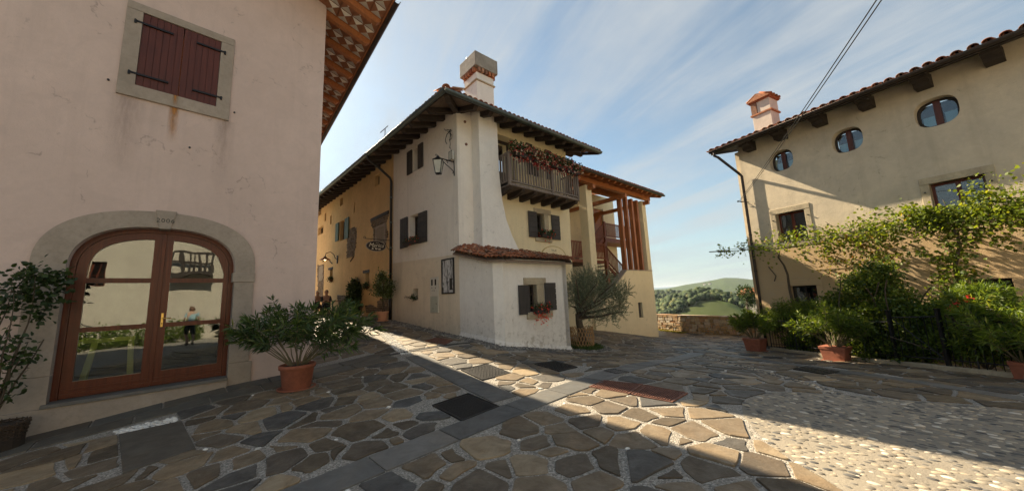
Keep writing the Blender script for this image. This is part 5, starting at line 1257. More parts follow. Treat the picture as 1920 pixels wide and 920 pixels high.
for u in (BU[0]+.04, (BU[0]+BU[1])/2+.3, BU[1]-.04): bpart('post', FW, u-.045, u+.045, BP-.045, BP+.045, ZF-.06, ZR-.05, M_balw, bc)
for u in (BU[0]+.04, BU[1]-.04):
    bpart('side_rail', FW, u-.035, u+.035, .0, BP-.045, ZR-.05, ZR, M_balw, bc); bpart('side_rail', FW, u-.025, u+.025, .0, BP-.045, ZF+.09, ZF+.14, M_balw, bc)
    for k in range(5): bpart('baluster', FW, u-.02, u+.02, .08+k*.145, .08+k*.145+.07, ZF+.14, ZR-.05, M_balw, bc)
nb_ = 27
for k in range(nb_):
    u = BU[0]+.14+(BU[1]-BU[0]-.28)*k/(nb_-1)
    if abs(u-((BU[0]+BU[1])/2+.3)) > .06: bpart('baluster', FW, u-.024, u+.024, BP-.018, BP+.012, ZF+.14, ZR-.05, M_balw, bc)
for k in range(4):
    u0_ = BU[0]+.18+k*.92; cx = u0_+.4
    fb = thing('flower_box', ['leftmost balcony flower box, full of dark red blooms', 'second balcony flower box from the left, bright red and white blooms', 'third balcony flower box from the left, dark red and cream blooms', 'rightmost balcony flower box, pale pink and red flowers trailing past the corner'][k], 'flower box', FW.P(cx, BP+.14, ZR-.2), 'flower boxes on the balcony rail')
    m = MB(); m.box(FW, cx-.40, cx+.40, BP+.05, BP+.22, ZR-.16, ZR+.0); part('planter', m, M_dkwood, fb)
    cs = [FW.P(cx+x, BP+.16, ZR+.10+random.uniform(-.06, .10)) for x in np.linspace(-.42, .42, 6)]
    flower_mass(fb, cs, (.20, .20, .25), 1100, 230, M_mixfl, M_rose, ll=.06, pl=.05, hang=.3)
# ---- flowers at the windows
def wbox(lbl, fr, u0, u1, z, nfl, nlf, hang, mat=M_redfl, rad=(.17, .17, .17), n=.12, pl=.035, box=True):
    t = thing('window_flowers', lbl, 'flower box', fr.P((u0+u1)/2, n, z-.1))
    if box: m = MB(); m.box(fr, u0, u1, n-.09, n+.09, z-.12, z+.03); part('planter', m, M_dkwood, t)
    flower_mass(t, [fr.P(u, n+.02, z+.06) for u in np.linspace(u0+.05, u1-.05, 4)], rad, nlf, nfl, mat, M_rose, ll=.05, pl=pl, hang=hang); return t
wbox('bright red hanging flowers at the lower window of the small annex', EX, xw[0]+.12, xw[1]+.32, xw[2]+.06, 130, 260, .42)
wbox('dim trailing flowers at the stone framed first floor window under the balcony', FW, lw_[0]+.12, lw_[1]+.32, lw_[2]+.12, 40, 380, .3)
wbox('small dark planting in the lane side window with black shutters', LW, wd_lo[0], wd_lo[1]+.15, wd_lo[2]+.05, 25, 260, .15, rad=(.14, .14, .14))
# ---- wall fittings on the lane wall
pb = thing('meter_box', 'tall pale metal meter cabinet with small dials on the lane wall', 'meter box', LW.P(1.7, .03, 1.4))
r = pxrect(LW, 808, 823, 520, 519, 586, 586)
m = MB(); m.box(LW, r[0], r[1], .0, .035, r[2], r[3]); part('cabinet', m, plain('pale_enamel', (.55, .52, .45), .5), pb, bevel=.006)
zm = r[2]+(r[3]-r[2])*.47
m = MB(); m.box(LW, r[0]+.03, r[1]-.03, .035, .042, r[2]+.02, zm-.01); part('lower_door', m, plain('greenish_enamel', (.40, .41, .34), .5), pb)
m = MB(); m.box(LW, r[0]+.03, r[1]-.03, .035, .042, zm+.01, r[3]-.03); dd_ = part('upper_door', m, plain('pale_enamel_door', (.6, .57, .5), .5), pb)
wr = r[1]-r[0]; hr = r[3]-r[2]
for fx in (.28, .72): m = MB(); m.box(LW, r[0]+wr*fx-wr*.09, r[0]+wr*fx+wr*.09, .042, .047, r[2]+hr*.77, r[2]+hr*.94); part('meter_dial', m, M_dark, pb)
for fx, fz in ((.3, .69), (.45, .62), (.7, .62), (.72, .7), (.6, .12), (.2, .25)): m = MB(); m.box(LW, r[0]+wr*fx-.012, r[0]+wr*fx+.012, .042, .05, r[2]+hr*fz-.02, r[2]+hr*fz+.02); part('latch', m, M_cast, pb)
# framed black and white picture
ps_ = thing('framed_poster', 'large framed black and white street picture on the lane wall by the corner', 'poster', LW.P(.8, .04, 1.9))
r = pxrect(LW, 829.5, 852.5, 486, 483, 551, 550)
def bwpic():
    m, t, b = _mat('black_and_white_print'); p = _pos(t, (7, 7, 2.2)); n = _noise(t, p, 1.3, 5, .6, 1.6); n2 = _noise(t, _pos(t, (14, 14, 1)), 1, 2, .5)
    c = _ramp(t, _mix(t, .45, n, n2), [(.42, .02), (.47, .08), (.52, .5), (.62, .62)]); t.links.new(c, b.inputs['Base Color']); b.inputs['Roughness'].default_value = .4; return m
m = MB(); m.box(LW, r[0]+.03, r[1]-.03, .012, .028, r[2]+.03, r[3]-.03); part('print', m, bwpic(), ps_)
M_blackp = plain('black_frame_paint', (.02, .019, .018), .5)
for a in ((r[0], r[0]+.045, r[2], r[3]), (r[1]-.045, r[1], r[2], r[3]), (r[0]+.045, r[1]-.045, r[3]-.045, r[3]), (r[0]+.045, r[1]-.045, r[2], r[2]+.045)):
    bpart('frame_strip', LW, a[0], a[1], .0, .045, a[2], a[3], M_blackp, ps_)
m = MB(); m.box(LW, r[0]+.10, r[0]+.26, .029, .032, r[2]+.12, r[2]+.5); part('printed_notice', m, M_blackp, ps_)
# wire plant in the small niche
t = thing('niche_plant', 'thin wiry plant growing out of the small wall niche', 'plant', LW.P(nich[0], 0, nich[2])); m = MB()
for k in range(5): m.tube(curve_pts(LW.P((nich[0]+nich[1])/2+random.uniform(-.05, .1), .0, nich[2]+.1), LW.u*random.uniform(.5, 1.2)+LW.n*.6+np.array([0, 0, random.uniform(-.2, .4)]), .45, 6, .25), .006, 4)
part('twigs', m, M_bark, t); bush(t, [LW.P((nich[0]+nich[1])/2, .02, nich[2]+.1)], [(.1, .1, .08)], 160, .05, M_rose, csize=.05, clump=8)
# lanterns
def lantern(name, label, fr, u, zarm, out_, size, hangz, group=None):
    t = thing(name, label, 'lantern', fr.P(u, 0, zarm), group); s = size
    m = MB(); m.tube([fr.P(u, 0, zarm), fr.P(u, out_+.04, zarm)], .016*s/.4, 6)
    m.tube([fr.P(u, .0, zarm-.55*s/.4*.62)]+[fr.P(u, out_*.75*(1-math.cos(a))*.5+.02, zarm-.34*(1-a/math.pi)*s/.4) for a in np.linspace(.15, math.pi, 10)], .012*s/.4, 6)
    for cx_, cz_, rr in ((out_+.06, zarm+.055, .045), (out_*.45, zarm-.07, .05), (.03, zarm-.36*s/.4, .04)):
        m.tube([fr.P(u, cx_+rr*(1-a*.1)*math.cos(a), cz_+rr*(1-a*.1)*math.sin(a)) for a in np.linspace(0, 5.2, 12)], .009*s/.4, 5)
    m.box(fr, u-.02, u+.02, 0, .012, zarm-.42*s/.4, zarm+.06); part('bracket', m, M_iron, t)
    c = fr.P(u, out_, 0); zt0 = zarm-hangz
    m = MB(); m.tube([(c[0], c[1], zarm), (c[0], c[1], zt0)], .008, 5); m.lathe((c[0], c[1], zt0-.12*s), [(s*.50, 0), (s*.46, .01), (s*.16, .22*s), (s*.12, .30*s), (s*.05, .34*s), (.004, .42*s)], 4, rot=math.pi/4); cap = part('lamp_cap', m, M_iron, t)
    zc_ = zt0-.12*s; top, bot, h = s*.44, s*.25, s*.95; f = Fr(c[:2], fr.az+45)
    cor = lambda r_, z: [np.array([c[0]+r_*math.cos(math.pi/4+k*math.pi/2+math.radians(0)), c[1]+r_*math.sin(math.pi/4+k*math.pi/2), z]) for k in range(4)]
    a, b = cor(top, zc_), cor(bot, zc_-h); m = MB()
    for k in range(4): m.tube([a[k], b[k]], .012*s/.4, 5); m.tube([a[k], a[(k+1) % 4]], .012*s/.4, 5); m.tube([b[k], b[(k+1) % 4]], .012*s/.4, 5)
    m.lathe((c[0], c[1], zc_-h-.05*s), [(.005, -.04*s), (.05*s, 0), (bot*.9, .05*s)], 8); part('cage', m, M_iron, t)
    for k in range(4):
        m = MB(); q = [a[k]*.98+np.array([c[0], c[1], a[k][2]])*.02, a[(k+1) % 4]*.98+np.array([c[0], c[1], a[k][2]])*.02, b[(k+1) % 4]*.98+np.array([c[0], c[1], b[k][2]])*.02, b[k]*.98+np.array([c[0], c[1], b[k][2]])*.02]
        m.face(q); part('lamp_pane', m, M_lampg, t)
    return t
ul, zl_ = LW.uz(851.5, 304); pa = LW.uz(851.5, 304)
lantern('wall_lantern', 'large square iron lantern hanging from a scrolled bracket on the lane wall', LW, ul, zl_, .62, .46, .05)
# iron ornament above
t = thing('iron_ornament', 'curly wrought iron ornament with a tiny lantern above the large wall lantern', 'ornament', LW.P(*LW.uz(845, 265)[:1], .05, LW.uz(845, 265)[1]))
m = MB()
def oc(x, y, n=.12): u, z = LW.uz(x, y, n); return LW.P(u, n, z)
for chain, r_ in (([(833, 242), (836, 245), (840, 243), (843, 246), (841, 248), (839, 246)], .012), ([(843, 247), (838, 252), (835.5, 260), (835.5, 266), (838, 270)], .014), ([(843, 246), (845, 252), (844, 258), (843.5, 264)], .016), ([(843, 251), (848, 254)], .013), ([(843.5, 264), (844.5, 270), (843, 278), (844, 272)], .01), ([(843.5, 275), (846, 282), (846.5, 286)], .008), ([(842, 262), (846, 261), (847.5, 257), (846, 255)], .010), ([(844, 247), (846, 245), (845, 243), (843, 244)], .016)):
    m.tube([oc(*p) for p in chain], r_, 6)
m.tube([oc(844, 258, 0.0), oc(844, 258)], .012, 6)
part('scrollwork', m, M_iron, t)
a_, b_ = LW.uz(843, 286, .12), LW.uz(849.5, 298, .12); m = MB(); f = LW
m.box(LW, b_[0], a_[0], .08, .16, b_[1], a_[1]); part('tiny_lantern', m, M_lampg, t)
m = MB()
for u in (b_[0], a_[0]): m.tube([LW.P(u, .16, b_[1]), LW.P(u, .16, a_[1])], .008, 4)
m.tube([LW.P(b_[0], .16, b_[1]), LW.P(a_[0], .16, b_[1])], .01, 4); m.tube([LW.P(b_[0], .16, a_[1]), LW.P(a_[0], .16, a_[1])], .01, 4); part('tiny_lantern_frame', m, M_iron, t)
for fr, x, y in ((FW, 871, 229), (FW, 873.5, 271)):
    u, z = fr.uz(x, y); m = MB(); m.tube([fr.P(u, .0, z), fr.P(u, .04, z)], .05, 8); part('vent_stub', m, M_rust, wh)

# ================================================================== OCHRE HOUSE UP THE LANE
oc_h = thing('ochre_house', 'ochre rendered old house with patches of bare stone along the lane', 'house', LW.P(UDP, 0, .5))
def up(x0, x1, y0, y1): a, b = LW.uz(x0, y1), LW.uz(x1, y0); mid_z1 = LW.uz((x0+x1)/2, y0)[1]; mid_z0 = LW.uz((x0+x1)/2, y1)[1]; return (min(a[0], b[0]), max(a[0], b[0]), mid_z0, mid_z1)
OW = {'g': up(636.6, 647, 413, 450), 's': up(706, 720.5, 427, 455), 'u1': up(702, 711, 327, 348), 'u2': up(637, 642.6, 371, 385), 'u3': up(595.6, 602, 393, 403), 'a1': up(662.5, 665.2, 380, 399), 'a2': up(608, 611.6, 399, 414), 'a3': up(618.5, 621.5, 404, 420), 'u4': up(596, 606, 425, 439), 'b1': up(597, 606, 500, 524), 't1': up(617.5, 623.5, 505, 527), 't2': up(684, 691.5, 511, 540)}
ZWO = ZW
wall('wall', LW, [(UDP, -1), (24, -1), (24, ZWO), (UDP, ZWO)], [rect(*v) for v in OW.values()], .45, M_ochre, oc_h, n=-.012)
for k, v in OW.items():
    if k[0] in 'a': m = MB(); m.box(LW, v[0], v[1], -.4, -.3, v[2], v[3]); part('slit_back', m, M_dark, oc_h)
    else: window(oc_h, LW, v, .2, M_dkwood if k != 's' else M_greystone, 2 if k in 'gs' else 1, 2 if k in 'gs' else 1, fw=.06)
M_green = wood('green_shutter_paint', (.10, .15, .075), (.06, .09, .05), .6, 2, .3)
for x0, x1, y0, y1 in ((630, 636.4, 419, 452), (647.2, 655.3, 409, 447)): v = up(x0, x1, y0, y1); shutter(oc_h, LW, v[0], v[1], v[2], v[3], mat=M_green, boards=3, th=.05)
v = OW['s']
for a in ((v[0]-.14, v[0], v[2]-.1, v[3]+.14), (v[1], v[1]+.14, v[2]-.1, v[3]+.14), (v[0], v[1], v[3], v[3]+.14)): m = MB(); m.box(LW, a[0], a[1], -.2, .02, a[2], a[3]); part('window_stone', m, M_greystone, oc_h, bevel=.01)
def rubble(poly, n, label, size=.13, par=oc_h, avoid=None, fr=LW):
    pts = [fr.uz(*p) for p in poly]; P = convex_like = [np.array(p) for p in pts]
    lo, hi = np.min(P, 0), np.max(P, 0); m = MB()
    def inp(q):
        c = False; j = len(P)-1
        for i in range(len(P)):
            if (P[i][1] > q[1]) != (P[j][1] > q[1]) and q[0] < (P[j][0]-P[i][0])*(q[1]-P[i][1])/(P[j][1]-P[i][1])+P[i][0]: c = not c
            j = i
        return c
    bm_ = MB(); bm_.prism_uz(fr, pts, -.02, -.004); 
    part('exposed_bedding', bm_, M_mortar, par, fixn=True)
    z = lo[1]; r = 0
    while z < hi[1]:
        h = size*random.uniform(.55, .8); u = lo[0]+random.uniform(0, size)
        while u < hi[0]:
            w_ = size*random.uniform(.8, 2.0); c = (u+w_/2, z+h/2)
            if inp(c) and not (avoid and avoid[0]-.02 < c[0] < avoid[1]+.02 and avoid[2]-.02 < c[1] < avoid[3]+.02):
                k = 6; pr = [(c[0]+w_*.47*math.copysign(abs(math.cos(a))**.5, math.cos(a)), c[1]+h*.45*math.copysign(abs(math.sin(a))**.5, math.sin(a))+random.uniform(-.008, .008)) for a in np.linspace(.3, 2*math.pi+.3, k+2)[:-1]]
                m.prism_uz(fr, pr, -.015, random.uniform(.004, .03), random.random())
            u += w_+.012
        z += h+.012; r += 1
    part('exposed_stonework', m, M_rubble, par, kind='stuff', label=label)
rubble([(651, 430), (668, 426), (669, 440), (664, 480), (658, 482), (650, 484), (651, 450)], 0, 'strip of bare stone below the green shutters')
rubble([(693.5, 411), (712, 407), (729, 401), (724, 418), (727, 440), (723, 459), (707, 462), (699, 456), (700, 430), (695, 418)], 0, 'bare stone round the grey window', avoid=(v[0]-.14, v[1]+.14, v[2]-.1, v[3]+.14))
rubble([(632, 552), (655, 556), (670, 566), (683, 572), (676, 582), (655, 584), (637, 580)], 0, 'bare stone at the foot of the ochre wall')
rubble([(684, 574), (694, 570), (706, 576), (711, 582), (700, 586), (686, 584)], 0, 'bare stone at the foot of the ochre wall')
rubble([(707, 565), (722, 556), (729, 555), (729, 583), (708, 584)], 0, 'bare stone behind the potted tree')
rubble([(595, 497), (607, 496), (607, 524), (605, 560), (596, 560)], 0, 'brick and stone surround of the far window', size=.10, avoid=OW['b1'])
for v in (OW['t1'], OW['t2']): m = MB(); m.box(LW, v[0]-.05, v[1]+.28, -.2, .012, v[3], v[3]+.13); part('timber_lintel', m, M_dkwood, oc_h)
v = up(697, 729, 402, 406); m = MB(); m.box(LW, v[0], v[1], -.1, .03, v[2]-.05, v[3]); part('timber_lintel', m, M_dkwood, oc_h)
for x0, y0, x1, y1 in ((605, 490, 612, 485), (618, 489, 623, 494), (657, 490, 663, 481)): 
    a, b = LW.uz(x0, y0), LW.uz(x1, y1); m = MB(); m.tube([LW.P(a[0], .0, a[1]), LW.P(b[0], .01, b[1])], .03, 5); part('old_wall_tie', m, M_dkwood, oc_h)
rafters(oc_h, LW, [UDP+.3+.60*i for i in range(31)], .15, OV2, ZG2, SL2, M_dkwoodn, rh=.17)
roof_deck(oc_h, LW, UDP+.004, 24, ZG2, OV2, SL2, 4.2)
gutter(oc_h, LW, UDP+.006, 24, ZG2+.01, OV2+.07, M_gutter, .085)
m = MB(); m.box(LW, UDP+.006, 24, OV2-.03, OV2-.005, ZG2-.05, ZG2+.06); part('fascia', m, M_dkwood, oc_h)
roof_edge(oc_h, LW, UDP+.1, 23.9, ZG2, OV2, SL2, sp=.20, rows=1, rise=.075, name='eaves_tile'); roof_field(oc_h, LW, UDP+.1, 23.9, ZG2, OV2, SL2, 4.2, rise=.07)
m = MB(); u, z = LW.uz(722, 241, OV2-.8); m.tube([LW.P(u, OV2-.8, z-.7), LW.P(u, OV2-.8, z)], .02, 5); m.tube([LW.P(u-.3, OV2-.8, z), LW.P(u+.5, OV2-.8, z)], .02, 5); solo('roof_aerial', m, M_gutter, 'small aerial bar sticking up from the ochre house roof', 'aerial', LW.P(u, OV2-.8, z-.7))
# drainpipe between the two houses
dp = thing('drainpipe', 'dark vertical drainpipe between the white and the ochre house', 'drainpipe', LW.P(UDP, .1, .5)); gq = gz(*LW.P(UDP, .1, 0)[:2])
m = MB(); uu = LW.uz(691, 296, OV2+.05)[0]
m.tube([LW.P(UDP, .10, gq), LW.P(UDP, .10, 6.45), LW.P(UDP-.0, .16, 6.6), LW.P(uu*.3+UDP*.7, OV2-.25, 7.05), LW.P(uu*.3+UDP*.7, OV2+.06, 7.2), LW.P(uu*.3+UDP*.7, OV2+.07, 7.38)], .055, 10); part('pipe', m, M_pipe, dp, smooth=True)
for z in (1.3, 2.4, 3.5, 4.6, 5.7): m = MB(); m.tube([LW.P(UDP, .10, z), LW.P(UDP, .10, z+.05)], .066, 10); m.tube([LW.P(UDP, 0, z+.02), LW.P(UDP, .06, z+.02)], .012, 6); part('pipe_clamp', m, M_gutter, dp)
m = MB(); m.tube([LW.P(UDP, .10, gq), LW.P(UDP, .10, gq+1.3)], .068, 10); part('cast_foot', m, M_pipe, dp, smooth=True)
# hanging oval sign
us, zs = LW.uz(732, 448); sg = thing('hanging_sign', 'dark oval sign with cream script lettering hanging from an iron bracket over the lane', 'sign', LW.P(us, .5, zs-.3))
pa, pb_ = LW.P(us, 0.0, zs), None
SF = Fr(LW.P(us, 0, 0)[:2], LW.az-90 if True else 0)      # plane across the lane
if SF.u @ LW.n < 0: SF = Fr(LW.P(us, 0, 0)[:2], LW.az+90)
if (CAM-SF.o) @ SF.n < 0: SF = Fr(SF.o[:2], SF.az, -1)
cx0, cx1 = SF.uz(685.7, 461)[0], SF.uz(723.5, 461)[0]; zc1_, zc0_ = SF.uz(705, 451.5)[1], SF.uz(705, 471)[1]; cu_, cz_ = (cx0+cx1)/2, (zc0_+zc1_)/2; ra, rb = abs(cx1-cx0)/2, (zc1_-zc0_)/2
E_ = lambda k: [(cu_+ra*k*math.cos(a), cz_+rb*k*math.sin(a)) for a in np.linspace(0, 2*math.pi, 41)[:-1]]
m = MB(); m.prism_uz(SF, E_(1), -.012, .012); part('rim', m, plain('sign_rim', (.35, .31, .26), .5), sg)
m = MB(); m.prism_uz(SF, E_(.93), -.016, .016); part('board', m, plain('sign_board', (.025, .014, .012), .5, var=.1), sg)
M_cr = plain('cream_lettering', (.75, .68, .52), .6)
sx = 1 if SF.uz(723.5, 461)[0] > SF.uz(685.7, 461)[0] else -1
lettering('lettering', 'Marica', ra*.56, lambda x, y, z: SF.P(cu_+sx*x, .018+z*.2, cz_+rb*.12+y), M_cr, sg, ext=.002, shear=.35)
lettering('small_lettering', 'VILA', ra*.14, lambda x, y, z: SF.P(cu_+sx*(x+ra*.1), .018+z*.2, cz_+rb*.60+y), M_cr, sg, ext=.002)
m = MB()
for k, cxx in enumerate((-.42, .02, .42)):
    base_ = cz_-rb*.58; u = cu_+sx*cxx*ra*.8
    if k == 0: m.prism_uz(SF, [(u-.05*ra*2, base_), (u+.05*ra*2, base_), (u, base_+.30*rb)], .016, .019); m.prism_uz(SF, [(u-.12*ra, base_), (u+.12*ra, base_), (u+.1*ra, base_-.05*rb), (u-.1*ra, base_-.05*rb)], .016, .019)
    elif k == 1: m.prism_uz(SF, [(u-.09*ra, base_-.05*rb), (u+.09*ra, base_-.05*rb), (u+.13*ra, base_+.22*rb), (u-.13*ra, base_+.14*rb)], .016, .019)
    else: m.prism_uz(SF, [(u+.15*ra*math.cos(a), base_+.03*rb+.13*rb*math.sin(a)) for a in np.linspace(0, 6.28, 13)[:-1]], .016, .019)
part('emblems', m, M_cr, sg)
m = MB(); zb2 = zc1_+.07; m.tube([SF.P(0, 0, zb2), SF.P(cx0-.04 if sx > 0 else cx0+.04, 0, zb2+.0)], .012, 6)
m.tube([SF.P(0, 0, zb2+.02), SF.P(0, 0, zb2-.55)], .014, 6)
sgn = -1 if cu_ < 0 else 1
m.tube([SF.P(sgn*.30*(1-a), 0, zb2-.42*math.sin(a*1.57)) for a in np.linspace(0, 1, 9)], .010, 6)
m.tube([SF.P(cx0+sgn*(.05+.04*math.cos(a)), 0, zb2+.04+.04*math.sin(a)) for a in np.linspace(-1.5, 4, 10)], .010, 6)
for f in (-.5, .5): m.tube([SF.P(cu_+ra*f, 0, zb2), SF.P(cu_+ra*f, 0, cz_+rb*.8)], .008, 5)
part('bracket', m, M_iron, sg)
# barn lamp, lit
ub, zb3 = LW.uz(633, 484); bl = thing('barn_lamp', 'lit swan neck barn lamp on the ochre wall', 'lamp', LW.P(ub, 0, zb3)); m = MB()
m.tube([LW.P(ub, 0, zb3-.05), LW.P(ub, .12, zb3-.02), LW.P(ub, .2, zb3+.2), LW.P(ub, .4, zb3+.36), LW.P(ub, .62, zb3+.25), LW.P(ub, .66, zb3+.08)], .022, 6); m.box(LW, ub-.05, ub+.05, 0, .04, zb3-.3, zb3+.15); part('neck', m, M_iron, bl)
c = LW.P(ub, .66, zb3-.12); m = MB(); m.lathe(c, [(.30, 0), (.28, .02), (.10, .12), (.06, .2), (.01, .21)], 16); part('lamp_shade', m, plain('copper_shade', (.35, .16, .08), .4, .6), bl, smooth=True)
m = MB(); m.blob((c[0], c[1], c[2]+.02), .06, .06, .05, jit=0); part('bulb', m, plain('lit_bulb', (1, .8, .5), emit=((1, .72, .35), 6.0)), bl)

# ================================================================== STAIR HOUSE
sh_ = thing('stair_house', 'pale yellow house wing with open timber stair under a tiled roof', 'house', S0)
sp_u = lambda x, y, n=0: ST.uz(x, y, n)
ou = [(.15, -2.2), (6.0, -2.6), (6.0, 2.40), (3.20, 2.40), (.95, .95), (.15, .55)]
slot = (4.02, 4.46, -.22, .62)
wall('stair_wall', ST, ou, [rect(*slot)], .3, M_yellow, sh_)
m = MB(); m.box(ST, 4.0, 4.48, -.16, -.12, slot[2]-.02, slot[3]+.02); part('slot_panel', m, M_dkgreyw, sh_)
m = MB(); m.prism_uz(ST, [(3.17, 2.402), (6.03, 2.402), (6.03, 2.44), (3.15, 2.44), (.93, .995), (.95, .957)], -.33, .03); part('coping', m, M_greystone, sh_, fixn=True)
m = MB(); m.box(ST, 0.02, .50, -.5, 0.001, -2, 6.68); part('pillar', m, M_yellow, sh_, bevel=.01)
m = MB(); m.box(ST, 5.56, 5.995, -.40, -.002, 2.44, 6.68); part('pillar', m, M_yellow, sh_, bevel=.01)
m = MB(); m.box(ST, 5.72, 6.0, -5.5, -.30, -2.6, 2.40); part('end_wall', m, M_yellow, sh_)
NB = -3.7; ub1 = ST.uz(1151, 400, NB)[0]; dl, dr_ = ST.uz(1113, 400, NB), ST.uz(1131, 420, NB)
dz1, dz0 = ST.uz(1122, 392, NB)[1], 4.0
wall('back_wall', ST, [(-3.5, -2), (ub1, -2), (ub1, 8.1), (-3.5, 8.1)], [rect(dl[0], dr_[0], dz0, dz1)], .3, M_yellow, sh_, n=NB)
m = MB(); m.box(ST, dl[0], dr_[0], NB-.16, NB-.12, dz0, dz1); d_ = part('door', m, M_orwood, sh_)
for k in range(6): bpart('door_board', ST, dl[0]+.06, dr_[0]-.06, NB-.12, NB-.10, dz0+.05+k*(dz1-dz0-.1)/6, dz0+.05+(k+1)*(dz1-dz0-.1)/6-.015, M_orwood, d_)
for a in ((dl[0]-.08, dl[0]), (dr_[0], dr_[0]+.08)): bpart('door_frame', ST, a[0], a[1], NB-.02, NB+.02, dz0, dz1+.08, M_greystone, sh_)
m = MB(); m.box(ST, -3.5, .0, NB, -.2, -2, .2); part('plinth', m, M_yellow, sh_)
# roof
ZG4, OV4, SL4 = 7.02, .72, .30; zf4 = lambda n: ZG4+SL4*(OV4-n)
roof_deck(sh_, ST, -1.2, 6.9, ZG4, OV4, SL4, 3.95, mat=M_soffit, name='roof_deck')
rafters(sh_, ST, [-1.0+.56*i for i in range(15)], .11, OV4, ZG4, SL4, M_orwoodn, rh=.13, inner=-4.4)
gutter(sh_, ST, -1.25, 6.95, ZG4+.01, OV4+.06, M_gutterb, .075)
m = MB(); m.box(ST, -1.2, 6.9, OV4-.03, OV4-.004, ZG4-.04, ZG4+.06); part('fascia', m, M_orwoodn, sh_)
roof_edge(sh_, ST, -1.2, 6.85, ZG4, OV4, SL4, sp=.21, rows=1, rise=.07, name='eaves_tile'); roof_field(sh_, ST, -1.2, 6.85, ZG4, OV4, SL4, 3.95, rise=.07)
for n in (-.2, -2.2): bpart('main_beam', ST, -1.1, 6.85, n-.12, n+.12, zf4(n)-.40, zf4(n)-.14, M_orwoodn, sh_)
for u in (.25, 3.2, 5.78): bpart('tie_beam', ST, u-.10, u+.10, -3.7, .35, 6.44, 6.64, M_orwoodn, sh_)
for u in (.2, 5.78): m = MB(); m.prism_nz(ST, [(-3.6, 6.7), (-2.9, 6.7), (-3.6, 6.0)], u-.07, u+.07); part('brace', m, M_orwoodn, sh_, fixn=True)
m = MB()
for i in range(12):
    for j in range(7):
        u0, n0 = -.66+.56*i+.07, -.15-.50*j; u1, n1_ = u0+.42, n0-.40; zz = lambda n: zf4(n)-.012
        um, nm = (u0+u1)/2, (n0+n1_)/2
        m.face([ST.P(u0, n0, zz(n0)), ST.P(um, nm, zz(nm)), ST.P(u0, n1_, zz(n1_))], 0); m.face([ST.P(u1, n0, zz(n0)), ST.P(um, nm, zz(nm)), ST.P(u1, n1_, zz(n1_))], .3)
part('painted_triangles', m, bpy.data.materials['painted_tile_white'], sh_, kind='stuff')
for x0, x1 in ((3.25, 3.42), (3.86, 4.03), (4.47, 4.64), (5.06, 5.23)):
    bpart('timber_post', ST, x0, x1, -.30, -.06, 2.44, 6.66, M_orwood, sh_)
# stairs
def railing(n, p0, p1, h=.95, sp=.13, name='railing', posts=True, mat=M_redfloor):
    (u0, z0), (u1, z1) = p0, p1; r = MB(); sl = (z1-z0)/(u1-u0) if u1 != u0 else 0
    for dz in (h, .12): r.prism_uz(ST, [(u0, z0+dz-.04), (u1, z1+dz-.04), (u1, z1+dz+.03), (u0, z0+dz+.03)], n-.035, n+.035)
    o = part(name, r, mat, sh_, fixn=True); k = int(abs(u1-u0)/sp)
    for i in range(k):
        u = u0+(u1-u0)*(i+.5)/k; z = z0+(z1-z0)*(i+.5)/k; bpart('baluster', ST, u-.032, u+.032, n-.012, n+.012, z+.15, z+h-.03, mat, o)
    if posts:
        for u, z in (p0, p1): bpart('newel_post', ST, u-.055, u+.055, n-.055, n+.055, z-.12, z+h+.10, mat, o)
def flight(n0, n1, p0, p1, k):
    (u0, z0), (u1, z1) = p0, p1
    m = MB(); m.prism_uz(ST, [(u0, z0-.22), (u1, z1-.22), (u1, z1-.0), (u0, z0-.0)], n0, n0+.05); m.prism_uz(ST, [(u0, z0-.22), (u1, z1-.22), (u1, z1-.0), (u0, z0-.0)], n1-.05, n1); part('stringer', m, M_redfloor, sh_, fixn=True)
    for i in range(k):
        ua, ub = u0+(u1-u0)*i/k, u0+(u1-u0)*(i+1)/k; z = z0+(z1-z0)*(i+.8)/k; bpart('tread', ST, min(ua, ub)-.02, max(ua, ub)+.02, n0+.02, n1-.02, z-.045, z, M_redfloor, sh_)
r0_, r1_ = ST.uz(1133, 458, -1.35), ST.uz(1175, 506, -1.35)
ZL1 = r1_[1]-.95; ZL2 = r0_[1]-.95
flight(-1.28, -.34, (.6, .2), (3.3, ZL1), 8); bpart('landing', ST, 3.3, 5.7, -2.6, -.32, ZL1-.2, ZL1, M_redfloor, sh_)
flight(-2.35, -1.40, (r1_[0], ZL1), (r0_[0], ZL2), 7); railing(-1.37, (r1_[0], ZL1), (r0_[0], ZL2)); 
uL = ST.uz(1066, 470, -1.35)[0]
bpart('landing', ST, uL-1.5, r0_[0], -3.6, -1.38, ZL2-.16, ZL2, M_redfloor, sh_); railing(-1.37, (uL-1.3, ZL2), (r0_[0]-.02, ZL2), posts=False)
q0, q1 = ST.uz(1116, 436, -2.45), ST.uz(1132, 418, -2.45); q2 = ST.uz(1210, 408, -2.45); Z3 = q1[1]-.95
railing(-2.45, (q0[0]-.6, q0[1]-.95-.5), (q1[0], Z3)); railing(-2.45, (q1[0]+.05, Z3), (q2[0], Z3)); flight(-3.5, -2.5, (q0[0]-.8, q0[1]-.95-.6), (q1[0], Z3), 7)
bpart('landing', ST, q1[0], q2[0], -3.65, -2.42, Z3-.28, Z3, M_redfloor, sh_)
bpart('landing_post', ST, q1[0]-.1, q1[0]+.1, -2.6, -2.4, -1, Z3-.28, M_redfloor, sh_)
bpart('newel_post', ST, ST.uz(1139, 500, -.36)[0]-.09, ST.uz(1139, 500, -.36)[0]+.09, -.46, -.32, .4, ST.uz(1139, 489, -.36)[1], M_redfloor, sh_)

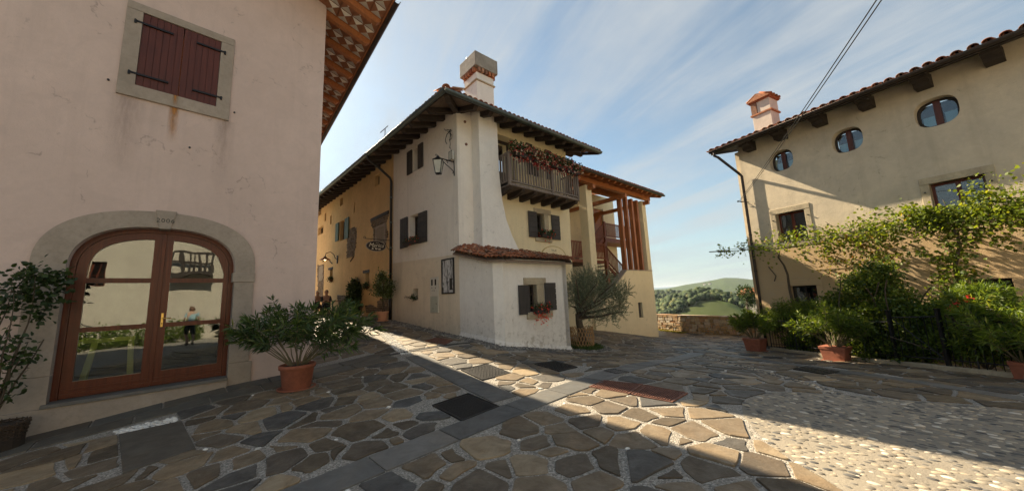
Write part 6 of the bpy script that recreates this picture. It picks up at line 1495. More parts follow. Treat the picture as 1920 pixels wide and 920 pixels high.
# ================================================================== RIGHT HOUSE
rh = thing('farmhouse', 'weathered beige farmhouse with oval attic windows and vines on the right', 'house', (*RHO[:2], -.9))
OV3 = .90; a_, b_ = RH.uz(1337, 287, OV3), RH.uz(1920, 58, OV3); ZG3 = (a_[1]+b_[1])/2; SL3 = .26; ZW3 = ZG3+SL3*OV3
def oval(fr, x0, x1, yt, yb, k=40):
    xm, ym = (x0+x1)/2, (yt+yb)/2; l, r_, t_, b_ = fr.uz(x0, ym+ (x1-x0)*.11), fr.uz(x1, ym-(x1-x0)*.11), fr.uz(xm, yt), fr.uz(xm, yb)
    cu, cz = (l[0]+r_[0])/2, (t_[1]+b_[1])/2; ra_, rb_ = abs(l[0]-r_[0])/2, (t_[1]-b_[1])/2; return cu, cz, ra_, rb_
OVs = [oval(RH, 1443, 1487, 281, 320), oval(RH, 1559.7, 1618, 239.5, 285), oval(RH, 1714, 1799, 181, 236)]
def ovp(cu, cz, a, b, p=2.7, k=36): return [(cu+a*math.copysign(abs(math.cos(t))**(2/p), math.cos(t)), cz+b*math.copysign(abs(math.sin(t))**(2/p), math.sin(t))) for t in np.linspace(0, 2*math.pi, k+1)[:-1]]
rw1 = (-1.80, -.94, 2.75, 3.83); rw2 = (-5.53, -4.62, 2.75, 3.83); rl1 = (-1.78, -1.02, -.1, 1.21); rl2 = (-5.55, -4.93, -.1, 1.20)
wall('wall', RH, [(0, -2.4), (-12, -2.4), (-12, ZW3), (0, ZW3)], [ovp(*o) for o in OVs]+[rect(*r) for r in (rw1, rw2, rl1, rl2)], .42, M_right, rh)
e = Fr(RHO[:2], -29+90); m = MB(); m.box(e, .43, 7, -.35, 0, -2.4, ZW3-.1) if (e.u @ -RH.n) > 0 else m.box(e, -7, -.43, -.35, 0, -2.4, ZW3-.1); part('gable_wall', m, M_right, rh)
for i, o in enumerate(OVs):
    cu, cz, a, b = o
    m = MB(); m.prism_uz(RH, ovp(cu, cz, a-.01, b-.01), -.30, -.29); wf = part('pane', m, M_oglass, rh)
    m = MB(); P_ = ovp(cu, cz, a, b); Q_ = ovp(cu, cz, a-.06, b-.06)
    for k in range(len(P_)): m.prism_uz(RH, [P_[k], P_[(k+1) % len(P_)], Q_[(k+1) % len(P_)], Q_[k]], -.30, -.25)
    part('oval_frame', m, M_dkwood, rh, fixn=True)
    bpart('mullion', RH, cu-.065, cu+.065, -.30, -.235, cz-b+.03, cz+b-.03, M_redwood, rh)
    for s in (-1, 1): bpart('curtain', RH, cu+s*(.09 if s > 0 else .09), cu+s*(a*.78), -.36, -.35, cz-b*.7, cz+.0, plain('sky_reflection_blue', (.42, .66, .74), .8), rh) if True else None  # pale blue panels painted to stand in for sky reflected in the lower glass
    bpart('dark_backing', RH, cu-a-.05, cu+a+.05, -.80, -.76, cz-b-.05, cz+b+.05, M_dark, rh)  # dark plate in place of the unlit attic
for r, nm in ((rw1, 1), (rw2, 1)):
    window(rh, RH, r, .20, M_redwood, 2, 1, fw=.06, bar=.04, curtain=plain('grey_curtain', (.30, .31, .30), .9))
    stone_par = rh
    for q in ((r[0]-.17, r[1]+.17, r[3], r[3]+.19), (r[0]-.17, r[0], r[2], r[3]-.004), (r[1], r[1]+.17, r[2], r[3]-.004), (r[0]-.22, r[1]+.22, r[2]-.16, r[2]-.004)):
        m = MB(); m.box(RH, q[0], q[1], -.2, .025 if q[3] > r[3] else .02, q[2], q[3]); part('window_stone', m, M_limestone, rh, bevel=.012)
    for s in (r[0]-.09, r[1]+.09): m = MB(); m.tube([RH.P(s, .02, r[3]-.22), RH.P(s, .06, r[3]-.22)], .02, 6); part('shutter_pin', m, M_iron, rh)
for r in (rl1, rl2):
    window(rh, RH, r, .22, M_dkwood, 2, 1, fw=.06, curtain=plain('grey_curtain', (.22, .21, .19), .9))
    m = MB(); m.box(RH, r[0]-.18, r[1]+.18, -.1, .018, r[3], r[3]+.2); part('window_surround', m, M_right, rh, bevel=.01)
    for q in ((r[0]-.18, r[0]), (r[1], r[1]+.18)): m = MB(); m.box(RH, q[0], q[1], -.1, .016, r[2], r[3]-.003); part('window_surround', m, M_right, rh, bevel=.01)
UV0, UV1 = .57, -12
roof_deck(rh, RH, UV1, UV0, ZG3, OV3, SL3, 5, mat=M_dkwoodn, name='soffit', th=.07)
for x0, x1, yb in ((1384, 1418, 287), (1438, 1481, 265), (1511, 1555, 238), (1600, 1642, 208), (1705, 1750, 169), (1840, 1882, 120)):
    ua, ub_ = RH.uz(x0, yb-10, .42)[0], RH.uz(x1, yb-20, .25)[0]; u0, u1 = min(ua, ub_), max(ua, ub_); w = .30; c = (u0+u1)/2
    m = MB(); m.prism_nz(RH, [(-.2, ZG3-.20), (OV3*.42, ZG3-.20), (OV3*.48, ZG3-.09), (OV3*.74, ZG3-.07), (OV3*.78, ZG3+.06), (-.2, ZG3+.2)], c-w/2, c+w/2); part('purlin_bracket', m, wood('blackened_beam', (.05, .036, .028), (.02, .016, .014), .8, 1, .3), rh, fixn=True)
gutter(rh, RH, UV1, UV0+.02, ZG3+.03, OV3+.06, M_gutterb, .075)
m = MB(); m.box(RH, UV1, UV0, OV3-.05, OV3-.004, ZG3-.06, ZG3+.07); part('fascia', m, M_gutterb, rh)
roof_edge(rh, RH, UV1+3, UV0-.05, ZG3, OV3, SL3, sp=.235, rows=2, rise=.09, jit=.018, name='eaves_tile'); roof_field(rh, RH, UV1, UV0-.05, ZG3, OV3, SL3, 4.6, sp=.235, rise=.09)
m = MB(); zf3 = lambda n: ZG3+SL3*(OV3-n); m.prism_nz(RH, [(OV3, zf3(OV3)+.03), (OV3, zf3(OV3)-.1), (-3, zf3(-3)-.1), (-3, zf3(-3)+.03)], UV0-.04, UV0+.01); part('verge_board', m, M_gutterb, rh, fixn=True)
# chimney with gabled tile cap
cN = -1.1; l_, r_ = RH.uz(1413, 215, cN), RH.uz(1459, 215, cN); cu_w = abs(l_[0]-r_[0]); tt = RH.uz(1420, 190, cN)[1]
cu_ = (l_[0]+r_[0])/2; hw = .38; zt = RH.uz(1436, 191, cN)[1]; z1_ = RH.uz(1436, 216, cN)[1]; 
cf = Fr(RH.P(cu_, cN, 0)[:2], -29, -1); cw_ = .33; M_chim = plaster('pale_chimney_render', (.62, .54, .47), (.5, .43, .38), dirt=.3, streak=.3)
m = MB(); m.box(cf, -cw_, cw_, -cw_, cw_, ZG3, z1_); ch2 = part('chimney_stack', m, M_chim, rh, bevel=.01)
m = MB(); m.box(cf, -cw_-.05, cw_+.05, -cw_-.05, cw_+.05, z1_, z1_+.06); part('brick_course', m, M_tile, ch2)
m = MB(); m.box(cf, -cw_, cw_*.35, -cw_, cw_, z1_+.06, zt); part('chimney_head', m, M_chim, ch2)
for k in range(3):
    for z_ in (0,): m = MB(); n0 = -cw_+k*.30; m.box(cf, cw_*.4, cw_, n0, n0+.09, z1_+.06, zt); part('vent_brick', m, M_tile, ch2)
m = MB(); m.box(cf, -cw_-.06, cw_+.06, -cw_-.06, cw_+.06, zt, zt+.05); part('brick_course', m, M_tile, ch2)
m = MB(); m.prism_uz(cf, [(-cw_-.10, zt+.05), (cw_+.10, zt+.05), (0, zt+.30)], -cw_-.12, cw_+.12); part('cap_roof', m, M_tile, ch2, fixn=True)
for k in range(4):
    for s in (-1, 1):
        M = cf.M @ Matrix.Translation((s*(cw_+.10), -cw_+.02+k*.22, zt+.08)) @ Matrix.Rotation(-s*math.pi/2, 4, 'Z') @ Matrix.Rotation(R(-30), 4, 'X'); mpart('cap_tile', TILE, M, ch2)
# drainpipe of the right house
dp2 = thing('downpipe', 'brown downpipe at the corner of the beige farmhouse', 'drainpipe', RH.P(-.42, .1, -.9)); up_ = RH.uz(1401, 400, .12)[0]
zk = RH.uz(1396, 326, .12)[1]
m = MB(); m.tube([RH.P(.42, OV3+.06, ZG3-.02), RH.P(.42, OV3+.05, ZG3-.18), RH.P(.33, OV3-.02, ZG3-.26), RH.P(up_+.06, .16, zk+.06), RH.P(up_, .12, zk-.06), RH.P(up_, .12, 1.0), RH.P(up_, .12, gz(*RH.P(up_, .12, 0)[:2])-.1)], .05, 10); part('pipe', m, M_gutterb, dp2, smooth=True)
for z in (4.6, 3.2, 1.8): m = MB(); m.tube([RH.P(up_, .12, z), RH.P(up_, .12, z+.04)], .06, 10); part('pipe_clamp', m, M_iron, dp2)
# cables
zc_ = RH.uz(1388, 378, .1); 
cb = thing('cable_bracket', 'small iron cable bracket with insulators on the corner of the beige farmhouse', 'bracket', RH.P(zc_[0], .1, zc_[1])); m = MB()
m.tube([RH.P(zc_[0]-.15, 0, zc_[1]-.03), RH.P(zc_[0]+.05, .16, zc_[1]+.02)], .014, 6); m.tube([RH.P(zc_[0]-.3, .1, zc_[1]-.10), RH.P(zc_[0]+.1, .1, zc_[1]+.03)], .012, 6); part('arm', m, M_iron, cb)
m = MB(); m.blob(RH.P(zc_[0]+.05, .16, zc_[1]+.02), .035, .035, .035, jit=0); m.blob(RH.P(zc_[0]-.05, .12, zc_[1]-.02), .03, .03, .03, jit=0); part('insulator', m, M_dark, cb)
for k, (x, lab) in enumerate(((1628, 'left of two thin overhead cables running up from the farmhouse corner'), (1637, 'right of two thin overhead cables running up from the farmhouse corner'))):
    p0 = np.array(RH.P(zc_[0]+.04-.06*k, .14, zc_[1])); p1 = at_depth(x, -8, 4.2); p1 = p0+(p1-p0)*1.9; m = MB()
    pts = [p0+(p1-p0)*f-np.array([0, 0, .35*4*f*(1-f)*.5]) for f in np.linspace(0, 1, 30)]
    m.tube(pts, .008, 5); solo('overhead_cable', m, M_cast, lab, 'cable', p0, group='overhead cables', smooth=True)
# pole behind the camera that carries the cables
pe = p1; m = MB(); m.tube([(pe[0], pe[1], gz(pe[0], pe[1])-.2), (pe[0], pe[1], pe[2]+.4)], [.14, .09], 10)
solo('cable_pole', m, M_bark, 'round timber pole that carries the overhead cables', 'pole', (pe[0], pe[1], gz(pe[0], pe[1])), smooth=True)

# ================================================================== PARAPET AND LAND BEYOND
pw = thing('parapet_wall', 'low rubble stone parapet wall at the edge of the hill, sunlit', 'wall', (*PAR_A[:2], -1.5))
PH = 1.02; ub_, ue_ = -3.2, 11
m = MB(); K = 30
for i in range(K):
    u0, u1 = ub_+(ue_-ub_)*i/K, ub_+(ue_-ub_)*(i+1)/K; m.box(PAR, u0, u1, -.45, -.03, -3, -1.4+PH-.04)
part('mortar_core', m, M_mortar, pw)
z = -1.62; cnt = 0; fm_ = MB()
while z < -1.4+PH-.06:
    h = random.uniform(.12, .20); h = min(h, -1.4+PH-z-.0); u = ub_
    while u < ue_:
        w = random.uniform(.10, .42); x0, x1, z0, z1 = u+.008, u+w-.008, z+.008, z+h-.008; j = lambda s=.03: random.uniform(-s, s)
        pr = [(x0+.03, z0+j()), ((x0+x1)/2, z0+j(.01)), (x1-.03, z0+j()), (x1+j(), (z0+z1)/2), (x1-.03, z1+j()), (x0+.03, z1+j()), (x0+j(), (z0+z1)/2)]; m = MB(); n_ = random.uniform(-.005, .035)
        if cnt < 280 and u < 6.5: m.prism_uz(PAR, pr, -.08, n_); part('stone', m, M_parapet, pw, bevel=.012, fixn=True); cnt += 1
        else: fm_.prism_uz(PAR, pr, -.08, n_, random.random())
        u += w
    z += h
part('stone_field', fm_, M_parapetm, pw, kind='stuff')
u = ub_
while u < ue_: w = random.uniform(.4, .8); m = MB(); m.box(PAR, u+.006, u+w-.006, -.47, .02, -1.4+PH-.04, -1.4+PH+random.uniform(.01, .03)); part('coping_stone', m, M_parapet, pw, bevel=.012); u += w
t = thing('grass_tuft', 'dry yellowish grass at the foot of the parapet beside the yellow house', 'grass', (*PAR_A[:2], -1.4)); P = []
for _ in range(1600): u, n = random.uniform(-.6, 2.2), random.random()**2*.5+.03; q = PAR.P(u, n, 0); P.append((q[0], q[1], gz(q[0], q[1])))
leaf_obj('blades', [leaf_geo(P, rng.normal(size=(len(P), 3))*.4+[0, 0, 1], .13, .012)], leafmat('dry_grass', [(0, (.16, .15, .03)), (1, (.34, .30, .08))], .3), t)

# hills: one polar sheet, fine where the gap between the houses looks out
azs = np.concatenate([np.arange(-180, 19, 3.0), np.arange(19, 43, .09), np.arange(43, 180, 3.0)]); rad = np.concatenate([np.geomspace(27, 300, 40), np.geomspace(306, 7000, 190), [9000, 14000, 19000]])
AZ, RD = np.meshgrid(azs, rad, indexing='ij'); X_ = RD*np.sin(np.radians(AZ)); Y_ = RD*np.cos(np.radians(AZ))
def bumpf(r, c, w_, h): return h*np.exp(-((np.log(r)-math.log(c))/w_)**2)
def vn(x, y, s, o=4, seed=0.):
    z = np.zeros_like(x); 
    flat = [noise.fractal(Vector((a/s+seed, b/s, seed)), 1.0, 2.0, o) for a, b in zip(x.ravel(), y.ravel())]; return np.array(flat).reshape(x.shape)
N1 = vn(X_, Y_, 420, 5, 3.3); N2 = vn(X_, Y_, 1500, 3, 8.1)
def sil(a): return np.interp(a, [-180, 19, 24, 26.5, 28.5, 30, 31.5, 33, 35, 40, 60, 180], [2, 0, 1.5, 7, 10, 13, 16.5, 15, 10, 8, 4, 2])
Z_ = -3-RD*.10; Z_ = np.maximum(Z_, -62+0*RD)
Z_ = np.where(RD < 27.5, -6, Z_)
Z_ += bumpf(RD, 520, .28, 34)*(1+.5*np.sin(np.radians(AZ)*14+1)) + bumpf(RD, 1150, .24, 38)*(1+.30*np.sin(np.radians(AZ)*19+.4)) + N1*np.clip(RD/300, 0, 1)*13*np.clip(2.2-RD/2500, 0, 1)
far_h = sil(AZ)*RD*np.cos(np.radians(np.clip(AZ, -80, 80)))/640; ff = bumpf(RD, 3600, .22, 1.0)
Z_ = Z_*(1-ff*.98)+ff*(far_h+N2*6)
Z_ = np.where(RD > 6000, -60+0*RD, Z_)
fine = (AZ > 18.9) & (AZ < 43.1) & (RD > 120) & (RD < 3000)
nz = np.zeros_like(X_); idx = np.argwhere(fine)
vals = np.array([noise.noise(Vector((X_[i, j]/9., Y_[i, j]/14., 1.7)))+.6*noise.noise(Vector((X_[i, j]/26., Y_[i, j]/30., 4.7))) for i, j in idx]); nz[fine] = vals
wood_mask = np.clip((N1+.22+.25*np.clip((900-RD)/300, 0, 1))*5, 0, 1); Z_ += nz*wood_mask*np.clip(RD/500, .6, 2.0)*4
na, nr = X_.shape; V = np.stack([X_, Y_, Z_], -1).reshape(-1, 3); I, J = np.meshgrid(np.arange(na-1), np.arange(nr-1), indexing='ij'); b = (I*nr+J).ravel(); F = np.stack([b, b+1, b+nr+1, b+nr], 1)
F = np.concatenate([F, np.stack([(na-1)*nr+np.arange(nr-1), (na-1)*nr+np.arange(nr-1)+1, np.arange(nr-1)+1, np.arange(nr-1)], 1)])
def hillmat():
    m, t, b = _mat('wooded_hills'); p = _pos(t); a = t.nodes.new('ShaderNodeAttribute'); a.attribute_name = 'rnd'
    n = _noise(t, p, .06, 5, .65); trees = _ramp(t, n, [(.35, (.020, .036, .012)), (.55, (.045, .070, .018)), (.75, (.085, .11, .026))])
    wv = t.nodes.new('ShaderNodeTexWave'); wv.inputs['Scale'].default_value = .22; wv.inputs['Distortion'].default_value = 1.0; t.links.new(p, wv.inputs['Vector'])
    n3 = _noise(t, p, .006, 3, .5); fld = _mix(t, _ramp(t, n3, [(.4, 0), (.6, 1)]), (.075, .085, .028), (.05, .062, .02)); fld = _mix(t, _math(t, 'MULTIPLY', wv.outputs['Fac'], .35), fld, (.05, .07, .022))
    t.links.new(_mix(t, _ramp(t, a.outputs['Fac'], [(.3, 0), (.5, 1)]), fld, trees), b.inputs['Base Color']); b.inputs['Roughness'].default_value = .95; b.inputs['Specular IOR Level'].default_value = .1; return m
wood_mask = np.where(RD > 2300, np.maximum(wood_mask, .8), wood_mask); wm = wood_mask.reshape(-1)[F].mean(1)
# separate tree crowns of the nearer woods: one uncountable mass
ico = []; 
for i in range(1, 4):
    for j in range(6): ph = math.pi*i/4; ico.append((math.sin(ph)*math.cos(j*1.047+i*.5), math.sin(ph)*math.sin(j*1.047+i*.5), math.cos(ph)))
ico += [(0, 0, 1), (0, 0, -1)]; IV = np.array(ico); IF = []
for i in range(2):
    for j in range(6): a, b, c, d = i*6+j, i*6+(j+1) % 6, (i+1)*6+(j+1) % 6, (i+1)*6+j; IF += [(a, c, b), (a, d, c)]
IF += [(18, j, (j+1) % 6) for j in range(6)]+[(19, 12+(j+1) % 6, 12+j) for j in range(6)]; IF = np.array(IF)
CN = 20000; ca = rng.uniform(19.5, 42.5, CN*2); cr_ = np.exp(rng.uniform(math.log(130), math.log(2600), CN*2)); ai = np.clip(np.searchsorted(azs, ca), 1, len(azs)-1); ri_ = np.clip(np.searchsorted(rad, cr_), 1, len(rad)-1)
g_ = N1[ai, ri_]+.6*np.array([noise.noise(Vector((r_*math.sin(math.radians(a_))/110., r_*math.cos(math.radians(a_))/170., 7.1))) for a_, r_ in zip(ca, cr_)]); keep = g_ > np.where(cr_ < 380, -.6, -.17); keep[:] &= True; ca, cr_, ai, ri_ = ca[keep][:CN], cr_[keep][:CN], ai[keep][:CN], ri_[keep][:CN]
zc = Z_[ai, ri_]; S3 = (1.4+cr_*.0034)*rng.uniform(.55, 1.6, len(ca)); ctr = np.stack([cr_*np.sin(np.radians(ca)), cr_*np.cos(np.radians(ca)), zc+S3*.5], 1)
TV = (IV[None]*(1+rng.uniform(-.22, .22, (len(ca), len(IV), 1)))*np.stack([S3, S3, S3*1.0], 1)[:, None]+ctr[:, None]).reshape(-1, 3); TF = (IF[None]+(np.arange(len(ca))*len(IV))[:, None, None]).reshape(-1, 3); TR = np.repeat(rng.random(len(ca)), len(IF))
me_t = mesh_np('wood', TV, TF, byattr('distant_foliage', [(0, (.014, .030, .012)), (.5, (.032, .056, .018)), (.85, (.06, .085, .024)), (1, (.12, .12, .04))], nscale=.5, nv=.4, bump=.6, bd=.6, bscale=1.5), TR)
wd_ = bpy.data.objects.new('wood', me_t); COL.objects.link(wd_); wd_['kind'] = 'stuff'; wd_['label'] = 'dense woods covering the hills beyond the parapet'
me = mesh_np('hills', V, F, hillmat(), wm); me.polygons.foreach_set('use_smooth', [True]*len(me.polygons)); hills = bpy.data.objects.new('hills', me); COL.objects.link(hills); hills['kind'] = 'structure'; hills['label'] = 'wooded hills and vineyards beyond the parapet'
# a few far houses and the roof just below the parapet
def ray_hill(x, y):
    d = ray(x, y); best = None
    for s in np.geomspace(100, 6000, 500):
        p = CAM+d*s; r_ = math.hypot(p[0], p[1]); a = math.degrees(math.atan2(p[0], p[1])); i = int(np.argmin(abs(azs-a))); zz = np.interp(r_, rad, Z_[i])
        if p[2] < zz: return np.array([p[0], p[1], zz])
    return CAM+d*2000
M_fh = plain('far_house_wall', (.7, .66, .58), .9); M_fr = plain('far_house_roof', (.3, .13, .08), .9)
for x, y, lb in ((1331, 531.5, 'tiny pale house on the far ridge'), (1321, 533, 'tiny white farm on the far ridge, left of the other one'), (1287, 564, 'tiny pale farmhouse on the near wooded slope')):
    p = ray_hill(x, y+1.5); s = np.hypot(p[0], p[1])/640*2.2; t = thing('far_house', lb, 'house', p, 'tiny houses on the hills'); f = Fr(p[:2], 60)
    m = MB(); m.box(f, -s*.9, s*.9, -s*.5, s*.5, p[2]-2, p[2]+s*.8); part('wall', m, M_fh, t); m = MB(); m.prism_nz(f, [(-s*.6, p[2]+s*.8), (s*.6, p[2]+s*.8), (0, p[2]+s*1.25)], -s, s); part('roof', m, M_fr, t, fixn=True)
p = at_depth(1520, 552, 34); t = thing('lower_house', 'dark tiled roof corner peeping from behind the beige farmhouse below the parapet', 'house', (p[0], p[1], p[2]-3)); f = Fr(p[:2], -35)
zt = at_depth(1405, 540, 34)[2]; m = MB(); m.prism_nz(f, [(-1.6, zt-.75), (1.6, zt-.75), (0, zt)], -.5, 6); rr = part('roof', m, M_tile, t, fixn=True); m = MB(); m.box(f, -.1, 5.5, -1.1, 1.1, zt-6, zt-.75); part('wall', m, M_backwall, t)
t = thing('broadleaf_tree', 'dark small tree crown beside the tiled roof below the parapet', 'tree', at_depth(1400, 600, 31)); c = at_depth(1399, 548, 31)
m = MB(); m.tube([at_depth(1400, 600, 31)-np.array([0, 0, 3]), c], [.14, .08], 8); part('trunk', m, M_bark, t); bush(t, [c, c+np.array([.5, .2, -.6])], [(.7, .7, .6), (.8, .8, .7)], 2200, .13, M_rose, name='crown', csize=.14)

# ================================================================== PLANTS, FENCE, PEOPLE
def gp(x, y): return on_ground(x, y)
# oleander by the glass door
p = gp(556, 728); pd = (p-CAM) @ vF; pr_ = 29/640*pd
oleander('potted_oleander', 'sprawling dark green oleander in a round terracotta pot beside the arched glass door', tuple(p), pr_, 45/640*pd, 1.18, 1.28, 27, M_olean, flowers=20, seed=11, leafL=.175, aim=(.14, .1))
# oleanders on the right
for i, (x, y, w_, hpot, hh, sp, nst, lb) in enumerate(((1418, 658, 22, 25, 1.0, .62, 30, 'oleander in the leftmost terracotta trough, in front of the parapet gap'), (1570, 676, 28, 28, 1.15, .75, 34, 'oleander in the middle terracotta trough against the iron fence'), (1930, 712, 26, 34, 1.2, .8, 34, 'oleander in a terracotta trough cut by the right edge of the photo'))):
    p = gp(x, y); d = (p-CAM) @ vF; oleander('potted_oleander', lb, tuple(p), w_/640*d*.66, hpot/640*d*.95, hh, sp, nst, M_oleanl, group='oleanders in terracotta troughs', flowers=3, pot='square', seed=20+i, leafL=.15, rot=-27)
# fence frame
F0 = gp(1447, 656); F1 = gp(1875, 706); FF = Fr(F0, math.degrees(math.atan2(F1[0]-F0[0], F1[1]-F0[1])))
if (CAM-FF.o) @ FF.n < 0: FF = Fr(F0, FF.az, -1)
FL_ = float(np.hypot(*(F1-F0)[:2]))
print('fence length', FL_, 'az', FF.az)
fe = thing('iron_fence', 'black wrought iron fence with thin upright bars in front of the vine covered garden', 'fence', tuple(F0))
zg_ = lambda u, n=0: gz(*FF.P(u, n, 0)[:2])
gu0, gu1 = FF.U(1678, 0, 650), FF.U(1772, 0, 650)
for k in range(int(FL_/.9)+5):
    u = k*.9; m = MB(); a, b = zg_(u), zg_(u+.9); m.add([FF.P(*q) for q in ((u, -.10, a-.1), (u+.9, -.10, b-.1), (u+.9, .06, b-.1), (u, .06, a-.1), (u, -.10, a+.10), (u+.9, -.10, b+.10), (u+.9, .06, b+.10), (u, .06, a+.10))], [(3, 2, 1, 0), (4, 5, 6, 7), (0, 1, 5, 4), (1, 2, 6, 5), (2, 3, 7, 6), (3, 0, 4, 7)]); part('kerb_stone', m, M_limestone, fe, bevel=.01)
HF = .98
u = 0.02; i = 0; rl = MB()
while u < FL_+3.2:
    if not (gu0-.05 < u < gu1+.05):
        z = zg_(u)+.10; m = MB(); pt_ = (i % 9 == 0); r_ = .018 if pt_ else .0075
        m.tube([FF.P(u, 0, z-.02), FF.P(u, 0, z+HF+(.06 if pt_ else .02))], r_, 4 if pt_ else 5)
        part('post' if pt_ else 'bar', m, M_iron, fe)
    u += .115; i += 1
for a, b in ((0, gu0-.05), (gu1+.05, FL_+3.2)):
    for hz_ in (.12, HF-.1): m = MB(); m.tube([FF.P(x, 0, zg_(x)+.10+hz_) for x in np.linspace(a, b, 8)], .011, 4); part('rail', m, M_iron, fe)
gt = thing('garden_gate', 'black iron garden gate between two thick posts in the fence', 'gate', FF.P(gu0, 0, zg_(gu0)))
for u in (gu0, gu1): m = MB(); m.box(FF, u-.03, u+.03, -.03, .03, zg_(u)-.1, zg_(u)+1.22); m.box(FF, u-.038, u+.038, -.038, .038, zg_(u)+1.22, zg_(u)+1.25); part('gate_post', m, M_iron, gt)
for hz_ in (.22, 1.08): m = MB(); m.tube([FF.P(gu0+.05, 0, zg_(gu0)+hz_), FF.P(gu1-.05, 0, zg_(gu1)+hz_)], .016, 6); part('gate_rail', m, M_iron, gt)
k = int((gu1-gu0)/.12)
for i in range(1, k): u = gu0+(gu1-gu0)*i/k; m = MB(); m.tube([FF.P(u, 0, zg_(u)+.22), FF.P(u, 0, zg_(u)+1.08)], .008, 5); part('bar', m, M_iron, gt)
m = MB(); m.tube([FF.P(gu0+.06, 0, zg_(gu0)+1.05), FF.P(gu1-.06, 0, zg_(gu1)+.25)], .010, 5); part('brace', m, M_iron, gt)
# garden bed
m = MB(); q = [FF.P(-.2, -.12, 0), FF.P(FL_+3.4, -.12, 0), RH.P(-10, .0, 0), RH.P(.2, .0, 0)]; m.slab([np.array((a[0], a[1], gz(a[0], a[1])+.04)) for a in q], .2); bed = part('garden_bed', m, M_soil, None, fixn=True); bed['kind'] = 'structure'
def pxs(pts, dep): return [at_depth(x, y, dep) for x, y in pts]
dF = lambda x, back=.0: ((FF.o+FF.u*FF.U(x, -back, 640)-FF.n*back+np.array([0, 0, 0])-CAM) @ vF)*1.0
def plane_pt(x, y, back): u, z = FF.uz(x, y, -back); return np.array(FF.P(u, -back, z))
M_shr = leafmat('climbing_shrub_leaf', [(0, (.030, .055, .012)), (.45, (.085, .13, .022)), (.85, (.18, .22, .035)), (1, (.28, .28, .05))], .42, .45)
# oleander hedge plants behind the fence
t = thing('hedge_oleander', 'leafy oleander behind the fence left of the climbing shrub', 'shrub', plane_pt(1480, 640, .45)); t['group'] = 'shrubs behind the fence'
m = MB(); b_ = plane_pt(1480, 650, .45); b_[2] = gz(b_[0], b_[1])
for k in range(12): m.tube(curve_pts(b_, (random.gauss(0, .4), random.gauss(0, .4), 1), 1.3, 7, .1), .009, 5)
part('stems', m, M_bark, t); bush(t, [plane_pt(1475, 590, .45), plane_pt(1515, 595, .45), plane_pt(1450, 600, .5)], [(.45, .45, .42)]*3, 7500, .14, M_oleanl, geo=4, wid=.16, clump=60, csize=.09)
t = thing('climbing_shrub', 'tall dense light green climbing shrub behind the fence by the gate', 'shrub', plane_pt(1650, 660, .55)); t['group'] = 'shrubs behind the fence'
b_ = plane_pt(1650, 660, .55); b_[2] = gz(b_[0], b_[1]); m = MB()
for k in range(9): m.tube(curve_pts(b_+np.array([random.gauss(0, .2), random.gauss(0, .2), 0]), (random.gauss(0, .25), random.gauss(0, .25), 1), 2.2, 9, .12), .014, 5)
part('stems', m, M_bark, t)
bush(t, [plane_pt(1620, 540, .6), plane_pt(1645, 590, .5), plane_pt(1680, 570, .6), plane_pt(1600, 600, .5), plane_pt(1660, 640, .45), plane_pt(1710, 620, .5), plane_pt(1650, 520, .7), plane_pt(1600, 640, .35), plane_pt(1640, 660, .3), plane_pt(1700, 660, .35), plane_pt(1740, 610, .5), plane_pt(1580, 570, .6)], [(.42, .40, .36)]*12, 26000, .068, M_shr, clump=64, csize=.10)
t = thing('gate_shrub', 'dark green shrub seen through the bars of the iron gate', 'shrub', plane_pt(1735, 670, .6)); t['group'] = 'shrubs behind the fence'
b_ = plane_pt(1735, 670, .6); b_[2] = gz(b_[0], b_[1]); m = MB()
for k in range(7): m.tube(curve_pts(b_, (random.gauss(0, .35), random.gauss(0, .35), 1), 1.1, 7, .12), .012, 5)
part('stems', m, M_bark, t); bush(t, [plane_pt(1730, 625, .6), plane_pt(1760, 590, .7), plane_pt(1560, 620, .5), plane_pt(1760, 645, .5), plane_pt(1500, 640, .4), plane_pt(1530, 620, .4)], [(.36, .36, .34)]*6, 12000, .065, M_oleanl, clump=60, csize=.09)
t = thing('big_oleander', 'large yellow green oleander bush with red flowers behind the fence at the far right', 'shrub', plane_pt(1850, 690, .55)); t['group'] = 'shrubs behind the fence'
b_ = plane_pt(1850, 690, .55); b_[2] = gz(b_[0], b_[1]); m = MB()
for k in range(16): m.tube(curve_pts(b_, (random.gauss(0, .5), random.gauss(0, .5), 1), 1.4, 8, .1), .010, 5)
part('stems', m, M_bark, t)
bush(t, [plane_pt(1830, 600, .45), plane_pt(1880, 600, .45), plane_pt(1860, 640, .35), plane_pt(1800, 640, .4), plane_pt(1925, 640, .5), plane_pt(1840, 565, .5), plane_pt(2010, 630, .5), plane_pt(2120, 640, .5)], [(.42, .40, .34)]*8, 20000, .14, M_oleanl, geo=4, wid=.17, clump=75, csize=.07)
Q = np.array([plane_pt(x, y, .12)+np.array([random.gauss(0, .02) for _ in range(3)]) for x, y in ((1784, 572), (1790, 568), (1796, 566), (1812, 561), (1782, 576), (1790, 573), (1817, 556)) for _ in range(9)])
leaf_obj('flowers', [leaf_geo(Q, rng.normal(size=Q.shape), .04, .035, .1, .05)], M_redfl, t)
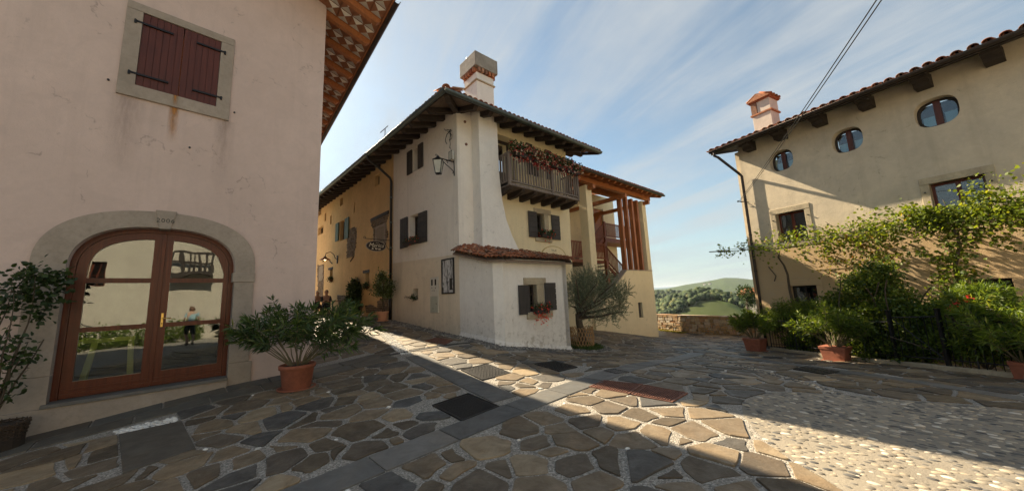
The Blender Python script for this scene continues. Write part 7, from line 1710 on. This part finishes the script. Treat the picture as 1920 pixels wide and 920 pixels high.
# grapevine on its wires along the facade
gv = thing('grapevine', 'grapevine trained on wires along the farmhouse wall with yellowing leaves', 'vine', RH.P(-1.2, .9, -.9)); NV = .95
def vp(x, y, n=NV): u, z = RH.uz(x, y, n); return np.array(RH.P(u, n, z))
wires = MB()
for (xa, ya), (xb, yb), n in (((1332, 472), (2400, 343), NV), ((1345, 470), (2400, 356), NV-.35), ((1400, 462), (2400, 320), NV-.6)): wires.tube([vp(xa, ya, n), vp(xb, yb, n)], .008, 5)
part('wire', wires, M_gutter, gv)
m = MB(); m.tube([vp(1330, 472), vp(1368, 470)], .022, 6); m.tube([vp(1346, 473), vp(1400, 468)], .015, 6); part('pole', m, M_bark, gv)
for x in (1412, 1600, 1770, 1900, 2150, 2380): a = RH.uz(x, 460)[0]; zz = vp(x, 472-(x-1332)*.116)[2]; m = MB(); m.tube([RH.P(a, .0, zz-.02), RH.P(a, NV+.03, zz-.01)], .016, 6); part('wire_bracket', m, M_iron, gv)
tk = MB(); tk.tube([vp(1492, 600, .5), vp(1487, 570, .5), vp(1480, 540, .55), vp(1477, 515, .6), vp(1470, 497, .7), vp(1459, 482, .85), vp(1462, 472, NV)], [.045, .042, .038, .034, .030, .026, .02], 8)
tk.tube([vp(1452, 527, .12), vp(1455, 517, .1), vp(1445, 505, .12), vp(1441, 500, .12)], .018, 6)
tk.tube([vp(1800, 640, .5), vp(1795, 590, .5), vp(1805, 540, .55), vp(1790, 500, .6), vp(1800, 460, .8), vp(1790, 430, NV)], [.06, .055, .05, .045, .035, .025], 8)
for _ in range(80):
    x = random.uniform(1400, 1900); y = 472-(x-1332)*.116+random.uniform(-6, 10); tk.tube(curve_pts(vp(x, y, NV-random.random()*.5), RH.u*random.choice((-1, 1))+np.array([0, 0, random.uniform(-.4, .5)]), random.uniform(.4, 1.0), 8, .25), .006, 4)
part('trunk', tk, M_bark, gv, smooth=True)
P = []; Rn = []
def vcl(x, y, n, cnt, sx=.16, tone=.45): 
    c = vp(x, y, n); k = rng.normal(size=(cnt, 3))*[sx, sx, sx*.75]; P.append(c+k); Rn.append(np.clip(rng.normal(tone, .16, cnt), 0, 1))
yl = lambda x: 472-(x-1332)*.116
for _ in range(26): x = random.uniform(1345, 1440); vcl(x, yl(x)+random.uniform(-9, 10), random.uniform(.6, 1.1), 9, .09)
for _ in range(110): x = random.uniform(1420, 1640); vcl(x, yl(x)+random.gauss(-3, 11), random.uniform(.3, 1.15), 11, .13)
for _ in range(230): x = random.uniform(1600, 2200)**1.0 if random.random() < .25 else random.uniform(1600, 1935); vcl(x, yl(x)+random.gauss(-5, 15), random.uniform(.3, 1.2), 14, .13)
for _ in range(40): x = random.uniform(1700, 1780); vcl(x, 405+random.uniform(-14, 14), random.uniform(.5, 1.1), 26, .10)
for _ in range(55): x = random.uniform(1800, 1935); vcl(x, 385+random.gauss(-4, 18), random.uniform(.5, 1.2), 15, .12)
for _ in range(70): y = random.uniform(430, 570); x = 1795+random.uniform(-45, 45)*(1-.3*(y-430)/140); vcl(x, y, random.uniform(.45, 1.0), 18, .11, .38)
for _ in range(30): x, y = random.choice(((1545, 470), (1555, 485), (1500, 478), (1660, 475), (1690, 480), (1730, 470), (1870, 450), (1900, 455))); vcl(x+random.uniform(-12, 12), y+random.uniform(-8, 12), .9, 12, .07)
P_ = np.concatenate(P); r_ = np.concatenate(Rn); D_ = rng.normal(size=P_.shape)*[1, 1, .6]+[0, 0, -.5]; sz = rng.uniform(.035, .10, len(P_))
leaf_obj('leaves', [leaf_geo6(P_, D_, sz, sz*.95, r_)], M_vine, gv)
P = []; Rn = []
for _ in range(70): x = random.uniform(1540, 1670); vcl(x, random.uniform(440, 510)+(1650-x)*.02, random.uniform(.5, 1.0), 15, .12, .45)
P_ = np.concatenate(P); r_ = np.concatenate(Rn); sz = rng.uniform(.045, .08, len(P_))
leaf_obj('reddish_leaves', [leaf_geo6(P_, rng.normal(size=P_.shape)*[1, 1, .6]+[0, 0, -.6], sz, sz*.95, r_)], M_redvine, gv)
# ---- olive tree with trellis collar
tc_ = np.array(tree_c); ol = thing('olive_tree', 'bushy grey green olive tree between the white annex and the stair house', 'tree', tc_); dO = (tc_-CAM) @ vF
op = lambda x, y, dd=0: at_depth(x, y, dO+dd)
random.seed(5); m = MB(); br = MB()
top = op(1085, 580); m.tube([tc_-np.array([0, 0, .1]), tc_+np.array([.03, 0, .25]), op(1086, 605), op(1084, 588)], [.15, .13, .12, .10], 10)
tips = []
for k in range(17):
    a = random.uniform(0, 6.28); tgt = op(random.uniform(1068, 1168), random.uniform(515, 590), random.uniform(-.7, .7)); s = op(1085, random.uniform(580, 600))
    pts = curve_pts(s, tgt-s, np.linalg.norm(tgt-s), 8, .10); m.tube(pts, np.linspace(.05, .012, 9), 6); tips.append(pts)
part('trunk', m, M_bark, ol, smooth=True)
P = []; D = []
crown = [(1110, 545, .60), (1085, 540, .48), (1140, 550, .50), (1095, 565, .48), (1125, 530, .46), (1150, 570, .40), (1110, 585, .42), (1075, 560, .36), (1165, 555, .26), (1100, 522, .36), (1140, 595, .28), (1172, 545, .18), (1160, 585, .22)]
for x, y, r in crown:
    c = op(x, y)
    for k in range(int(300*r*r*2.2)+24):
        d = rng.normal(size=3); d /= np.linalg.norm(d); q = c+d*r*random.uniform(.35, 1.0); dd = d*.8+np.array([0, 0, random.uniform(.1, 1.2)]); tw = curve_pts(q, dd, random.uniform(.16, .34), 5, .12)
        if k % 3 == 0: br.tube(tw, .003, 3, caps=False)
        for j in range(24):
            f = j/24*5; i_ = int(f); p = tw[i_]+(tw[i_+1]-tw[i_])*(f-i_); ax = tw[i_+1]-tw[i_]; P.append(p); D.append(ax/np.linalg.norm(ax)+rng.normal(size=3)*.55)
part('twigs', br, M_bark, ol, kind='stuff')
leaf_obj('crown', [leaf_geo(P, D, rng.uniform(.035, .065, len(P)), .013, .15, .05)], M_olive, ol)
tl = thing('trellis_collar', 'criss-cross light wooden trellis round the foot of the olive tree', 'trellis', tc_); M_lath = wood('pale_lath', (.50, .30, .14), (.34, .19, .08), .7, 2, .3)
for k in range(24):
    for s in (-1, 1):
        a0 = k/24*2*math.pi; a1 = a0+s*.62; r_ = .40; zb_ = tc_[2]+.06
        p0 = np.array([tc_[0]+r_*math.cos(a0), tc_[1]+r_*math.sin(a0), zb_]); p1 = np.array([tc_[0]+r_*math.cos(a1), tc_[1]+r_*math.sin(a1), zb_+.62]); am = (a0+a1)/2; o_ = np.array([math.cos(am), math.sin(am), 0])*(.035+.008*s)
        m = MB(); m.tube([p0, (p0+p1)/2+o_, p1], .013, 4); part('lath', m, M_lath, tl)
t = thing('tree_bed', 'low green ground cover in the round bed under the olive tree', 'ground cover', tc_); P = []
for _ in range(2600): a, r_ = random.uniform(0, 6.28), .72*math.sqrt(random.random()); x, y = tc_[0]+r_*math.cos(a), tc_[1]+r_*math.sin(a); P.append((x, y, gz(x, y)+random.uniform(0, .08)))
leaf_obj('leaves', [leaf_geo(P, rng.normal(size=(len(P), 3))*.8+[0, 0, .8], .08, .02)], M_grass, t)
# ---- climber and basket at the far left
cl_ = thing('rose_climber', 'dark leafy climber at the left edge in front of the stone door jamb', 'shrub', PF.P(-4.4, .55, -.5))
fp = lambda x, y, n=.45: np.array(PF.P(*(lambda q: (q[0], n, q[1]))(PF.uz(x, y, n))))
m = MB(); b_ = fp(-20, 800)
for tx, ty in ((60, 545), (110, 520), (20, 530), (30, 640), (50, 590), (95, 560), (10, 600)): s = b_; e_ = fp(tx, ty, random.uniform(.2, .6)); m.tube(curve_pts(s, e_-s, np.linalg.norm(e_-s), 9, .06), np.linspace(.016, .004, 10), 6)
part('stems', m, M_bark, cl_, smooth=True)
P = []; Rn = []
for x, y, r, c in ((20, 540, .17, 90), (55, 525, .15, 90), (90, 520, .12, 80), (115, 520, .08, 50), (60, 560, .15, 70), (95, 560, .10, 60), (15, 580, .14, 70), (20, 640, .14, 60), (40, 670, .10, 40), (10, 690, .12, 60), (15, 730, .10, 50), (-15, 560, .2, 60), (-15, 650, .2, 60), (118, 540, .05, 24), (50, 505, .08, 40), (75, 590, .08, 36)):
    c0 = fp(x, y, .42); P.append(c0+rng.normal(size=(c, 3))*r*.75); Rn.append(np.clip(rng.normal(.4, .22, c), 0, 1))
P_ = np.concatenate(P); sz = rng.uniform(.05, .085, len(P_)); leaf_obj('leaves', [leaf_geo6(P_, rng.normal(size=P_.shape)*.8+[0, 0, -.1], sz, sz*.75, np.concatenate(Rn))], M_rose, cl_)
bk = thing('wicker_basket', 'dark wicker planter basket cut by the left edge of the photo', 'basket', fp(-12, 850, .5)); bb = fp(-14, 845, .5); bb[2] = gz(bb[0], bb[1]); m = MB(); M_wick = wood('dark_wicker', (.09, .06, .04), (.04, .028, .02), .8, 2, .2)
for k in range(26):
    a = k/26*2*math.pi; m.tube([bb+np.array([math.cos(a)*.2, math.sin(a)*.2, 0]), bb+np.array([math.cos(a)*.26, math.sin(a)*.26, .36])], .008, 4)
part('upright', m, M_wick, bk, kind='stuff'); m = MB()
for j in range(16):
    z = .01+j*.022; r_ = .2+.06*z/.36; m.tube([bb+np.array([math.cos(a)*(r_+.010*math.cos(13*a+j*math.pi)), math.sin(a)*(r_+.010*math.cos(13*a+j*math.pi)), z]) for a in np.linspace(0, 6.283, 79)], .010, 4, caps=False)
part('weave', m, M_wick, bk, kind='stuff'); m = MB(); m.lathe(bb, [(.01, .30), (.24, .31), (.24, .02), (.01, .02)], 16); part('soil', m, M_soil, bk)
# ---- lane: potted citrus, climber, table and two seated people
pc = np.array(on_plane(717.5, 601, LW.P(0, .45, 0), -44)); pc[2] = gz(pc[0], pc[1]); dC = (pc-CAM) @ vF; s_ = dC/640
cz = thing('potted_citrus', 'small round headed citrus tree in a pale terracotta pot by the ochre wall', 'potted tree', tuple(pc)); m = MB(); R_ = 10.2*s_
m.lathe(pc, [(R_*.72, 0), (R_*.95, 15*s_), (R_*1.06, 15.2*s_), (R_*1.06, 18.5*s_), (R_*.95, 18.5*s_), (R_*.9, 16*s_), (.01, 16*s_)], 24); part('pot', m, M_terral, cz, smooth=False); m = MB(); m.lathe(pc, [(R_*.8, 0), (R_*1.05, .02), (R_*1.05, .05), (R_*.9, .05)], 24); part('saucer', m, M_terral, cz)
cp = lambda x, y, d=0: at_depth(x, y, dC+d)
m = MB(); m.tube([pc+np.array([0, 0, 16*s_]), cp(718, 575), cp(718, 556), cp(717, 540)], [.035, .03, .026, .02], 8)
for k in range(10): m.tube(curve_pts(cp(718, 558), cp(random.uniform(702, 732), random.uniform(515, 550), random.uniform(-.4, .4))-cp(718, 558), .8, 6, .12), .012, 5)
part('trunk', m, M_bark, cz, smooth=True)
bush(cz, [cp(716, 535), cp(710, 545), cp(725, 538), cp(716, 520), cp(722, 548)], [(.36, .36, .30), (.25, .25, .2), (.28, .28, .28), (.2, .2, .22), (.2, .2, .18)], 2600, .085, M_citrus, name='crown', clump=32, csize=.08, wid=.5)
cw = thing('wall_climber', 'narrow dark climber growing up the ochre wall', 'climber', on_plane(665, 588, LW.P(0, .1, 0), -44)); wc = lambda x, y, n=.18: np.array(LW.P(*(lambda q: (q[0], n, q[1]))(LW.uz(x, y, n))))
m = MB(); m.tube([wc(664, 592), wc(664, 570), wc(666, 550), wc(665, 535)], .03, 6); part('stem', m, M_bark, cw)
bush(cw, [wc(x, y) for x, y in ((666, 536), (668, 545), (664, 555), (662, 565), (665, 575), (663, 585), (669, 552))], [(.28, .22, .25)]*7, 3600, .11, M_rose, clump=22, csize=.1)
for (x, y, lb) in ((620.5, 523, 'small plant on the sill of the far slot window'), (688, 536, 'small plant on the sill of the slot window near the potted tree')):
    c = wc(x, y, .08); t = thing('sill_plant', lb, 'plant', c); t['group'] = 'plants on the slot window sills'; bush(t, [c], [(.16, .1, .12)], 260, .07, M_rose, clump=12, csize=.05); m = MB(); m.lathe(c-np.array([0, 0, .14]), [(.05, 0), (.07, .12)], 10); part('pot', m, M_terra, t)

def skin(name, V, E, Rr, mat, parent, sub=2):
    me = bpy.data.meshes.new(name); org = ORG[parent]; me.from_pydata([tuple(np.array(v)-org) for v in V], E, []); me.materials.append(mat); o = bpy.data.objects.new(name, me); COL.objects.link(o); o.parent = parent; ORG[o] = org
    md = o.modifiers.new('s', 'SKIN'); md.use_smooth_shade = True
    for i, r in enumerate(Rr): me.skin_vertices[0].data[i].radius = (r, r) if not hasattr(r, '__len__') else r
    me.skin_vertices[0].data[0].use_root = True
    s = o.modifiers.new('u', 'SUBSURF'); s.levels = sub; s.render_levels = sub; return o
def _sv(me):
    return me
def person(label, pos, yaw, pose, shirt, shorts, skinc=(.42, .25, .17), hair=(.08, .05, .03), hat=None, long_sleeve=False, shoes=(.03, .03, .03), hairlen=0.0):
    t = thing('person', label, 'person', pos); f = Fr(pos[:2], yaw); P3 = lambda s, fw, z: np.array(pos[:3])*[1, 1, 0]+f.n*s+f.u*fw+np.array([0, 0, pos[2]+z])  # s sideways, fw forward
    J = pose
    names = list(J); V = [P3(*J[n]) for n in names]; ix = {n: i for i, n in enumerate(names)}
    E = [(ix[a], ix[b]) for a, b in (('pelvis', 'waist'), ('waist', 'chest'), ('chest', 'neck'), ('neck', 'head'), ('chest', 'lsh'), ('lsh', 'lel'), ('lel', 'lwr'), ('lwr', 'lha'), ('chest', 'rsh'), ('rsh', 'rel'), ('rel', 'rwr'), ('rwr', 'rha'), ('pelvis', 'lhip'), ('lhip', 'lkn'), ('lkn', 'lan'), ('lan', 'lto'), ('pelvis', 'rhip'), ('rhip', 'rkn'), ('rkn', 'ran'), ('ran', 'rto'))]
    rad_ = {'pelvis': .13, 'waist': .125, 'chest': (.15, .12), 'neck': .055, 'head': .06, 'sh': .06, 'el': .042, 'wr': .028, 'ha': .03, 'hip': .09, 'kn': .058, 'an': .036, 'to': .035}
    rr = [rad_.get(n, rad_.get(n[1:])) for n in names]
    me = bpy.data.meshes.new('body')
    def mk(name, sub_names, scale, mat):
        ii = [ix[n] for n in sub_names]; mp_ = {j: k for k, j in enumerate(ii)}; EE = [(mp_[a], mp_[b]) for a, b in E if a in mp_ and b in mp_]
        m_ = bpy.data.meshes.new(name); m_.from_pydata([tuple(V[j]-ORG[t]) for j in ii], EE, []); m_.materials.append(mat)
        o = bpy.data.objects.new(name, m_); COL.objects.link(o); o.parent = t; ORG[o] = ORG[t]
        md = o.modifiers.new('s', 'SKIN'); md.use_smooth_shade = True
        if not m_.skin_vertices:
            bm = bmesh.new(); bm.from_mesh(m_); bm.verts.layers.skin.verify(); bm.to_mesh(m_); bm.free()
        sv = m_.skin_vertices[0].data
        for k, j in enumerate(ii):
            r_ = rr[j]; r_ = (r_, r_) if not hasattr(r_, '__len__') else r_; sv[k].radius = (r_[0]*scale, r_[1]*scale)
        sv[0].use_root = True
        s = o.modifiers.new('u', 'SUBSURF'); s.levels = 2; s.render_levels = 2; return o
    Ms = plain('skin', skinc, .6, var=.05); mk('body', names, 1.0, Ms)
    arm = ['lel', 'lwr', 'rel', 'rwr'] if long_sleeve else ['lel', 'rel']
    mk('shirt', ['waist', 'chest', 'lsh', 'rsh', 'pelvis']+arm, 1.16, plain('shirt_cloth', shirt, .9, var=.2, bump=.5))
    mk('trousers', ['pelvis', 'lhip', 'rhip', 'lkn', 'rkn']+([] if shorts[1] else ['lan', 'ran']), 1.18, plain('trouser_cloth', shorts[0], .9, var=.2, bump=.5))
    h = P3(*J['head']); m = MB(); m.blob(h+np.array([0, 0, .05]), .082, .098, .125, jit=0, seg=14, rings=10); hd_ = part('head', m, Ms, t, smooth=True)
    fwd = f.u; sd = f.n; m = MB(); m.blob(h+fwd*.098+np.array([0, 0, .03]), .014, .02, .022, jit=0); m.blob(h+sd*.084+np.array([0, 0, .04]), .012, .02, .03, jit=0); m.blob(h-sd*.084+np.array([0, 0, .04]), .012, .02, .03, jit=0); part('nose_and_ears', m, Ms, t, smooth=True)
    m = MB(); m.blob(h-fwd*.022+np.array([0, 0, .085]), .092, .105, .108, jit=.04, seg=14, rings=8)
    if hairlen: m.blob(h-fwd*.06+np.array([0, 0, -.02]), .09, .06, .14, jit=.05)
    part('hair', m, plain('hair', hair, .7), t, smooth=True)
    m = MB()
    for s in (-1, 1): m.blob(h+fwd*.088+sd*.032*s+np.array([0, 0, .055]), .010, .008, .008, jit=0)
    part('eyes', m, M_dark, t)
    m = MB()
    for a, b in (('lan', 'lto'), ('ran', 'rto')): m.tube([P3(*J[a])-f.u*.05-np.array([0, 0, .03]), P3(*J[a])+f.u*.04-np.array([0, 0, .03]), P3(*J[b])+f.u*.04], [.045, .055, .035], 8)
    part('shoes', m, plain('shoe_leather', shoes, .6), t, smooth=True)
    m = MB()
    for a, b in (('lwr', 'lha'), ('rwr', 'rha')):
        w0, w1 = P3(*J[a]), P3(*J[b]); ax = (w1-w0)/np.linalg.norm(w1-w0)
        for q in range(4): o_ = f.u*(.018*(q-1.5)); m.tube([w1+o_*.8, w1+o_+ax*.035, w1+o_+ax*(.062-abs(q-1.3)*.006)-sd*.01], [.009, .008, .006], 5)
        m.tube([w0+ax*.02+f.u*.02, w0+ax*.045+f.u*.045, w0+ax*.07+f.u*.045], [.010, .009, .007], 5)
    part('fingers', m, Ms, t, smooth=True)
    return t
walk = {'pelvis': (0, 0, .93), 'waist': (0, .01, 1.08), 'chest': (0, .02, 1.33), 'neck': (0, .03, 1.50), 'head': (0, .05, 1.60), 'lsh': (.18, .02, 1.40), 'lel': (.25, -.06, 1.15), 'lwr': (.27, .05, .93), 'lha': (.27, .08, .86), 'rsh': (-.18, .02, 1.40), 'rel': (-.25, .0, 1.14), 'rwr': (-.26, .14, .95), 'rha': (-.26, .19, .90), 'lhip': (.09, .0, .88), 'lkn': (.10, .14, .50), 'lan': (.09, .05, .09), 'lto': (.10, .20, .05), 'rhip': (-.09, 0, .88), 'rkn': (-.09, -.02, .49), 'ran': (-.09, -.26, .13), 'rto': (-.09, -.16, .04)}
mp_ = PF.P(-1.55, 12.9, 0); person('man in pale blue t-shirt and dark shorts walking away, seen reflected in the glass door', (mp_[0], mp_[1], gz(mp_[0], mp_[1])), 130, walk, (.28, .42, .46), ((.03, .035, .03), True), hair=(.14, .07, .04))
seat = {'pelvis': (0, 0, .50), 'waist': (0, .02, .66), 'chest': (0, .05, .90), 'neck': (0, .08, 1.06), 'head': (0, .11, 1.16), 'lsh': (.18, .05, .97), 'lel': (.23, .16, .74), 'lwr': (.12, .36, .76), 'lha': (.06, .42, .77), 'rsh': (-.18, .05, .97), 'rel': (-.23, .16, .74), 'rwr': (-.12, .36, .76), 'rha': (-.06, .42, .77), 'lhip': (.09, .04, .49), 'lkn': (.11, .42, .50), 'lan': (.11, .42, .09), 'lto': (.11, .56, .05), 'rhip': (-.09, .04, .49), 'rkn': (-.11, .42, .50), 'ran': (-.11, .40, .09), 'rto': (-.11, .54, .05)}
def lane_pt(x, n):
    u = LW.U(x, n, 560); q = LW.P(u, n, 0); return np.array([q[0], q[1], gz(q[0], q[1])])
q1, q2, qt = lane_pt(594, .9), lane_pt(612, .75), lane_pt(624, .8)
dirT = math.degrees(math.atan2(qt[0]-q1[0], qt[1]-q1[1]))
for q, yaw, lb, sc_, hl, hr in ((q1, dirT, 'person with pale hair seated at the left of the lane table in dark clothes', (.03, .03, .035), 1, (.65, .6, .5)), (q2, dirT+20, 'short haired man in a dark open jacket seated at the lane table', (.04, .045, .05), 0, (.10, .07, .05))):
    person(lb, tuple(q), yaw, seat, sc_, ((.03, .03, .04), False), hair=hr, long_sleeve=True, hairlen=hl)
    t = thing('cafe_chair', 'dark chair under the ' + ('pale haired person' if hl else 'man in the dark jacket') + ' at the lane table', 'chair', tuple(q)); t['group'] = 'chairs at the lane table'; f = Fr(q[:2], yaw)
    m = MB(); m.box(f, -.2, .22, -.2, .2, q[2]+.40, q[2]+.43); part('seat', m, M_dkwood, t); m = MB(); m.box(f, -.23, -.2, -.2, .2, q[2]+.55, q[2]+.85); part('backrest', m, M_dkwood, t)
    for a in (-.19, .19):
        for b in (-.18, .18): m = MB(); m.tube([f.P(a, b, q[2]), f.P(a, b, q[2]+(.40 if a > 0 else .85))], .014, 5); part('leg', m, M_dkwood, t)
tb = thing('cafe_table', 'small table with reddish top by the ochre wall in the lane', 'table', tuple(qt)); m = MB(); m.lathe(qt, [(.01, .72), (.48, .72), (.48, .75), (.01, .75)], 24); part('table_top', m, M_redfloor, tb)
m = MB(); m.tube([qt, qt+np.array([0, 0, .72])], .03, 8); part('leg', m, M_iron, tb); m = MB(); m.lathe(qt, [(.25, 0), (.25, .02), (.03, .04)], 12); part('base', m, M_iron, tb)

# ================================================================== HOUSES BEHIND THE CAMERA (seen in the door glass)
BN = 21.0; BF = Fr(PF.P(0, BN, 0)[:2], 45, -1)
bh = thing('facing_house', 'pale house across the square, seen only as a reflection in the glass door', 'house', PF.P(-3, BN, -.5))
mir = lambda x, y: (lambda q: (-2.3+(q[0]+2.3)*(8.63+BN)/8.63, 1.3+(q[1]-1.3)*(8.63+BN)/8.63))(PF.uz(x, y))
w0 = mir(170, 490); w1 = mir(196, 522); wr_ = (min(w0[0], w1[0]), max(w0[0], w1[0]), min(w0[1], w1[1])-.4, max(w0[1], w1[1]))
wall('wall', BF, [(-16, -2), (7, -2), (7, 7.4), (-16, 7.4)], [rect(*wr_), rect(.8, 1.6, .2, 1.9)], .4, M_backwall, bh)
window(bh, BF, wr_, .2, M_redwood, 2, 2)
shutter(bh, BF, wr_[0]-.45, wr_[0]-.02, wr_[2], wr_[3], mat=M_redfloor, boards=4)
rafters(bh, BF, [-15+.8*i for i in range(27)], .15, .9, 7.1, .3, M_dkwoodn); roof_deck(bh, BF, -16.5, 7.5, 7.1, .9, .3, 4, name='soffit'); roof_field(bh, BF, -16.5, 7.5, 7.1, .9, .3, 4, sp=.3)
# outside stair with iron railing
for i in range(12):
    z = -.6+.2*(i+1); m = MB(); m.box(BF, -8.4+i*.28, -8.1+i*.28+.02, .02, 1.2, -1.2, 1.9-.2*i); part('step', m, M_backwall, bh)
m = MB(); m.tube([BF.P(-8.4, 1.2, 2.9), BF.P(-5.0, 1.2, .4)], .025, 6)
for i in range(22): u = -8.4+3.4*i/21; z = 2.9-2.5*i/21; m.tube([BF.P(u, 1.2, z), BF.P(u, 1.2, z-.95)], .012, 4)
part('iron_railing', m, M_iron, bh)
x0, zb_ = mir(322, 512); x1, zt_ = mir(402, 478)
for k in range(7): bpart('loft_post', BF, x0+(x1-x0)*k/6-.06, x0+(x1-x0)*k/6+.06, .9, 1.0, zb_, zt_, M_dkwood, bh)
for z in (zb_, (zb_+zt_)/2, zt_): bpart('loft_rail', BF, x0, x1, .9, 1.0, z-.07, z+.07, M_dkwood, bh)
bpart('loft_floor', BF, x0, x1, .0, 1.1, zb_-.2, zb_-.08, M_dkwood, bh)
t = thing('reflected_hedge', 'green flowering hedge along the facing house, seen only in the door glass', 'hedge', PF.P(-6.5, BN-1.2, -.6)); hb = [np.array(PF.P(u, BN-1.3, .0)) for u in np.linspace(-9, -1.2, 9)]
bush(t, hb, [(.6, .6, .6)]*9, 8000, .12, M_oleanl, clump=50, csize=.12); m = MB()
for q in hb: m.tube([q-np.array([0, 0, .9]), q], .03, 5)
part('stems', m, M_bark, t)

# ================================================================== AIR
hm = bpy.data.materials.new('haze'); hm.use_nodes = True; t_ = hm.node_tree; t_.nodes.clear(); o_ = t_.nodes.new('ShaderNodeOutputMaterial'); v_ = t_.nodes.new('ShaderNodeVolumePrincipled')
v_.inputs['Color'].default_value = (.80, .88, .95, 1); v_.inputs['Density'].default_value = .00006; v_.inputs['Anisotropy'].default_value = .3; t_.links.new(v_.outputs[0], o_.inputs['Volume'])
zlo, zhi = float(Z_.min())-20, float(Z_.max())+30
m = MB(); m.hexa([(-20500, -20500, zlo), (20500, -20500, zlo), (20500, 20500, zlo), (-20500, 20500, zlo), (-20500, -20500, zhi), (20500, -20500, zhi), (20500, 20500, zhi), (-20500, 20500, zhi)])
hz = part('haze', m, hm, None); hz['kind'] = 'stuff'
